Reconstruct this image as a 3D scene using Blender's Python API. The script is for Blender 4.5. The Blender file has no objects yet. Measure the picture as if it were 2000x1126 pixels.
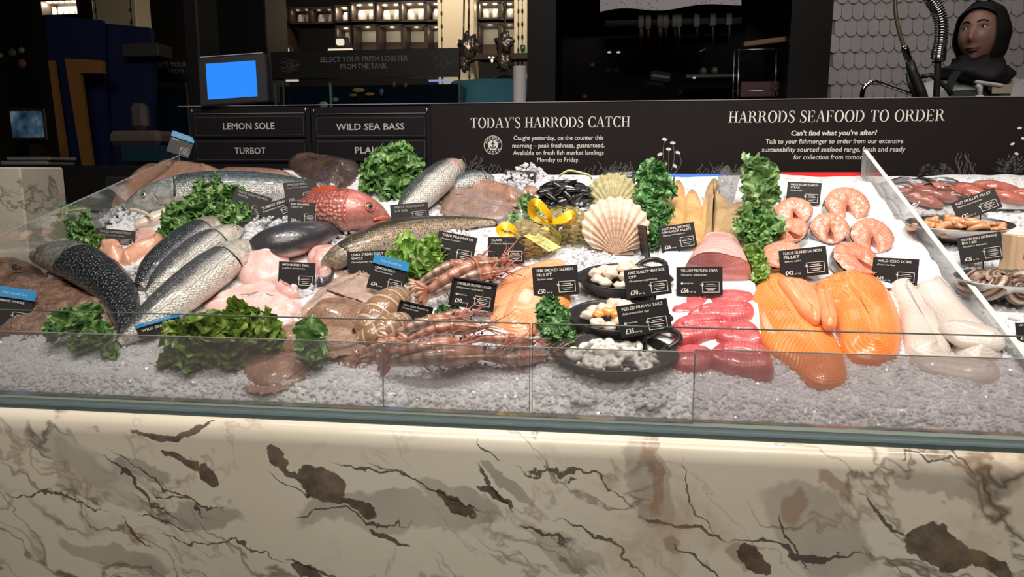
import bpy, math, random
import numpy as np
from mathutils import Vector, Matrix, noise

SC = bpy.context.scene
COL = SC.collection
R = math.radians
PI = math.pi

# ------------------------------------------------------------------ camera, world, lights, exposure
FOCAL, PITCH, YAW, EYE = 1400.0, R(9.25), R(7.2), 1.22      # focal length in pixels of the 2000 x 1126 frame
cam_data = bpy.data.cameras.new('camera')
cam_data.sensor_width = 36.0
cam_data.lens = FOCAL / 2000.0 * 36.0
cam_data.clip_start = 0.02
CAM = bpy.data.objects.new('camera', cam_data)
COL.objects.link(CAM)
CAM.location = (0, 0, EYE)
CAM.rotation_euler = (PI / 2 - PITCH, 0, YAW)
SC.camera = CAM
SC.view_settings.view_transform = 'Standard'
SC.view_settings.look = 'None'
SC.view_settings.gamma = 1.0
SC.view_settings.exposure = 0.0
SC.cycles.use_denoising = True
SC.cycles.max_bounces = 10
SC.cycles.transparent_max_bounces = 24
SC.cycles.sample_clamp_indirect = 6.0
SC.cycles.caustics_reflective = False
SC.cycles.caustics_refractive = False

world = bpy.data.worlds.new('world')
SC.world = world
world.use_nodes = True
world.node_tree.nodes['Background'].inputs[0].default_value = (0.9, 0.85, 0.8, 1)
world.node_tree.nodes['Background'].inputs[1].default_value = 0.006

def lamp(kind, name, loc, target, energy, color, size=0.1, spot=60, blend=0.5, sizey=None):
    d = bpy.data.lights.new(name, kind)
    d.energy = energy
    d.color = color
    if kind == 'AREA':
        d.shape = 'RECTANGLE'
        d.size = size
        d.size_y = sizey or size
    else:
        d.shadow_soft_size = size
    if kind == 'SPOT':
        d.spot_size = R(spot)
        d.spot_blend = blend
    o = bpy.data.objects.new(name, d)
    COL.objects.link(o)
    o.location = loc
    v = Vector(target) - Vector(loc)
    o.rotation_euler = v.to_track_quat('-Z', 'Y').to_euler()
    return o

WARM = (1.0, 0.93, 0.86)
# ceiling spotlights in a row over the fish counter
for i, (lx, e) in enumerate(((-1.3, 20), (-0.85, 50), (-0.35, 56), (0.15, 64), (0.7, 64), (1.25, 50))):
    lamp('SPOT', 'ceiling_spot', (lx, 1.05, 2.85), (lx * 0.96, 1.86, 1.0), e, WARM, 0.045, 76, 0.7)
# unseen fill light added over the customer side for the marble front
lamp('AREA', 'marble_front_fill', (0.1, -0.9, 3.5), (0.1, 1.0, 0.5), 78, (1.0, 0.93, 0.83), 3.0, sizey=1.2)
# weak lamp in the shop behind, then an added fill
lamp('AREA', 'workroom_ceiling_panel', (1.1, 2.75, 3.3), (1.3, 3.3, 1.6), 5.0, (1.0, 0.9, 0.88), 1.2, sizey=0.5)
lamp('AREA', 'teal_person_fill', (-0.25, 3.0, 3.4), (-0.15, 3.9, 1.2), 5.0, (0.95, 0.95, 1.0), 0.6, sizey=0.3)  # added fill without a fixture, brightens the stooping person in teal

# ------------------------------------------------------------------ pixel -> place helpers
CR = CAM.rotation_euler.to_matrix()
EYEV = Vector((0, 0, EYE))
BY0, BZ0, BS = 1.2, EYE - 0.40, 0.378         # the bed of ice: z = BZ0 + BS * (y - BY0)
BA = math.atan(BS)
EX, EY, EN = Vector((1, 0, 0)), Vector((0, math.cos(BA), math.sin(BA))), Vector((0, -math.sin(BA), math.cos(BA)))

def ray(px, py):
    return CR @ Vector(((px - 1000) / FOCAL, -(py - 563) / FOCAL, -1))

def bed(px, py, h=0.0):
    """the point of the sloping bed, raised h along its normal, seen at that pixel"""
    d = ray(px, py)
    o = Vector((0, BY0, BZ0)) + EN * h
    den = d.dot(EN)
    if den > -0.03: den = -0.03
    t = (o - EYEV).dot(EN) / den
    p = EYEV + d * t
    if p.y > 2.3:
        t = 2.3 / d.y
        p = EYEV + d * t
    return p

def aty(px, py, y):
    d = ray(px, py)
    return EYEV + d * (y / d.y)

def mpp(p):
    """metres per pixel at a point"""
    return abs((CR.inverted() @ (p - EYEV)).z) / FOCAL

# ------------------------------------------------------------------ mesh builder
def wloc(o):
    v = Vector((0, 0, 0))
    while o: v += o.location; o = o.parent
    return v

class MB:
    def __init__(s):
        s.v, s.f, s.uv, s.m, s.sm = [], [], [], [], []
    def add(s, verts, faces, uvs=None, mat=0, smooth=True):
        o = len(s.v)
        s.v += [tuple(p) for p in verts]
        s.uv += [tuple(u) for u in uvs] if uvs is not None else [(0.5, 0.5)] * len(verts)
        s.f += [tuple(i + o for i in f) for f in faces]
        s.m += [mat] * len(faces)
        s.sm += [smooth] * len(faces)
        return s
    def build(s, name, mats, parent=None, loc=None):
        me = bpy.data.meshes.new(name)
        base = wloc(parent) if parent else (Vector(loc) if loc is not None else Vector((0, 0, 0)))
        v = np.array(s.v, dtype=float).reshape(-1, 3) - np.array(base)
        me.from_pydata(v.tolist(), [], s.f)
        if not isinstance(mats, (list, tuple)): mats = [mats]
        for m in mats: me.materials.append(m)
        me.polygons.foreach_set('material_index', s.m)
        me.polygons.foreach_set('use_smooth', s.sm)
        uvl = me.uv_layers.new(name='UVMap')
        li = np.empty(len(me.loops), dtype=np.int32)
        me.loops.foreach_get('vertex_index', li)
        uvl.data.foreach_set('uv', np.array(s.uv, dtype=np.float32)[li].ravel())
        me.update()
        o = bpy.data.objects.new(name, me)
        COL.objects.link(o)
        if parent: o.parent = parent
        else: o.location = base
        return o
    # --- shapes
    def box(s, c, size, rot=None, mat=0, bevel=0.0):
        c = Vector(c); x, y, z = [k / 2 for k in size]
        rot = rot or Matrix.Identity(3)
        b = min(bevel, x * .9, y * .9, z * .9)
        if b <= 0:
            vs = [c + rot @ Vector((i * x, j * y, k * z)) for i in (-1, 1) for j in (-1, 1) for k in (-1, 1)]
            return s.add(vs, [(0, 1, 3, 2), (4, 6, 7, 5), (0, 4, 5, 1), (2, 3, 7, 6), (0, 2, 6, 4), (1, 5, 7, 3)], None, mat, False)
        vs, idx = [], {}
        for i in (-1, 1):
            for j in (-1, 1):
                for k in (-1, 1):
                    for a in range(3):
                        e = [x - b, y - b, z - b]; e[a] = (x, y, z)[a]
                        idx[(i, j, k, a)] = len(vs)
                        vs.append(c + rot @ Vector((i * e[0], j * e[1], k * e[2])))
        fs = []
        q = [(-1, -1), (1, -1), (1, 1), (-1, 1)]
        for sg in (-1, 1):
            fs.append([idx[(sg, a, d, 0)] for a, d in q]); fs.append([idx[(a, sg, d, 1)] for a, d in q]); fs.append([idx[(a, d, sg, 2)] for a, d in q])
        for i in (-1, 1):
            for j in (-1, 1):
                fs.append([idx[(i, j, -1, 0)], idx[(i, j, 1, 0)], idx[(i, j, 1, 1)], idx[(i, j, -1, 1)]])
                fs.append([idx[(i, -1, j, 0)], idx[(i, 1, j, 0)], idx[(i, 1, j, 2)], idx[(i, -1, j, 2)]])
                fs.append([idx[(-1, i, j, 1)], idx[(1, i, j, 1)], idx[(1, i, j, 2)], idx[(-1, i, j, 2)]])
                for k in (-1, 1): fs.append([idx[(i, j, k, 0)], idx[(i, j, k, 1)], idx[(i, j, k, 2)]])
        return s.add(vs, fs, None, mat, False)
    def tube(s, pts, rad, n=8, mat=0, closed=False, flat=None):
        pts = [Vector(p) for p in pts]
        N = len(pts)
        rs = rad if isinstance(rad, (list, tuple)) else [rad] * N
        vs, uv, fs = [], [], []
        up = Vector((0.13, 0.21, 0.97))
        for i, p in enumerate(pts):
            if closed: t = pts[(i + 1) % N] - pts[i - 1]
            else: t = pts[min(i + 1, N - 1)] - pts[max(i - 1, 0)]
            if t.length < 1e-9: t = Vector((0, 0, 1))
            t.normalize()
            a = t.cross(up)
            if a.length < 1e-3: a = t.cross(Vector((1, 0, 0)))
            a.normalize(); b = a.cross(t)
            for j in range(n):
                th = 2 * PI * j / n
                vs.append(p + (a * math.cos(th) + b * math.sin(th)) * rs[i]); uv.append((i / max(1, N - 1), j / n))
        M_ = N if closed else N - 1
        for i in range(M_):
            for j in range(n):
                k = ((i + 1) % N) * n
                fs.append((i * n + j, i * n + (j + 1) % n, k + (j + 1) % n, k + j))
        if not closed:
            fs.append(tuple(range(n))[::-1]); fs.append(tuple((N - 1) * n + j for j in range(n)))
        return s.add(vs, fs, uv, mat)
    def grid(s, fn, nu, nv, mat=0, smooth=True, closev=False):
        vs, uv, fs = [], [], []
        for i in range(nu + 1):
            for j in range(nv + (0 if closev else 1)):
                p, w = fn(i / nu, j / nv)
                vs.append(p); uv.append(w)
        c = nv if closev else nv + 1
        for i in range(nu):
            for j in range(nv):
                j2 = (j + 1) % c
                fs.append((i * c + j, i * c + j2, (i + 1) * c + j2, (i + 1) * c + j))
        return s.add(vs, fs, uv, mat, smooth)
    def lathe(s, c, prof, n=32, ax=None, mat=0, sx=1.0, sy=1.0, rot=None):
        c = Vector(c); rot = rot or Matrix.Identity(3)
        def fn(u, v):
            i = min(int(u * (len(prof) - 1) + 1e-6), len(prof) - 1)
            r, z = prof[i]
            a = 2 * PI * v
            return c + rot @ Vector((r * math.cos(a) * sx, r * math.sin(a) * sy, z)), (u, v)
        return s.grid(fn, len(prof) - 1, n, mat, True, True)
    def ball(s, c, r, n=12, m=8, rot=None, mat=0, amp=0.0, fr=1.0, seed=0, smooth=True):
        c = Vector(c); r = r if isinstance(r, (tuple, list)) else (r, r, r)
        rot = rot or Matrix.Identity(3)
        vs, uv, fs = [], [], []
        for i in range(m + 1):
            ph = PI * i / m
            for j in range(n):
                th = 2 * PI * j / n
                d = Vector((math.sin(ph) * math.cos(th), math.sin(ph) * math.sin(th), math.cos(ph)))
                k = 1 + (amp * noise.noise(d * fr + Vector((seed * 3.7, seed * 1.3, 0))) if amp else 0)
                vs.append(c + rot @ Vector((d.x * r[0], d.y * r[1], d.z * r[2])) * k); uv.append((i / m, j / n))
        for i in range(m):
            for j in range(n):
                fs.append((i * n + j, (i + 1) * n + j, (i + 1) * n + (j + 1) % n, i * n + (j + 1) % n))
        return s.add(vs, fs, uv, mat, smooth)
    def slab2d(s, poly, o, ex, ey, n, th, mat=0):
        """a flat plate: outline in the plane (o, ex, ey) with thickness th along n"""
        N = len(poly)
        a = [o + ex * p[0] + ey * p[1] for p in poly]
        b = [p + n * th for p in a]
        fs = [tuple(range(N))[::-1], tuple(range(N, 2 * N))] + [(i, (i + 1) % N, N + (i + 1) % N, N + i) for i in range(N)]
        return s.add(a + b, fs, None, mat, False)

def tag(o, label=None, cat=None, group=None, kind=None):
    if label: o['label'] = label
    if cat: o['category'] = cat
    if group: o['group'] = group
    if kind: o['kind'] = kind
    return o

def empty(name, loc, label=None, cat=None, group=None):
    o = bpy.data.objects.new(name, None)
    o.empty_display_size = 0.02
    COL.objects.link(o)
    o.location = loc
    return tag(o, label, cat, group)

def copy_tree(o, parent=None):
    c = o.copy(); COL.objects.link(c)
    if parent: c.parent = parent
    for ch in list(o.children): copy_tree(ch, c)
    return c

def spline(pts, n):
    """Catmull-Rom through tuples of numbers, n samples"""
    P = [np.array(p, float) for p in pts]
    P = [2 * P[0] - P[1]] + P + [2 * P[-1] - P[-2]]
    out = []
    seg = len(P) - 3
    for i in range(n):
        t = i / (n - 1) * seg
        k = min(int(t), seg - 1); t -= k
        a, b, c, d = P[k:k + 4]
        out.append(0.5 * (2 * b + (c - a) * t + (2 * a - 5 * b + 4 * c - d) * t * t + (3 * b - a - 3 * c + d) * t ** 3))
    return out

def resample_closed(pts, n, smooth=True):
    P = [np.array(p, float) for p in pts]
    if smooth:
        m = len(P); Q = []
        for i in range(m):
            a, b, c, d = P[i - 1], P[i], P[(i + 1) % m], P[(i + 2) % m]
            for t in np.linspace(0, 1, 8, endpoint=False):
                Q.append(0.5 * (2 * b + (c - a) * t + (2 * a - 5 * b + 4 * c - d) * t * t + (3 * b - a - 3 * c + d) * t ** 3))
        P = Q
    P = np.array(P + [P[0]])
    L = np.r_[0, np.cumsum(np.linalg.norm(np.diff(P, axis=0), axis=1))]
    t = np.linspace(0, L[-1], n, endpoint=False)
    return [np.array([np.interp(x, L, P[:, k]) for k in range(P.shape[1])]) for x in t]

# ------------------------------------------------------------------ lettering
_glyph = {}
def glyphs(txt, bold=0.0, shear=0.0):
    k = (txt, bold, shear)
    if k not in _glyph:
        cu = bpy.data.curves.new('lettering', 'FONT')
        cu.body = txt; cu.size = 1.0; cu.resolution_u = 2; cu.offset = bold; cu.shear = shear
        ob = bpy.data.objects.new('lettering', cu)
        me = ob.to_mesh()
        v = [tuple(p.co) for p in me.vertices]
        f = [tuple(p.vertices) for p in me.polygons]
        ob.to_mesh_clear()
        bpy.data.objects.remove(ob); bpy.data.curves.remove(cu)
        xs = [p[0] for p in v] or [0]
        _glyph[k] = (v, f, min(xs), max(xs))
    return _glyph[k]

def put_text(mb, txt, size, o, ex, ey, align='L', bold=0.0, shear=0.0, width=None, mat=0):
    v, f, x0, x1 = glyphs(txt, bold, shear)
    sx = size
    if width: sx = width / max(1e-6, x1 - x0)
    off = {'L': x0, 'C': (x0 + x1) / 2, 'R': x1}[align]
    mb.add([o + ex * ((p[0] - off) * sx) + ey * (p[1] * size) for p in v], f, None, mat, False)

def ribbon2d(mb, pts, w, o, ex, ey, mat=0):
    """a thin flat stroke in the plane (o, ex, ey)"""
    vs, fs = [], []
    P = [np.array(p, float) for p in pts]
    for i, p in enumerate(P):
        t = P[min(i + 1, len(P) - 1)] - P[max(i - 1, 0)]
        t = t / (np.linalg.norm(t) + 1e-9)
        nn = np.array((-t[1], t[0]))
        ww = w[i] if isinstance(w, (list, tuple, np.ndarray)) else w
        for sg in (-.5, .5):
            q = p + nn * ww * sg
            vs.append(o + ex * q[0] + ey * q[1])
    for i in range(len(P) - 1): fs.append((2 * i, 2 * i + 1, 2 * i + 3, 2 * i + 2))
    mb.add(vs, fs, None, mat, False)

def rect2d(mb, x0, y0, x1, y1, o, ex, ey, mat=0):
    mb.add([o + ex * a + ey * b for a, b in ((x0, y0), (x1, y0), (x1, y1), (x0, y1))], [(0, 1, 2, 3)], None, mat, False)

def frame2d(mb, x0, y0, x1, y1, w, o, ex, ey, mat=0):
    rect2d(mb, x0, y0, x1, y0 + w, o, ex, ey, mat); rect2d(mb, x0, y1 - w, x1, y1, o, ex, ey, mat)
    rect2d(mb, x0, y0, x0 + w, y1, o, ex, ey, mat); rect2d(mb, x1 - w, y0, x1, y1, o, ex, ey, mat)

# a high-contrast serif alphabet, cap height 1
def serif_glyph(ch):
    t, h = 0.15, 0.045
    Q = []          # list of quads / strokes as polygons
    def rc(x0, y0, x1, y1): Q.append([(x0, y0), (x1, y0), (x1, y1), (x0, y1)])
    def stem(x, a=0, b=1): rc(x, a, x + t, b)
    def foot(x, y): rc(x - .09, y, x + t + .09, y + h)
    def ring(cx, cy, rx, ry, th, tv, a0, a1, n=28):
        for i in range(n):
            p = []
            for a in (a0 + (a1 - a0) * i / n, a0 + (a1 - a0) * (i + 1) / n):
                a = R(a); p.append(((cx + rx * math.cos(a), cy + ry * math.sin(a)), (cx + (rx - th) * math.cos(a), cy + (ry - tv) * math.sin(a))))
            Q.append([p[0][0], p[1][0], p[1][1], p[0][1]])
    def diag(x0, y0, x1, y1, w): Q.append([(x0, y0), (x0 + w, y0), (x1 + w, y1), (x1, y1)])
    if ch == 'H':
        for x in (.1, .66):
            stem(x); foot(x, 0); foot(x, 1 - h)
        rc(.2, .48, .7, .48 + h); return Q, .92
    if ch == 'T':
        stem(.32); foot(.32, 0); rc(.02, 1 - h, .78, 1)
        Q.append([(.02, 1), (.02, .76), (.05, .76), (.12, 1)]); Q.append([(.68, 1), (.75, .76), (.78, .76), (.78, 1)]); return Q, .8
    if ch == 'O':
        ring(.47, .5, .45, .52, t + .02, h, 0, 360, 40); return Q, .94
    if ch == 'C':
        ring(.47, .5, .45, .52, t + .02, h, 42, 318, 36); rc(.78, .7, .81, 1.0); rc(.78, 0, .81, .26); return Q, .86
    if ch == 'D':
        stem(.1); foot(.1, 0); foot(.1, 1 - h); ring(.38, .5, .5, .5, t + .02, h, -90, 90); rc(.2, 1 - h, .4, 1); rc(.2, 0, .4, h); return Q, .94
    if ch == 'R':
        stem(.1); foot(.1, 0); foot(.1, 1 - h); ring(.38, .75, .34, .25, t, h, -90, 90); rc(.2, 1 - h, .4, 1); rc(.2, .5, .4, .5 + h)
        diag(.72, 0, .42, .52, t); rc(.72, 0, .92, h); return Q, .9
    if ch in 'EF':
        stem(.1); foot(.1, 0); foot(.1, 1 - h); rc(.2, 1 - h, .68, 1); rc(.2, .49, .52, .49 + h); rc(.5, .4, .53, .62)
        Q.append([(.58, 1), (.66, .76), (.68, .76), (.68, 1)])
        if ch == 'E': rc(.2, 0, .72, h); Q.append([(.6, 0), (.72, 0), (.72, .26), (.7, .26)])
        return Q, (.78 if ch == 'E' else .72)
    if ch == 'A':
        diag(.06, 0, .4, 1, .04); diag(.68, 0, .36, 1, t + .01); rc(.16, .32, .66, .32 + h); rc(-.02, 0, .2, h); rc(.6, 0, .94, h); return Q, .9
    if ch == 'Y':
        diag(.36, .44, .05, 1, t); diag(.44, .44, .76, 1, .04); stem(.34, 0, .46); foot(.34, 0); rc(-.04, 1 - h, .3, 1); rc(.64, 1 - h, .9, 1); return Q, .86
    if ch == 'S':
        P = spline([(.56, .78), (.5, .93), (.33, 1.0), (.13, .9), (.13, .7), (.32, .54), (.5, .4), (.58, .22), (.45, .03), (.27, 0), (.1, .08), (.05, .26)], 40)
        W = np.interp(np.arange(40), [0, 5, 9, 14, 20, 26, 32, 36, 39], [.04, .04, .06, .12, .17, .12, .06, .04, .04])
        for i in range(39):
            a, b = P[i], P[i + 1]; d = (b - a) / (np.linalg.norm(b - a) + 1e-9); nn = np.array((-d[1], d[0]))
            Q.append([tuple(a + nn * W[i] / 2), tuple(a - nn * W[i] / 2), tuple(b - nn * W[i + 1] / 2), tuple(b + nn * W[i + 1] / 2)])
        rc(.55, .74, .58, 1.0); rc(.03, 0, .06, .28); return Q, .66
    if ch == "'":
        Q.append([(.06, 1.02), (.2, 1.02), (.13, .72), (.1, .72)]); return Q, .22
    return Q, .38

def put_serif(mb, txt, cap, o, ex, ey, width=None, italic=0.0):
    x = 0; polys = []
    for ch in txt:
        q, w = serif_glyph(ch)
        polys += [[(p[0] + x + p[1] * italic, p[1]) for p in g] for g in q]
        x += w + .06
    sx = (width / x) if width else cap
    for g in polys:
        mb.add([o + ex * ((p[0] - x / 2) * sx) + ey * (p[1] * cap) for p in g], [(0, 1, 2, 3)], None, 0, False)
# ------------------------------------------------------------------ materials
class G:
    def __init__(s, name):
        s.m = bpy.data.materials.new(name); s.m.use_nodes = True
        s.t = s.m.node_tree; s.t.nodes.clear()
        s.out = s.add('ShaderNodeOutputMaterial')
    def put(s, sock, v):
        if isinstance(v, bpy.types.NodeSocket): s.t.links.new(v, sock)
        elif isinstance(v, tuple) and len(v) == 3 and sock.type == 'RGBA': sock.default_value = (*v, 1)
        else: sock.default_value = v
    def add(s, ty, ins=None, **props):
        n = s.t.nodes.new(ty)
        for k, v in props.items(): setattr(n, k, v)
        for k, v in (ins or {}).items(): s.put(n.inputs[k], v)
        return n
    def obj(s): return s.add('ShaderNodeTexCoord').outputs['Object']
    def uv(s):
        x = s.add('ShaderNodeSeparateXYZ', {0: s.add('ShaderNodeTexCoord').outputs['UV']})
        return x.outputs[0], x.outputs[1]
    def uvv(s): return s.add('ShaderNodeTexCoord').outputs['UV']
    def xyz(s, v):
        x = s.add('ShaderNodeSeparateXYZ', {0: v}); return x.outputs[0], x.outputs[1], x.outputs[2]
    def mapping(s, v, loc=(0, 0, 0), rot=(0, 0, 0), scale=(1, 1, 1)):
        return s.add('ShaderNodeMapping', {'Vector': v, 'Location': loc, 'Rotation': rot, 'Scale': scale}).outputs[0]
    def noise(s, v, scale, detail=3, rough=.55, dist=0.0):
        return s.add('ShaderNodeTexNoise', {'Vector': v, 'Scale': scale, 'Detail': detail, 'Roughness': rough, 'Distortion': dist}).outputs[0]
    def vor(s, v, scale, feature='F1', rnd=1.0):
        return s.add('ShaderNodeTexVoronoi', {'Vector': v, 'Scale': scale, 'Randomness': rnd}, feature=feature).outputs[0]
    def wave(s, v, scale, dist=2.0, detail=2, dscale=1.0, dir='X'):
        return s.add('ShaderNodeTexWave', {'Vector': v, 'Scale': scale, 'Distortion': dist, 'Detail': detail, 'Detail Scale': dscale}, bands_direction=dir).outputs['Fac']
    def ramp(s, f, stops, interp='LINEAR'):
        n = s.add('ShaderNodeValToRGB', {0: f})
        e = n.color_ramp.elements; n.color_ramp.interpolation = interp
        while len(e) < len(stops): e.new(0.5)
        for i, (p, c) in enumerate(stops):
            e[i].position = p
            e[i].color = (*c, 1) if isinstance(c, tuple) else (c, c, c, 1)
        return n.outputs[0]
    def mix(s, f, a, b, mode='MIX'):
        n = s.add('ShaderNodeMix', data_type='RGBA', blend_type=mode)
        s.put(n.inputs[0], f); s.put(n.inputs[6], a); s.put(n.inputs[7], b)
        return n.outputs[2]
    def math(s, op, a, b=0.0, c=0.0, clamp=False):
        n = s.add('ShaderNodeMath', operation=op, use_clamp=clamp)
        s.put(n.inputs[0], a); s.put(n.inputs[1], b); s.put(n.inputs[2], c)
        return n.outputs[0]
    def addv(s, a, b, k):
        sc = s.add('ShaderNodeVectorMath', {0: b, 'Scale': k}, operation='SCALE').outputs[0]
        return s.add('ShaderNodeVectorMath', {0: a, 1: sc}, operation='ADD').outputs[0]
    def ncol(s, v, scale, detail=2):
        return s.add('ShaderNodeTexNoise', {'Vector': v, 'Scale': scale, 'Detail': detail}).outputs[1]
    def bump(s, h, strength=.3, dist=.002, normal=None):
        n = s.add('ShaderNodeBump', {'Height': h, 'Strength': strength, 'Distance': dist})
        if normal: s.put(n.inputs['Normal'], normal)
        return n.outputs[0]
    def pbr(s, color, rough=.5, **kw):
        n = s.add('ShaderNodeBsdfPrincipled', {'Base Color': color, 'Roughness': rough})
        for k, v in kw.items(): s.put(n.inputs[k.replace('_', ' ')], v)
        return n.outputs[0]
    def done(s, sh):
        s.t.links.new(sh, s.out.inputs['Surface']); return s.m

def plain(name, color, rough=.5, **kw):
    g = G(name); return g.done(g.pbr(color, rough, **kw))

def emit(name, color, strength):
    g = G(name); return g.done(g.add('ShaderNodeEmission', {'Color': color, 'Strength': strength}).outputs[0])

def srgb(r, g, b):
    return tuple(((c / 255 + .055) / 1.055) ** 2.4 if c > 10 else c / 255 / 12.92 for c in (r, g, b))

M = {}
M['black_card'] = plain('black_card', (.012, .010, .010), .45, Specular_IOR_Level=.35)
M['tag_frame'] = plain('tag_frame', (.012, .012, .012), .3)
M['ink'] = plain('ink', (.72, .68, .64), .6)
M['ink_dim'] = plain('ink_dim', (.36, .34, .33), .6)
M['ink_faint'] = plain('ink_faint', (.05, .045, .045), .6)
M['ink_lob'] = plain('ink_lob', (.3, .28, .28), .6)
M['blue_card'] = plain('blue_card', srgb(40, 140, 200), .4)
M['board'] = plain('board', (.012, .009, .009), .6, Specular_IOR_Level=.1)
M['board_left'] = plain('board_left', (.007, .0065, .008), .5, Specular_IOR_Level=.15)
M['steel'] = plain('steel', (.62, .6, .58), .28, Metallic=1.0)
M['chrome'] = plain('chrome', (.8, .78, .76), .08, Metallic=1.0)
M['iron'] = None
M['black'] = plain('black', (.008, .007, .007), .5)
M['black_gloss'] = plain('black_gloss', (.006, .005, .006), .12)
M['dark_wood'] = plain('dark_wood', (.03, .018, .012), .45)
M['cream'] = plain('cream', (.66, .56, .4), .5)
M['white_plastic'] = plain('white_plastic', (.8, .8, .8), .35)
M['wet_eye'] = plain('wet_eye', (.005, .005, .006), .03, Coat_Weight=1.0)

g = G('cast_iron'); o_ = g.obj()
M['iron'] = g.done(g.pbr((.017, .016, .016), .33, Normal=g.bump(g.noise(o_, 900, 2), .25, .0006), Specular_IOR_Level=.6))

# cream marble with slanting grey patches, dark and rusty veins
def marble():
    g = G('calacatta_marble'); o = g.obj()
    q = g.mapping(o, (0.35, 0, .1), (0, R(-34), 0))
    warp = g.addv(q, g.ncol(q, 3.2, 4), .34)
    warp2 = g.addv(q, g.ncol(q, 7, 4), .16)
    st = g.mapping(warp, scale=(1.25, 1, 3.1))
    big = g.noise(st, 1.9, 5, .55)
    base = g.ramp(g.noise(o, 1.6, 3), [(.3, (.74, .65, .52)), (.7, (.90, .83, .69))])
    patch = g.ramp(big, [(.60, 0.0), (.66, 1.0)])
    patchc = g.ramp(g.noise(o, 5, 4), [(.35, (.36, .31, .26)), (.65, (.62, .55, .46))])
    c = g.mix(g.math('MULTIPLY', patch, .75), base, patchc)
    # dark islands and long veins where the slab has them
    x, y_, z = g.xyz(g.addv(g.addv(o, g.ncol(o, 9, 5), .11), g.ncol(o, 42, 3), .022))
    def lin(ax, az, bx, bz):
        a, b = aty(ax, az, 1.0), aty(bx, bz, 1.0); off = .5 * (.11 + .022)
        d = (b - a); L = math.hypot(d.x, d.z); ux, uz = d.x / L, d.z / L
        px_, pz_ = g.math('SUBTRACT', x, a.x + off), g.math('SUBTRACT', z, a.z + off)
        al = g.math('ADD', g.math('MULTIPLY', px_, ux), g.math('MULTIPLY', pz_, uz))
        pe = g.math('ABSOLUTE', g.math('SUBTRACT', g.math('MULTIPLY', px_, uz), g.math('MULTIPLY', pz_, ux)))
        return al, pe, L
    darkc = g.ramp(g.noise(o, 26, 5, .7), [(.35, (.055, .036, .026)), (.68, (.23, .16, .12))])
    def islands(lst, col, k, hard):
        nonlocal c
        m = None
        for (ax, az, bx, bz, w) in lst:
            al, pe, L = lin(ax, az, bx, bz)
            e = g.math('POWER', g.math('DIVIDE', g.math('SUBTRACT', al, L / 2), L / 2), 2.0)
            f = g.math('POWER', g.math('DIVIDE', pe, w * .00082), 2.0)
            q = g.math('SUBTRACT', 1.0, g.math('ADD', e, f))
            m = q if m is None else g.math('MAXIMUM', m, q)
        mk = g.ramp(m, [(.0, 0.0), (hard, 1.0)])
        c = g.mix(g.math('MULTIPLY', mk, k), c, col)
    islands([(560, 1010, 980, 990, 40), (800, 930, 980, 1010, 30), (330, 985, 480, 1030, 26), (1230, 880, 1300, 1020, 40), (1480, 960, 1720, 1110, 60), (1700, 900, 2000, 960, 40), (220, 900, 330, 930, 18), (940, 900, 1060, 1000, 14), (1040, 1050, 1180, 1120, 18), (120, 1060, 330, 1120, 26)], patchc, .7, .25)
    islands([(1250, 870, 1290, 1000, 16), (1520, 980, 1580, 1010, 30), (1400, 1070, 1500, 1110, 22), (1290, 880, 1260, 900, 16), (1600, 930, 1660, 990, 14), (240, 1010, 300, 1080, 9), (1290, 1040, 1330, 1080, 14)], (.36, .21, .12), .6, .5)
    islands([(318, 868, 400, 915, 12), (395, 900, 446, 958, 15), (522, 852, 556, 900, 20), (545, 890, 600, 945, 8), (590, 895, 660, 990, 40), (640, 985, 735, 1008, 12), (270, 838, 420, 830, 9), (1780, 1060, 1900, 1080, 36), (1880, 1060, 1990, 1126, 16), (1440, 1070, 1500, 1126, 18), (720, 1030, 800, 1062, 9), (930, 945, 1000, 990, 9), (560, 1090, 640, 1120, 14), (840, 950, 930, 1000, 12)], darkc, .92, .12)
    islands([(0, 950, 215, 1003, 3), (240, 1000, 315, 1085, 4), (190, 885, 360, 1012, 3.5), (200, 870, 420, 1010, 2.5), (280, 950, 460, 1000, 2.5), (270, 995, 390, 1030, 2.5), (305, 1050, 560, 1085, 2.5), (540, 1075, 700, 1126, 4), (640, 890, 830, 940, 3), (700, 890, 960, 1000, 2.5), (930, 900, 1000, 1005, 4), (1000, 900, 1240, 985, 3), (1000, 1035, 1130, 1080, 4), (1080, 1030, 1290, 1126, 3), (1240, 985, 1420, 1062, 5), (1400, 1058, 1720, 1080, 4), (1745, 895, 1895, 938, 3), (1660, 960, 1810, 1060, 4), (1510, 1000, 1580, 1090, 2.5), (1880, 900, 1900, 950, 3), (940, 850, 990, 905, 2.5), (1310, 1060, 1400, 1126, 3), (545, 1000, 830, 1030, 2.5), (520, 920, 620, 980, 2.5), (1340, 900, 1380, 1050, 2)], (.06, .045, .036), .85, .5)
    # edges of the islands and patches
    edge = g.ramp(big, [(.60, 0.0), (.615, 1.0), (.63, 0.0)])
    brk = g.ramp(g.noise(o, 7, 3), [(.45, 0.0), (.58, 1.0)])
    c = g.mix(g.math('MULTIPLY', g.math('MULTIPLY', edge, brk), .85), c, (.07, .055, .045))
    for (sc, off, w, col, k) in ((1.1, 0, .011, (.05, .04, .035), .85), (2.0, 4.0, .011, (.16, .11, .075), .75), (3.6, 9.0, .015, (.30, .19, .11), .55)):
        n = g.noise(g.mapping(warp2, (off, off * .3, 0), scale=(1, 1, 2.4)), sc, 5, .55)
        line = g.ramp(n, [(.5 - w, 0.0), (.5, 1.0), (.5 + w, 0.0)])
        gate = g.ramp(g.noise(g.mapping(o, (off, 0, 1)), 2.6, 2), [(.44, 0.0), (.56, 1.0)])
        c = g.mix(g.math('MULTIPLY', g.math('MULTIPLY', line, gate), k), c, col)
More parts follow.
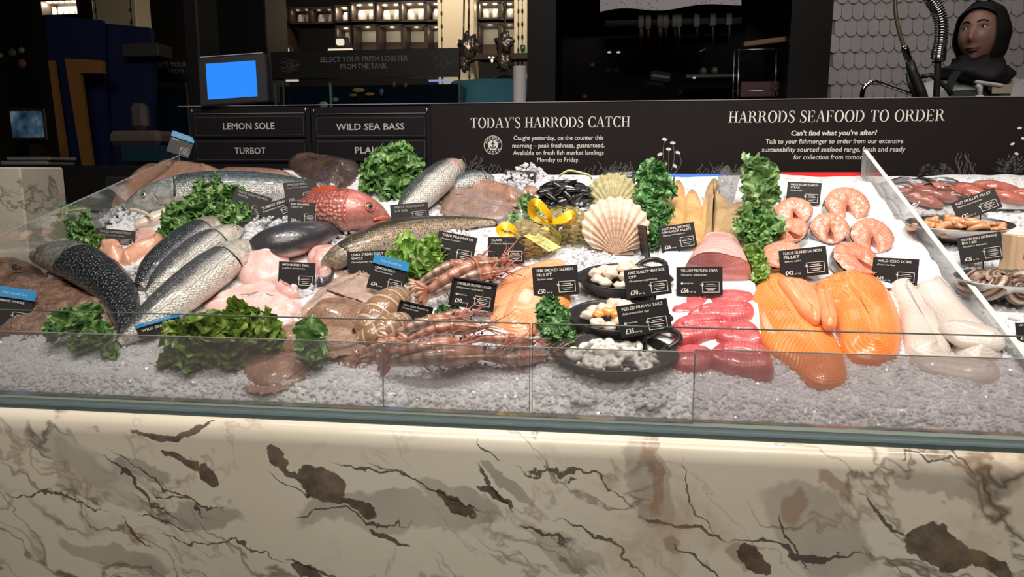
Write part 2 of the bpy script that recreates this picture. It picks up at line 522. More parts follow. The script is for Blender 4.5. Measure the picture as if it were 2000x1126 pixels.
    rust = g.ramp(g.noise(g.mapping(warp2, (7, 0, 2)), 3.0, 6, .65), [(.6, 0.0), (.72, 1.0)])
    c = g.mix(g.math('MULTIPLY', rust, .55), c, (.42, .25, .13))
    return g.done(g.pbr(c, .16, Specular_IOR_Level=.45))
M['marble'] = marble()

def clear(name, tint, haze, hazecol=(.5, .48, .48), rough=.02, streak=0.0, spec=.08, low=None):
    """a clear sheet: lets light through, a little gloss, a share of milky film"""
    g = G(name)
    tr = g.add('ShaderNodeBsdfTransparent', {'Color': tint}).outputs[0]
    gl = g.add('ShaderNodeBsdfGlossy', {'Color': (1, 1, 1), 'Roughness': rough}).outputs[0]
    df = g.add('ShaderNodeBsdfDiffuse', {'Color': hazecol}).outputs[0]
    tl = g.add('ShaderNodeBsdfTranslucent', {'Color': hazecol}).outputs[0]
    film = g.add('ShaderNodeMixShader', {0: .5, 1: df, 2: tl}).outputs[0]
    f = haze
    o = g.obj()
    if streak:
        f = g.math('MULTIPLY', g.ramp(g.noise(o, 5, 4), [(.3, 1 - streak), (.7, 1.0)]), haze)
    a = g.add('ShaderNodeMixShader', {0: f, 1: tr, 2: film}).outputs[0]
    lw = g.add('ShaderNodeLayerWeight', {'Blend': .25}).outputs['Fresnel']
    k = g.math('MULTIPLY', lw, spec / .08, clamp=True)
    return g.done(g.add('ShaderNodeMixShader', {0: k, 1: a, 2: gl}).outputs[0])
M['glass'] = clear('counter_glass', (.985, .99, .985), .015, spec=.03)
M['glass_edge'] = plain('glass_edge', (.10, .13, .12), .15)
M['acrylic'] = clear('hazy_acrylic', (.90, .89, .89), .30, (.50, .47, .47), .05, .35, spec=.05)
M['acrylic_right'] = clear('hazier_acrylic', (.9, .88, .88), .40, (.52, .48, .48), .05, .3, spec=.05)
M['acrylic_edge'] = plain('acrylic_edge', (.34, .33, .32), .2)
M['divider'] = clear('divider_acrylic', (.95, .95, .95), .17, (.8, .8, .78), .05, .4, spec=.04)
M['divider_edge'] = plain('divider_edge', (.75, .74, .72), .25)
M['wrap'] = clear('clear_wrap', (.97, .97, .97), .08, (.8, .8, .8), .08, .3, spec=.3)
M['ledge_glass'] = plain('ledge_glass', (.24, .28, .25), .08, Coat_Weight=1.0)
M['channel'] = plain('channel', (.10, .14, .15), .12, Coat_Weight=.8)

g = G('crushed_ice'); o = g.obj()
hn = g.noise(o, 120, 4, .7)
M['ice'] = g.done(g.pbr(g.ramp(g.noise(o, 60, 4, .7), [(.3, (.78, .78, .80)), (.6, (.92, .92, .93))]), .12, Specular_IOR_Level=.6,
    Normal=g.bump(g.noise(o, 150, 4, .6), .7, .005), Subsurface_Weight=.4, Subsurface_Radius=(.02, .02, .022), Subsurface_Scale=.6, Coat_Weight=.4, Coat_Roughness=.05))
g = G('ice_lump')
M['ice_lump'] = g.done(g.pbr((.95, .96, .98), .06, Transmission_Weight=.45, IOR=1.31))
g = G('ice_white')
M['ice_white'] = g.done(g.add('ShaderNodeMixShader', {0: .5, 1: g.pbr((.96, .96, .98), .12, Specular_IOR_Level=.7), 2: g.add('ShaderNodeBsdfTranslucent', {'Color': (.97, .97, .99)}).outputs[0]}).outputs[0])
g = G('white_paper'); o = g.obj()
M['paper'] = g.done(g.pbr((.86, .86, .87), .5, Normal=g.bump(g.noise(o, 22, 4, .6), .5, .01)))

def fishskin(name, back, mid, belly, t0=.25, t1=.5, spots=None, spotscale=160, spotamt=.0, scale=260, metal=.0, head=None, headu=.24, rough=.25, scalek=.5, blotch=0.0, line=None, bumpk=.5, coat=.8):
    g = G(name); o = g.obj(); u, t = g.uv()
    tt = g.math('ADD', t, g.math('MULTIPLY', g.math('SUBTRACT', g.noise(o, 26, 4), .5), .16))
    c = g.ramp(tt, [(0.0, back), (t0, back), ((t0 + t1) / 2, mid), (t1, belly), (1.0, belly)])
    ang = g.mapping(o, scale=(1, 1, 1))
    v = g.vor(ang, scale, 'F1', .55)
    sc = g.ramp(v, [(.3, 1.0), (.75, 1.0 - scalek)])
    body = g.math('GREATER_THAN', u, headu)
    c2 = g.mix(1.0, c, sc, 'MULTIPLY')
    if spots:
        sp = g.ramp(g.vor(o, spotscale), [(.25, 1.0), (.38, 0.0)])
        c2 = g.mix(g.math('MULTIPLY', sp, spotamt), c2, spots)
    if blotch:
        c2 = g.mix(g.math('MULTIPLY', g.ramp(g.noise(o, 45, 5, .7), [(.42, 0.0), (.62, 1.0)]), blotch), c2, back)
    if line:
        ln = g.ramp(g.math('ABSOLUTE', g.math('SUBTRACT', t, .36)), [(0.0, 1.0), (.03, 0.0)])
        c2 = g.mix(g.math('MULTIPLY', ln, .6), c2, line)
    hc = c if head is None else g.mix(.65, c, head)
    if head: hc = g.mix(g.math('MULTIPLY', g.ramp(g.noise(g.mapping(o, scale=(1, 1, 2.5)), 38, 5, .7, 1.0), [(.48, 0.0), (.62, 1.0)]), .55), hc, belly)
    hc = g.mix(g.math('MULTIPLY', g.ramp(g.noise(o, 60, 5, .65), [(.42, 0.0), (.6, 1.0)]), .5), hc, back)
    c3 = g.mix(body, hc, c2)
    nb = g.bump(g.math('MULTIPLY', v, body), bumpk, .8 / scale)
    nb = g.bump(g.noise(o, 110, 4, .6), .45, .004, nb)
    return g.done(g.pbr(c3, rough, Metallic=metal, Normal=nb, Coat_Weight=coat * .7, Coat_Roughness=.16, Specular_IOR_Level=.6))

M['sk_bass'] = fishskin('sea_bass_skin', (.10, .105, .11), (.50, .48, .45), (.92, .88, .80), .12, .34, scale=200, metal=.06, head=(.70, .62, .50), headu=.37, rough=.24, scalek=.45, line=(.14, .14, .14), bumpk=.8)
M['sk_bass_dark'] = fishskin('sea_bass_dark_skin', (.05, .055, .065), (.34, .34, .35), (.84, .81, .75), .20, .46, scale=200, metal=.06, head=(.52, .42, .36), headu=.37, rough=.24, scalek=.6, bumpk=.8)
M['sk_salmon'] = fishskin('salmon_skin', (.10, .14, .15), (.42, .45, .46), (.85, .82, .78), .18, .5, spots=(.03, .035, .04), spotscale=70, spotamt=.35, scale=210, metal=.15, head=(.30, .33, .30), headu=.38, rough=.2, scalek=.45, bumpk=.9)
M['sk_dark_salmon'] = fishskin('dark_salmon_skin', (.03, .036, .042), (.10, .11, .12), (.34, .33, .33), .36, .8, spots=(.01, .011, .012), spotscale=80, spotamt=.5, scale=125, metal=.1, head=(.30, .29, .25), headu=.40, rough=.2, scalek=.75, bumpk=1.0, blotch=.5)
M['sk_trout'] = fishskin('trout_skin', (.05, .045, .03), (.34, .24, .14), (.60, .46, .34), .16, .62, spots=(.02, .018, .014), spotscale=190, spotamt=.85, scale=230, metal=.08, head=(.2, .18, .14), headu=.16, rough=.2, scalek=.3)
M['sk_grey'] = fishskin('grey_fish_skin', (.055, .052, .06), (.20, .16, .16), (.62, .37, .33), .30, .46, scale=300, metal=.1, rough=.2, scalek=.1, headu=-1, bumpk=.1)
M['sk_snapper'] = fishskin('red_snapper_skin', (.50, .13, .105), (.62, .22, .18), (.78, .40, .33), .2, .8, scale=95, metal=.05, head=(.60, .22, .18), headu=.47, rough=.25, scalek=.42, bumpk=.7)
def flatskin(name, a, b, fine=(.05, .03, .02), spot=None, rough=.2, sc=40, silver=0.0, rim=None):
    g = G(name); o = g.obj(); u, t = g.uv()
    c = g.ramp(g.noise(o, sc, 5, .65), [(.3, a), (.68, b)])
    c = g.mix(g.math('MULTIPLY', g.ramp(g.noise(o, 320, 3, .7), [(.45, 0.0), (.7, 1.0)]), .5), c, fine)
    if spot:
        c = g.mix(g.math('MULTIPLY', g.ramp(g.vor(o, 34), [(.13, 1.0), (.2, 0.0)]), .8), c, spot)
    if rim: c = g.mix(g.ramp(t, [(0.0, .8), (.25, 0.0)]), c, rim)
    nb = g.bump(g.vor(o, 210), .6, .0018)
    nb = g.bump(g.noise(o, 60, 5, .65), .8, .005, nb)
    return g.done(g.pbr(c, rough, Normal=nb, Coat_Weight=.6, Coat_Roughness=.14, Metallic=silver))
M['fl_brown'] = flatskin('brown_flatfish_skin', (.30, .16, .11), (.46, .27, .19), (.20, .10, .07))
M['fl_pale'] = flatskin('pale_sole_skin', (.40, .27, .21), (.58, .43, .36), (.28, .17, .12), rim=(.62, .42, .36))
M['fl_tan'] = flatskin('tan_sole_skin', (.22, .12, .075), (.40, .24, .16), (.12, .06, .04), rim=(.5, .3, .22))
M['fl_dark'] = flatskin('dark_fish_skin', (.035, .025, .022), (.14, .085, .065), (.03, .02, .018), rough=.16)
M['fl_rough'] = flatskin('rough_brown_skin', (.10, .055, .04), (.33, .20, .14), (.07, .04, .03), sc=60)
M['fl_plaice'] = flatskin('plaice_skin', (.22, .14, .115), (.38, .27, .23), (.14, .09, .08), (.62, .22, .05))

def flesh(name, a, b, line=None, lscale=60, lk=.4, rough=.25, dist=3.0, fine=0.0, coat=.6, sss=0.0, dir='X', scale=(1, 1, 1), mott=12, chev=False):
    g = G(name); o = g.obj(); u, t = g.uv()
    c = g.ramp(g.noise(o, mott, 4, .6), [(.3, a), (.7, b)])
    h = g.noise(o, 90, 4)
    if line:
        w = g.wave(g.add('ShaderNodeCombineXYZ', {0: g.math('ADD', u, g.math('MULTIPLY', t, .26)), 1: g.math('MULTIPLY', t, .15)}).outputs[0] if chev else g.mapping(g.uvv(), scale=scale), lscale, dist, 3, 3.0 if chev else 1.0, dir)
        l = g.ramp(w, [(.62, 0.0), (.95, 1.0)])
        fade = g.ramp(g.noise(o, 16, 3), [(.32, .2), (.6, 1.0)])
        c = g.mix(g.math('MULTIPLY', g.math('MULTIPLY', l, fade), lk), c, line)
        h = g.math('ADD', h, g.math('MULTIPLY', w, .5))
    return g.done(g.pbr(c, rough, Normal=g.bump(h, .3, .0025), Coat_Weight=coat, Coat_Roughness=.1, Subsurface_Weight=sss, Subsurface_Radius=(.012, .005, .003), Subsurface_Scale=.5))
M['salmon_flesh'] = flesh('salmon_flesh', (.78, .19, .03), (.88, .28, .065), (1.0, .56, .30), 9, .42, dist=1.6, chev=True)
M['smoked_salmon'] = flesh('smoked_salmon_flesh', (.84, .28, .11), (.91, .40, .20), (1.0, .66, .48), 10, .6, dist=1.6, chev=True)
M['salmon_pale'] = flesh('pale_salmon_flesh', (.82, .27, .10), (.88, .40, .20), (.94, .60, .42), 7, .45, dist=2.0)
M['steak_flesh'] = flesh('salmon_steak_flesh', (.60, .19, .11), (.78, .33, .21), (.94, .64, .50), 5, .35, dist=7.0, scale=(1, 3, 1), mott=60)
M['steak_inner'] = flesh('salmon_belly_lining', (.60, .22, .18), (.72, .36, .30), mott=40)
M['steak_skin'] = plain('salmon_silver_skin', (.34, .36, .37), .22, Metallic=.45, Coat_Weight=.6)
M['tuna'] = flesh('tuna_flesh', (.48, .05, .065), (.68, .15, .155), (.84, .42, .40), 3.5, .24, dist=6.0, mott=26, rough=.32)
M['tuna_loin'] = flesh('tuna_loin_flesh', (.74, .36, .33), (.84, .50, .46), (.9, .66, .6), 2.5, .35, dist=5.0, mott=10)
M['tuna_face'] = flesh('tuna_cut_face', (.62, .23, .23), (.74, .33, .32), (.85, .5, .48), 4, .3, dist=5.0, mott=12)
M['cod'] = flesh('cod_flesh', (.60, .50, .43), (.76, .68, .62), (.90, .84, .79), 8, .32, dist=1.8, chev=True)
M['cod_skin'] = plain('cod_skin', (.035, .03, .03), .3)
M['haddock'] = flesh('smoked_haddock_flesh', (.66, .34, .11), (.76, .47, .21), (.80, .54, .32), 6, .3, dist=2.5)
M['haddock_skin'] = flesh('smoked_haddock_skin', (.42, .28, .14), (.58, .39, .20), (.36, .25, .14), 30, .35, dist=1.0)
M['monk'] = flesh('monkfish_flesh', (.72, .44, .40), (.84, .64, .60), (.90, .78, .74), 3, .12, dist=6, mott=34)
M['monk_pink'] = flesh('pink_fish_flesh', (.72, .34, .32), (.82, .54, .50), mott=26)
M['roe'] = flesh('fish_roe', (.70, .32, .20), (.82, .48, .34), mott=40)
M['scallop_meat'] = flesh('scallop_meat', (.80, .62, .48), (.90, .77, .64), mott=30, rough=.2)
M['coral'] = flesh('scallop_coral', (.86, .33, .07), (.9, .46, .16), mott=30, rough=.2)
M['peeled_prawn'] = flesh('peeled_prawn_flesh', (.74, .72, .66), (.84, .83, .78), mott=30, rough=.2)
M['cooked_prawn'] = flesh('cooked_prawn_shell', (.72, .30, .13), (.84, .46, .26), mott=60)
M['mullet'] = flesh('red_mullet_skin', (.38, .09, .07), (.62, .24, .18), mott=30, rough=.15)
M['lip'] = plain('lip', (.66, .16, .11), .25, Coat_Weight=.6)
M['jaw_pale'] = plain('jaw_pale', (.72, .60, .50), .3, Coat_Weight=.5)
M['iris'] = plain('iris', (.62, .56, .42), .15, Coat_Weight=1.0)
M['iris_blue'] = plain('iris_blue', (.22, .19, .18), .1, Coat_Weight=1.0)
M['red_fin'] = plain('red_fin', (.72, .16, .08), .3, Coat_Weight=.5)
M['grey_fin'] = plain('grey_fin', (.16, .15, .15), .3, Coat_Weight=.5)
M['pink_fin'] = plain('pink_fin', (.66, .42, .36), .3, Coat_Weight=.5)
M['crease'] = plain('crease', (.04, .032, .03), .35)

def prawnshell(name, a, b, c_):
    g = G(name); o = g.obj(); u, t = g.uv()
    w = g.wave(g.mapping(g.uvv(), scale=(1, 0, 1)), 2.1, 1.6, 3, 2.0, 'X')
    c = g.ramp(w, [(.08, a), (.3, b), (.9, c_)])
    c = g.mix(g.math('MULTIPLY', g.ramp(g.noise(o, 9, 4, .7), [(.42, 0.0), (.68, 1.0)]), .55), c, a)
    return g.done(g.pbr(c, .18, Normal=g.bump(g.noise(o, 120, 3), .25, .001), Coat_Weight=.9, Coat_Roughness=.06))
M['prawn'] = prawnshell('prawn_shell', (.24, .13, .09), (.34, .21, .15), (.47, .33, .26))
M['prawn_red'] = prawnshell('prawn_red_shell', (.38, .14, .085), (.44, .21, .14), (.56, .34, .26))
M['prawn_leg'] = plain('prawn_leg', (.42, .13, .09), .25, Coat_Weight=.6)
g = G('banded_lobster_shell'); u, t = g.uv(); o = g.obj()
w = g.wave(g.mapping(g.uvv(), scale=(1, .12, 1)), 2.3, 1.6, 2, 1.5, 'X')
c = g.ramp(w, [(.0, (.60, .46, .33)), (.05, (.54, .38, .26)), (.12, (.27, .15, .09)), (.44, (.30, .17, .10)), (.50, (.50, .34, .22)), (.56, (.27, .15, .09)), (1.0, (.34, .20, .13))])
c = g.mix(g.ramp(g.vor(o, 75), [(.12, 1.0), (.18, 0.0)]), c, (.82, .66, .44))
M['banded'] = g.done(g.pbr(c, .2, Coat_Weight=.9, Coat_Roughness=.08, Normal=g.bump(w, .4, .003)))

def leafmat(name, dark, mid, light, rib=(.50, .60, .30)):
    g = G(name); o = g.obj(); u, t = g.uv()
    n = g.noise(o, 40, 4, .6)
    c = g.ramp(n, [(.3, dark), (.5, mid), (.72, light)])
    c = g.mix(g.ramp(t, [(0.0, .85), (.06, .6), (.13, 0.0)]), c, rib)
    vein = g.ramp(g.vor(g.mapping(g.uvv(), scale=(9, 7, 1)), 1.0, 'DISTANCE_TO_EDGE'), [(0.0, 1.0), (.07, 0.0)])
    c = g.mix(g.math('MULTIPLY', vein, .35), c, rib)
    nb = g.bump(g.noise(o, 110, 3), .4, .003)
    p = g.pbr(c, .34, Normal=nb, Specular_IOR_Level=.5, Coat_Weight=.25, Coat_Roughness=.2)
    tl = g.add('ShaderNodeBsdfTranslucent', {'Color': c}).outputs[0]
    return g.done(g.add('ShaderNodeMixShader', {0: .22, 1: p, 2: tl}).outputs[0])
M['kale'] = leafmat('kale_leaf', (.05, .16, .035), (.13, .31, .07), (.33, .54, .20))
M['kale_curly'] = leafmat('curly_kale_leaf', (.04, .16, .045), (.10, .29, .08), (.26, .50, .19), (.46, .6, .32))
M['lettuce'] = leafmat('lettuce_leaf', (.12, .27, .035), (.27, .50, .08), (.56, .72, .26), (.7, .78, .46))
M['lettuce_dark'] = leafmat('dark_lettuce_leaf', (.07, .14, .015), (.16, .27, .03), (.34, .44, .08), (.42, .48, .15))
M['savoy'] = leafmat('green_cabbage_leaf', (.10, .22, .08), (.20, .37, .13), (.42, .56, .24), (.5, .62, .32))
M['stalk'] = plain('leaf_stalk', (.46, .56, .26), .35)

g = G('scallop_shell'); u, t = g.uv(); o = g.obj()
c = g.ramp(g.noise(g.mapping(g.uvv(), scale=(5, 1.2, 1)), 3, 5, .7), [(.3, (.58, .34, .21)), (.5, (.70, .50, .36)), (.75, (.78, .66, .53))])
c = g.mix(g.math('MULTIPLY', g.ramp(g.wave(g.mapping(g.uvv(), scale=(1, 0, 1)), 3, 3, 3, 2.0), [(.6, 0.0), (.95, 1.0)]), .4), c, (.42, .19, .11))
c = g.mix(g.math('MULTIPLY', g.ramp(g.math('COSINE', g.math('MULTIPLY', t, 94.25)), [(0.0, 1.0), (.35, 0.0)]), .5), c, (.36, .17, .10))
c = g.mix(g.math('MULTIPLY', g.ramp(u, [(.62, 0.0), (.80, .75)]), g.ramp(g.noise(o, 60, 3), [(.3, .4), (.7, 1.0)])), c, (.84, .72, .60))
M['scallop'] = g.done(g.pbr(c, .5, Normal=g.bump(g.noise(o, 160, 4, .7), .5, .0016)))
M['scallop_green'] = flesh('mossy_scallop_shell', (.30, .27, .12), (.55, .48, .26), mott=60, coat=.2, rough=.5)
M['clam'] = flesh('clam_shell', (.20, .13, .06), (.46, .34, .17), (.14, .09, .04), 10, .55, dist=1.0, mott=50, coat=.5, rough=.4)
M['net'] = plain('net', (.46, .40, .07), .5)
M['mussel'] = flesh('mussel_shell', (.004, .004, .006), (.02, .017, .02), mott=40, coat=.8)
M['black_net'] = plain('black_net', (.012, .012, .012), .4)
M['yellow'] = plain('yellow_ribbon', (.92, .56, .015), .3, Coat_Weight=.3)
M['yellow_label'] = plain('yellow_label', (.88, .80, .20), .5)
M['string'] = plain('string', (.66, .63, .30), .5)
M['snail'] = None
g = G('whelk_shell'); u, t = g.uv(); o = g.obj()
w = g.wave(g.mapping(g.uvv(), scale=(0, 1, 1)), 1.6, 1.5, 3, 2.0, 'Y')
M['snail'] = g.done(g.pbr(g.ramp(w, [(.2, (.10, .055, .04)), (.5, (.28, .17, .12)), (.85, (.52, .38, .29))]), .3, Coat_Weight=.6))
M['blue_strip'] = plain('blue_strip', srgb(75, 125, 215), .35)
M['pale_strip'] = plain('pale_blue_strip', srgb(165, 200, 235), .35)
M['red_strip'] = plain('red_strip', srgb(225, 45, 45), .35)
M['pale_wood'] = plain('pale_wood', (.72, .50, .32), .45)
# ------------------------------------------------------------------ the room
def struct(o): o['kind'] = 'structure'; return o
mf = plain('dark_floor', (.03, .028, .027), .35)
mw = plain('dark_wall', (.02, .018, .018), .6)
struct(MB().box((-1, 4, -.05), (14, 15, .1)).build('floor', mf))
struct(MB().box((-1, 4, 4.25), (14, 15, .1)).build('ceiling', mw))
struct(MB().box((-1, 11.45, 2.1), (14, .1, 4.2)).build('wall_back', mw))
struct(MB().box((-1, -3.5, 2.1), (14, .1, 4.2)).build('wall_front', mw))
struct(MB().box((-8, 4, 2.1), (.1, 15, 4.2)).build('wall_left', mw))
struct(MB().box((6, 4, 2.1), (.1, 15, 4.2)).build('wall_right', mw))

# ------------------------------------------------------------------ counter: marble front, channel, glass
YM = 1.0
zt = aty(1000, 850, YM).z                      # top of the marble
mb = MB()
def marble_prof(u, v):
    # rounded top edge: front face, bullnose, short top
    x = -3.2 + 6.2 * v
    prof = [(0, 0.0), (0, zt * .5), (0, zt - .03), (.0025, zt - .014), (.009, zt - .004), (.018, zt), (.05, zt), (.05, zt - .05)]
    i = min(int(round(u * 7)), 7)
    return Vector((x, YM + prof[i][0], prof[i][1])), (v, u)
mb.grid(marble_prof, 7, 40)
front = mb.build('marble_counter_front', M['marble'])
tag(front, 'long cream marble counter front with dark and rusty veins', 'counter')
ch = MB().box((0, YM + .032, zt + .004), (6.2, .022, .01), bevel=.002).build('ledge_channel', M['channel'])
tag(ch, 'thin dark teal channel running along the top of the marble front', 'channel')
YG = 1.062
gl_ = MB().box((0, YM + .052, zt + .007), (6.2, .024, .016), bevel=.003).build('glass_ledge', M['ledge_glass'])
tag(gl_, 'narrow pale green glass ledge under the clear front panes', 'ledge')

def pane(name, label, x0, x1, z0, z1, y, th, mat, edge, cat):
    r = empty(name, ((x0 + x1) / 2, y, z0), label, cat)
    MB().box(((x0 + x1) / 2, y, (z0 + z1) / 2), (x1 - x0, th, z1 - z0)).build('sheet', mat, r)
    e = MB()
    e.box(((x0 + x1) / 2, y, z1 + .0005), (x1 - x0, th, .0011))
    e.box((x0 - .0006, y, (z0 + z1) / 2), (.0008, th, z1 - z0)); e.box((x1 + .0006, y, (z0 + z1) / 2), (.0008, th, z1 - z0))
    e.build('edge', edge, r)
    return r
zA = aty(1000, 631, YG).z
xj = aty(1037, 730, YG).x
zb0 = zt + .0155
pane('front_glass', 'tall clear front glass pane left of the double vertical joint', -3.1, xj - .0025, zb0, zA, YG, .006, M['glass'], M['glass_edge'], 'glass pane')
pane('front_glass', 'tall clear front glass pane right of the double vertical joint', xj + .0025, 3.0, zb0, zA, YG, .006, M['glass'], M['glass_edge'], 'glass pane')
YB = 1.044
zB = aty(1000, 677, YB).z
xa, xb = aty(748, 740, YB).x, aty(1357, 740, YB).x
pane('splash_guard', 'low hazy clear sheet in front of the lettuce at the left end', -3.1, xa - .001, zb0, zB, YB, .003, M['acrylic'], M['acrylic_edge'], 'splash guard')
pane('splash_guard', 'low hazy clear sheet in front of the prawns and black pans', xa + .001, xb - .001, zb0, zB, YB, .003, M['acrylic'], M['acrylic_edge'], 'splash guard')
pane('splash_guard', 'low cloudy clear sheet in front of the salmon and cod fillets', xb, 3.0, zb0, zB + .003, YB + .006, .003, M['acrylic_right'], M['acrylic_edge'], 'splash guard')

# counter tank under the ice, its back and end walls
YBK = 2.235
tk = MB()
zf, zk = BZ0 + BS * (1.085 - BY0), BZ0 + BS * (YBK - BY0)
tk.box((.0, 1.62, .3), (6.1, 1.05, .6))
tag(tk.build('counter_cabinet', M['steel']), 'steel counter cabinet carrying the bed of ice', 'cabinet')

# the steel back rim and coloured strips
rim = MB(); zr = aty(1300, 346, YBK).z; rim.box((.15, YBK + .012, zr - .02), (3.6, .03, .04), bevel=.003)
tag(rim.build('back_rail', M['steel']), 'steel rail along the back of the ice under the black sign', 'rail')
def strip(x0, x1, y, mat, label, h=9):
    a, b = aty(x0, y, YBK - .004), aty(x1, y, YBK - .004)
    z = (a.z + b.z) / 2
    tag(MB().box(((a.x + b.x) / 2, YBK - .006, z), (b.x - a.x, .006, h * .0016), bevel=.001).build('rail_strip', mat), label, 'strip')
strip(1044, 1180, 348, M['pale_strip'], 'pale blue plastic strip on the back rail behind the mussels', 7)
strip(1236, 1418, 344, M['blue_strip'], 'blue plastic strip on the back rail behind the haddock fillets', 9)
strip(1505, 1690, 342, M['red_strip'], 'red plastic strip on the back rail behind the salmon steaks', 11)

# side dividers of the display
def divider(name, label, X, pts, th):
    """pts: (y, height above the bed) along the top edge, back to front"""
    r = empty(name, (X, pts[0][0], BZ0 + BS * (pts[0][0] - BY0)), label, 'divider')
    bot = [(p[0], BZ0 + BS * (p[0] - BY0) - .03) for p in pts]
    top = [(p[0], p[1]) for p in pts]
    out = top + bot[::-1]
    MB().slab2d(out, Vector((X - th / 2, 0, 0)), Vector((0, 1, 0)), Vector((0, 0, 1)), Vector((1, 0, 0)), th).build('sheet', M['divider'] if th > .006 else M['glass'], r)
    e = MB()
    for a, b in list(zip(top[:-1], top[1:])) + [(bot[0], top[0])]:
        d = Vector((0, b[0] - a[0], b[1] - a[1]))
        nrm = Vector((0, -d.z, d.y)).normalized()
        if nrm.z < 0 and abs(d.y) > .01: nrm = -nrm
        c = Vector((X, (a[0] + b[0]) / 2, (a[1] + b[1]) / 2)) + nrm * .0008
        rot = Matrix((Vector((1, 0, 0)), d.normalized(), nrm)).transposed()
        e.box(c, (th, d.length, .0016), rot)
    e.build('edge', M['divider_edge'] if th > .006 else M['glass_bright'], r)
    return r
M['glass_bright'] = plain('glass_bright_edge', (.35, .42, .40), .15)
def atx(px, py, X):
    d = ray(px, py); return EYEV + d * (X / d.x)
XR = aty(1689, 293, 2.215).x
p1, p2 = atx(1689, 293, XR), atx(2003, 693, XR)
divider('end_divider', 'clear slanted divider between the cod fillets and the steel bowls', XR, [(p1.y, p1.z), (p2.y, p2.z), (p2.y - .12, p2.z - .06)], .012)
XL = aty(350, 304, 2.225).x
p1, p2 = atx(350, 304, XL), atx(2, 460, XL)
divider('end_divider', 'thin clear glass divider at the left end of the ice', XL, [(p1.y, p1.z), (p2.y, p2.z), (1.09, p2.z - .19)], .005)

# ------------------------------------------------------------------ the ice
def ice_h(x, y):
    h = .010 * noise.noise(Vector((x * 5, y * 5, 1.3))) + .006 * noise.noise(Vector((x * 17, y * 17, 4.1)))
    if XL + .1 < x < -.45 and y > 1.9: h += .012
    e = 1.218 + .012 * noise.noise(Vector((x * 6, 0, 9.0)))
    if y < e: h -= (e - y) * 1.5 - .012 * min(1, (e - y) / .02)
    return h
rnd = random.Random(5)
mb = MB()
X0, X1, Y0 = XL + .004, 1.75, 1.078
def icefn(u, v):
    x = X0 + (X1 - X0) * v
    y = Y0 + (YBK - .01 - Y0) * max(0, (u - .06) / .94)
    z = BZ0 + BS * (y - BY0) + ice_h(x, y)
    if u < .06: z -= .16 * (1 - u / .06)
    return Vector((x, y, z)), (v, u)
mb.grid(icefn, 150, 260, 0)
zone = lambda x, y: .4 + .6 * (noise.noise(Vector((x * 3.1, y * 3.1, 7.7))) > -.12)
ico = [Vector(p).normalized() for p in ((0, 1, 1.618), (0, -1, 1.618), (0, 1, -1.618), (0, -1, -1.618), (1, 1.618, 0), (-1, 1.618, 0), (1, -1.618, 0), (-1, -1.618, 0), (1.618, 0, 1), (-1.618, 0, 1), (1.618, 0, -1), (-1.618, 0, -1))]
icof = [(0, 1, 8), (0, 8, 4), (0, 4, 5), (0, 5, 9), (0, 9, 1), (1, 6, 8), (8, 6, 10), (8, 10, 4), (4, 10, 2), (4, 2, 5), (5, 2, 11), (5, 11, 9), (9, 11, 7), (9, 7, 1), (1, 7, 6), (3, 6, 7), (3, 7, 11), (3, 11, 2), (3, 2, 10), (3, 10, 6)]
def lump(mb, p, s, mat):
    rot = Matrix.Rotation(rnd.uniform(0, 6.3), 3, 'Z') @ Matrix.Rotation(rnd.uniform(0, 6.3), 3, 'X')
    k = (s * rnd.uniform(.7, 1.2), s * rnd.uniform(.6, 1.0), s * rnd.uniform(.5, .85))
    vs = []
    for d in ico:
        j = rnd.uniform(.85, 1.1)
        vs.append(p + rot @ Vector((d.x * k[0] * j, d.y * k[1] * j, d.z * k[2] * j)))
    mb.add(vs, icof, None, mat, False)
n = 0
while n < 26000:
    x, y = rnd.uniform(X0 + .05, X1 - .05), Y0 + (YBK - .03 - Y0) * rnd.random() ** 1.15
    if rnd.random() > zone(x, y): continue
    n += 1
    s = rnd.choice((.003, .004, .004, .005, .006)) * rnd.uniform(.8, 1.25)
    p = Vector((x, y, BZ0 + BS * (y - BY0) + ice_h(x, y) + s * .2))
    lump(mb, p, s, rnd.choice((2, 2, 2, 2, 1)))
for _ in range(15000):                                  # dense small grains along the front
    x, y = rnd.uniform(X0, X1 - .4), 1.16 + .24 * rnd.random()
    lump(mb, Vector((x, y, BZ0 + BS * (y - BY0) + ice_h(x, y) + .001)), rnd.uniform(.0028, .0055), 2)
for _ in range(3500):                                  # the front face of the ice
    x = rnd.uniform(X0, X1); k = rnd.random()
    y = 1.10 + .13 * k; lump(mb, Vector((x, y, BZ0 + BS * (y - BY0) + ice_h(x, y))), rnd.uniform(.003, .006), 2)
# heaps
def heap(px, py, rpx, n, s=.008, up=.03):
    s *= .78; n = int(n * 1.5)
    c = bed(px, py); r = rpx * mpp(c)
    for _ in range(n):
        a, q = rnd.uniform(0, 6.28), math.sqrt(rnd.random())
        p = c + EX * (r * q * math.cos(a)) + EY * (r * q * math.sin(a) * 1.3) + EN * (up * (1 - q * q) * rnd.random())
        lump(mb, p, s * rnd.uniform(.7, 1.4), rnd.choice((2, 2, 2, 1)))
for a in ((250, 420, 45, 200), (575, 440, 50, 160), (690, 470, 60, 200, .007, .02), (580, 568, 36, 60, .011, .02), (1090, 370, 40, 120, .008, .04), (1030, 350, 40, 140, .008, .05), (1120, 420, 40, 120, .008, .04),
          (520, 440, 40, 90), (160, 520, 50, 160), (270, 545, 40, 120), (1140, 730, 70, 240, .009, .012), (1260, 745, 60, 200, .009, .012), (1000, 365, 40, 160, .008, .04), (880, 470, 40, 120, .008, .03), (640, 380, 50, 120, .007, .03), (1150, 515, 60, 160, .006, .02)):
    heap(*a)
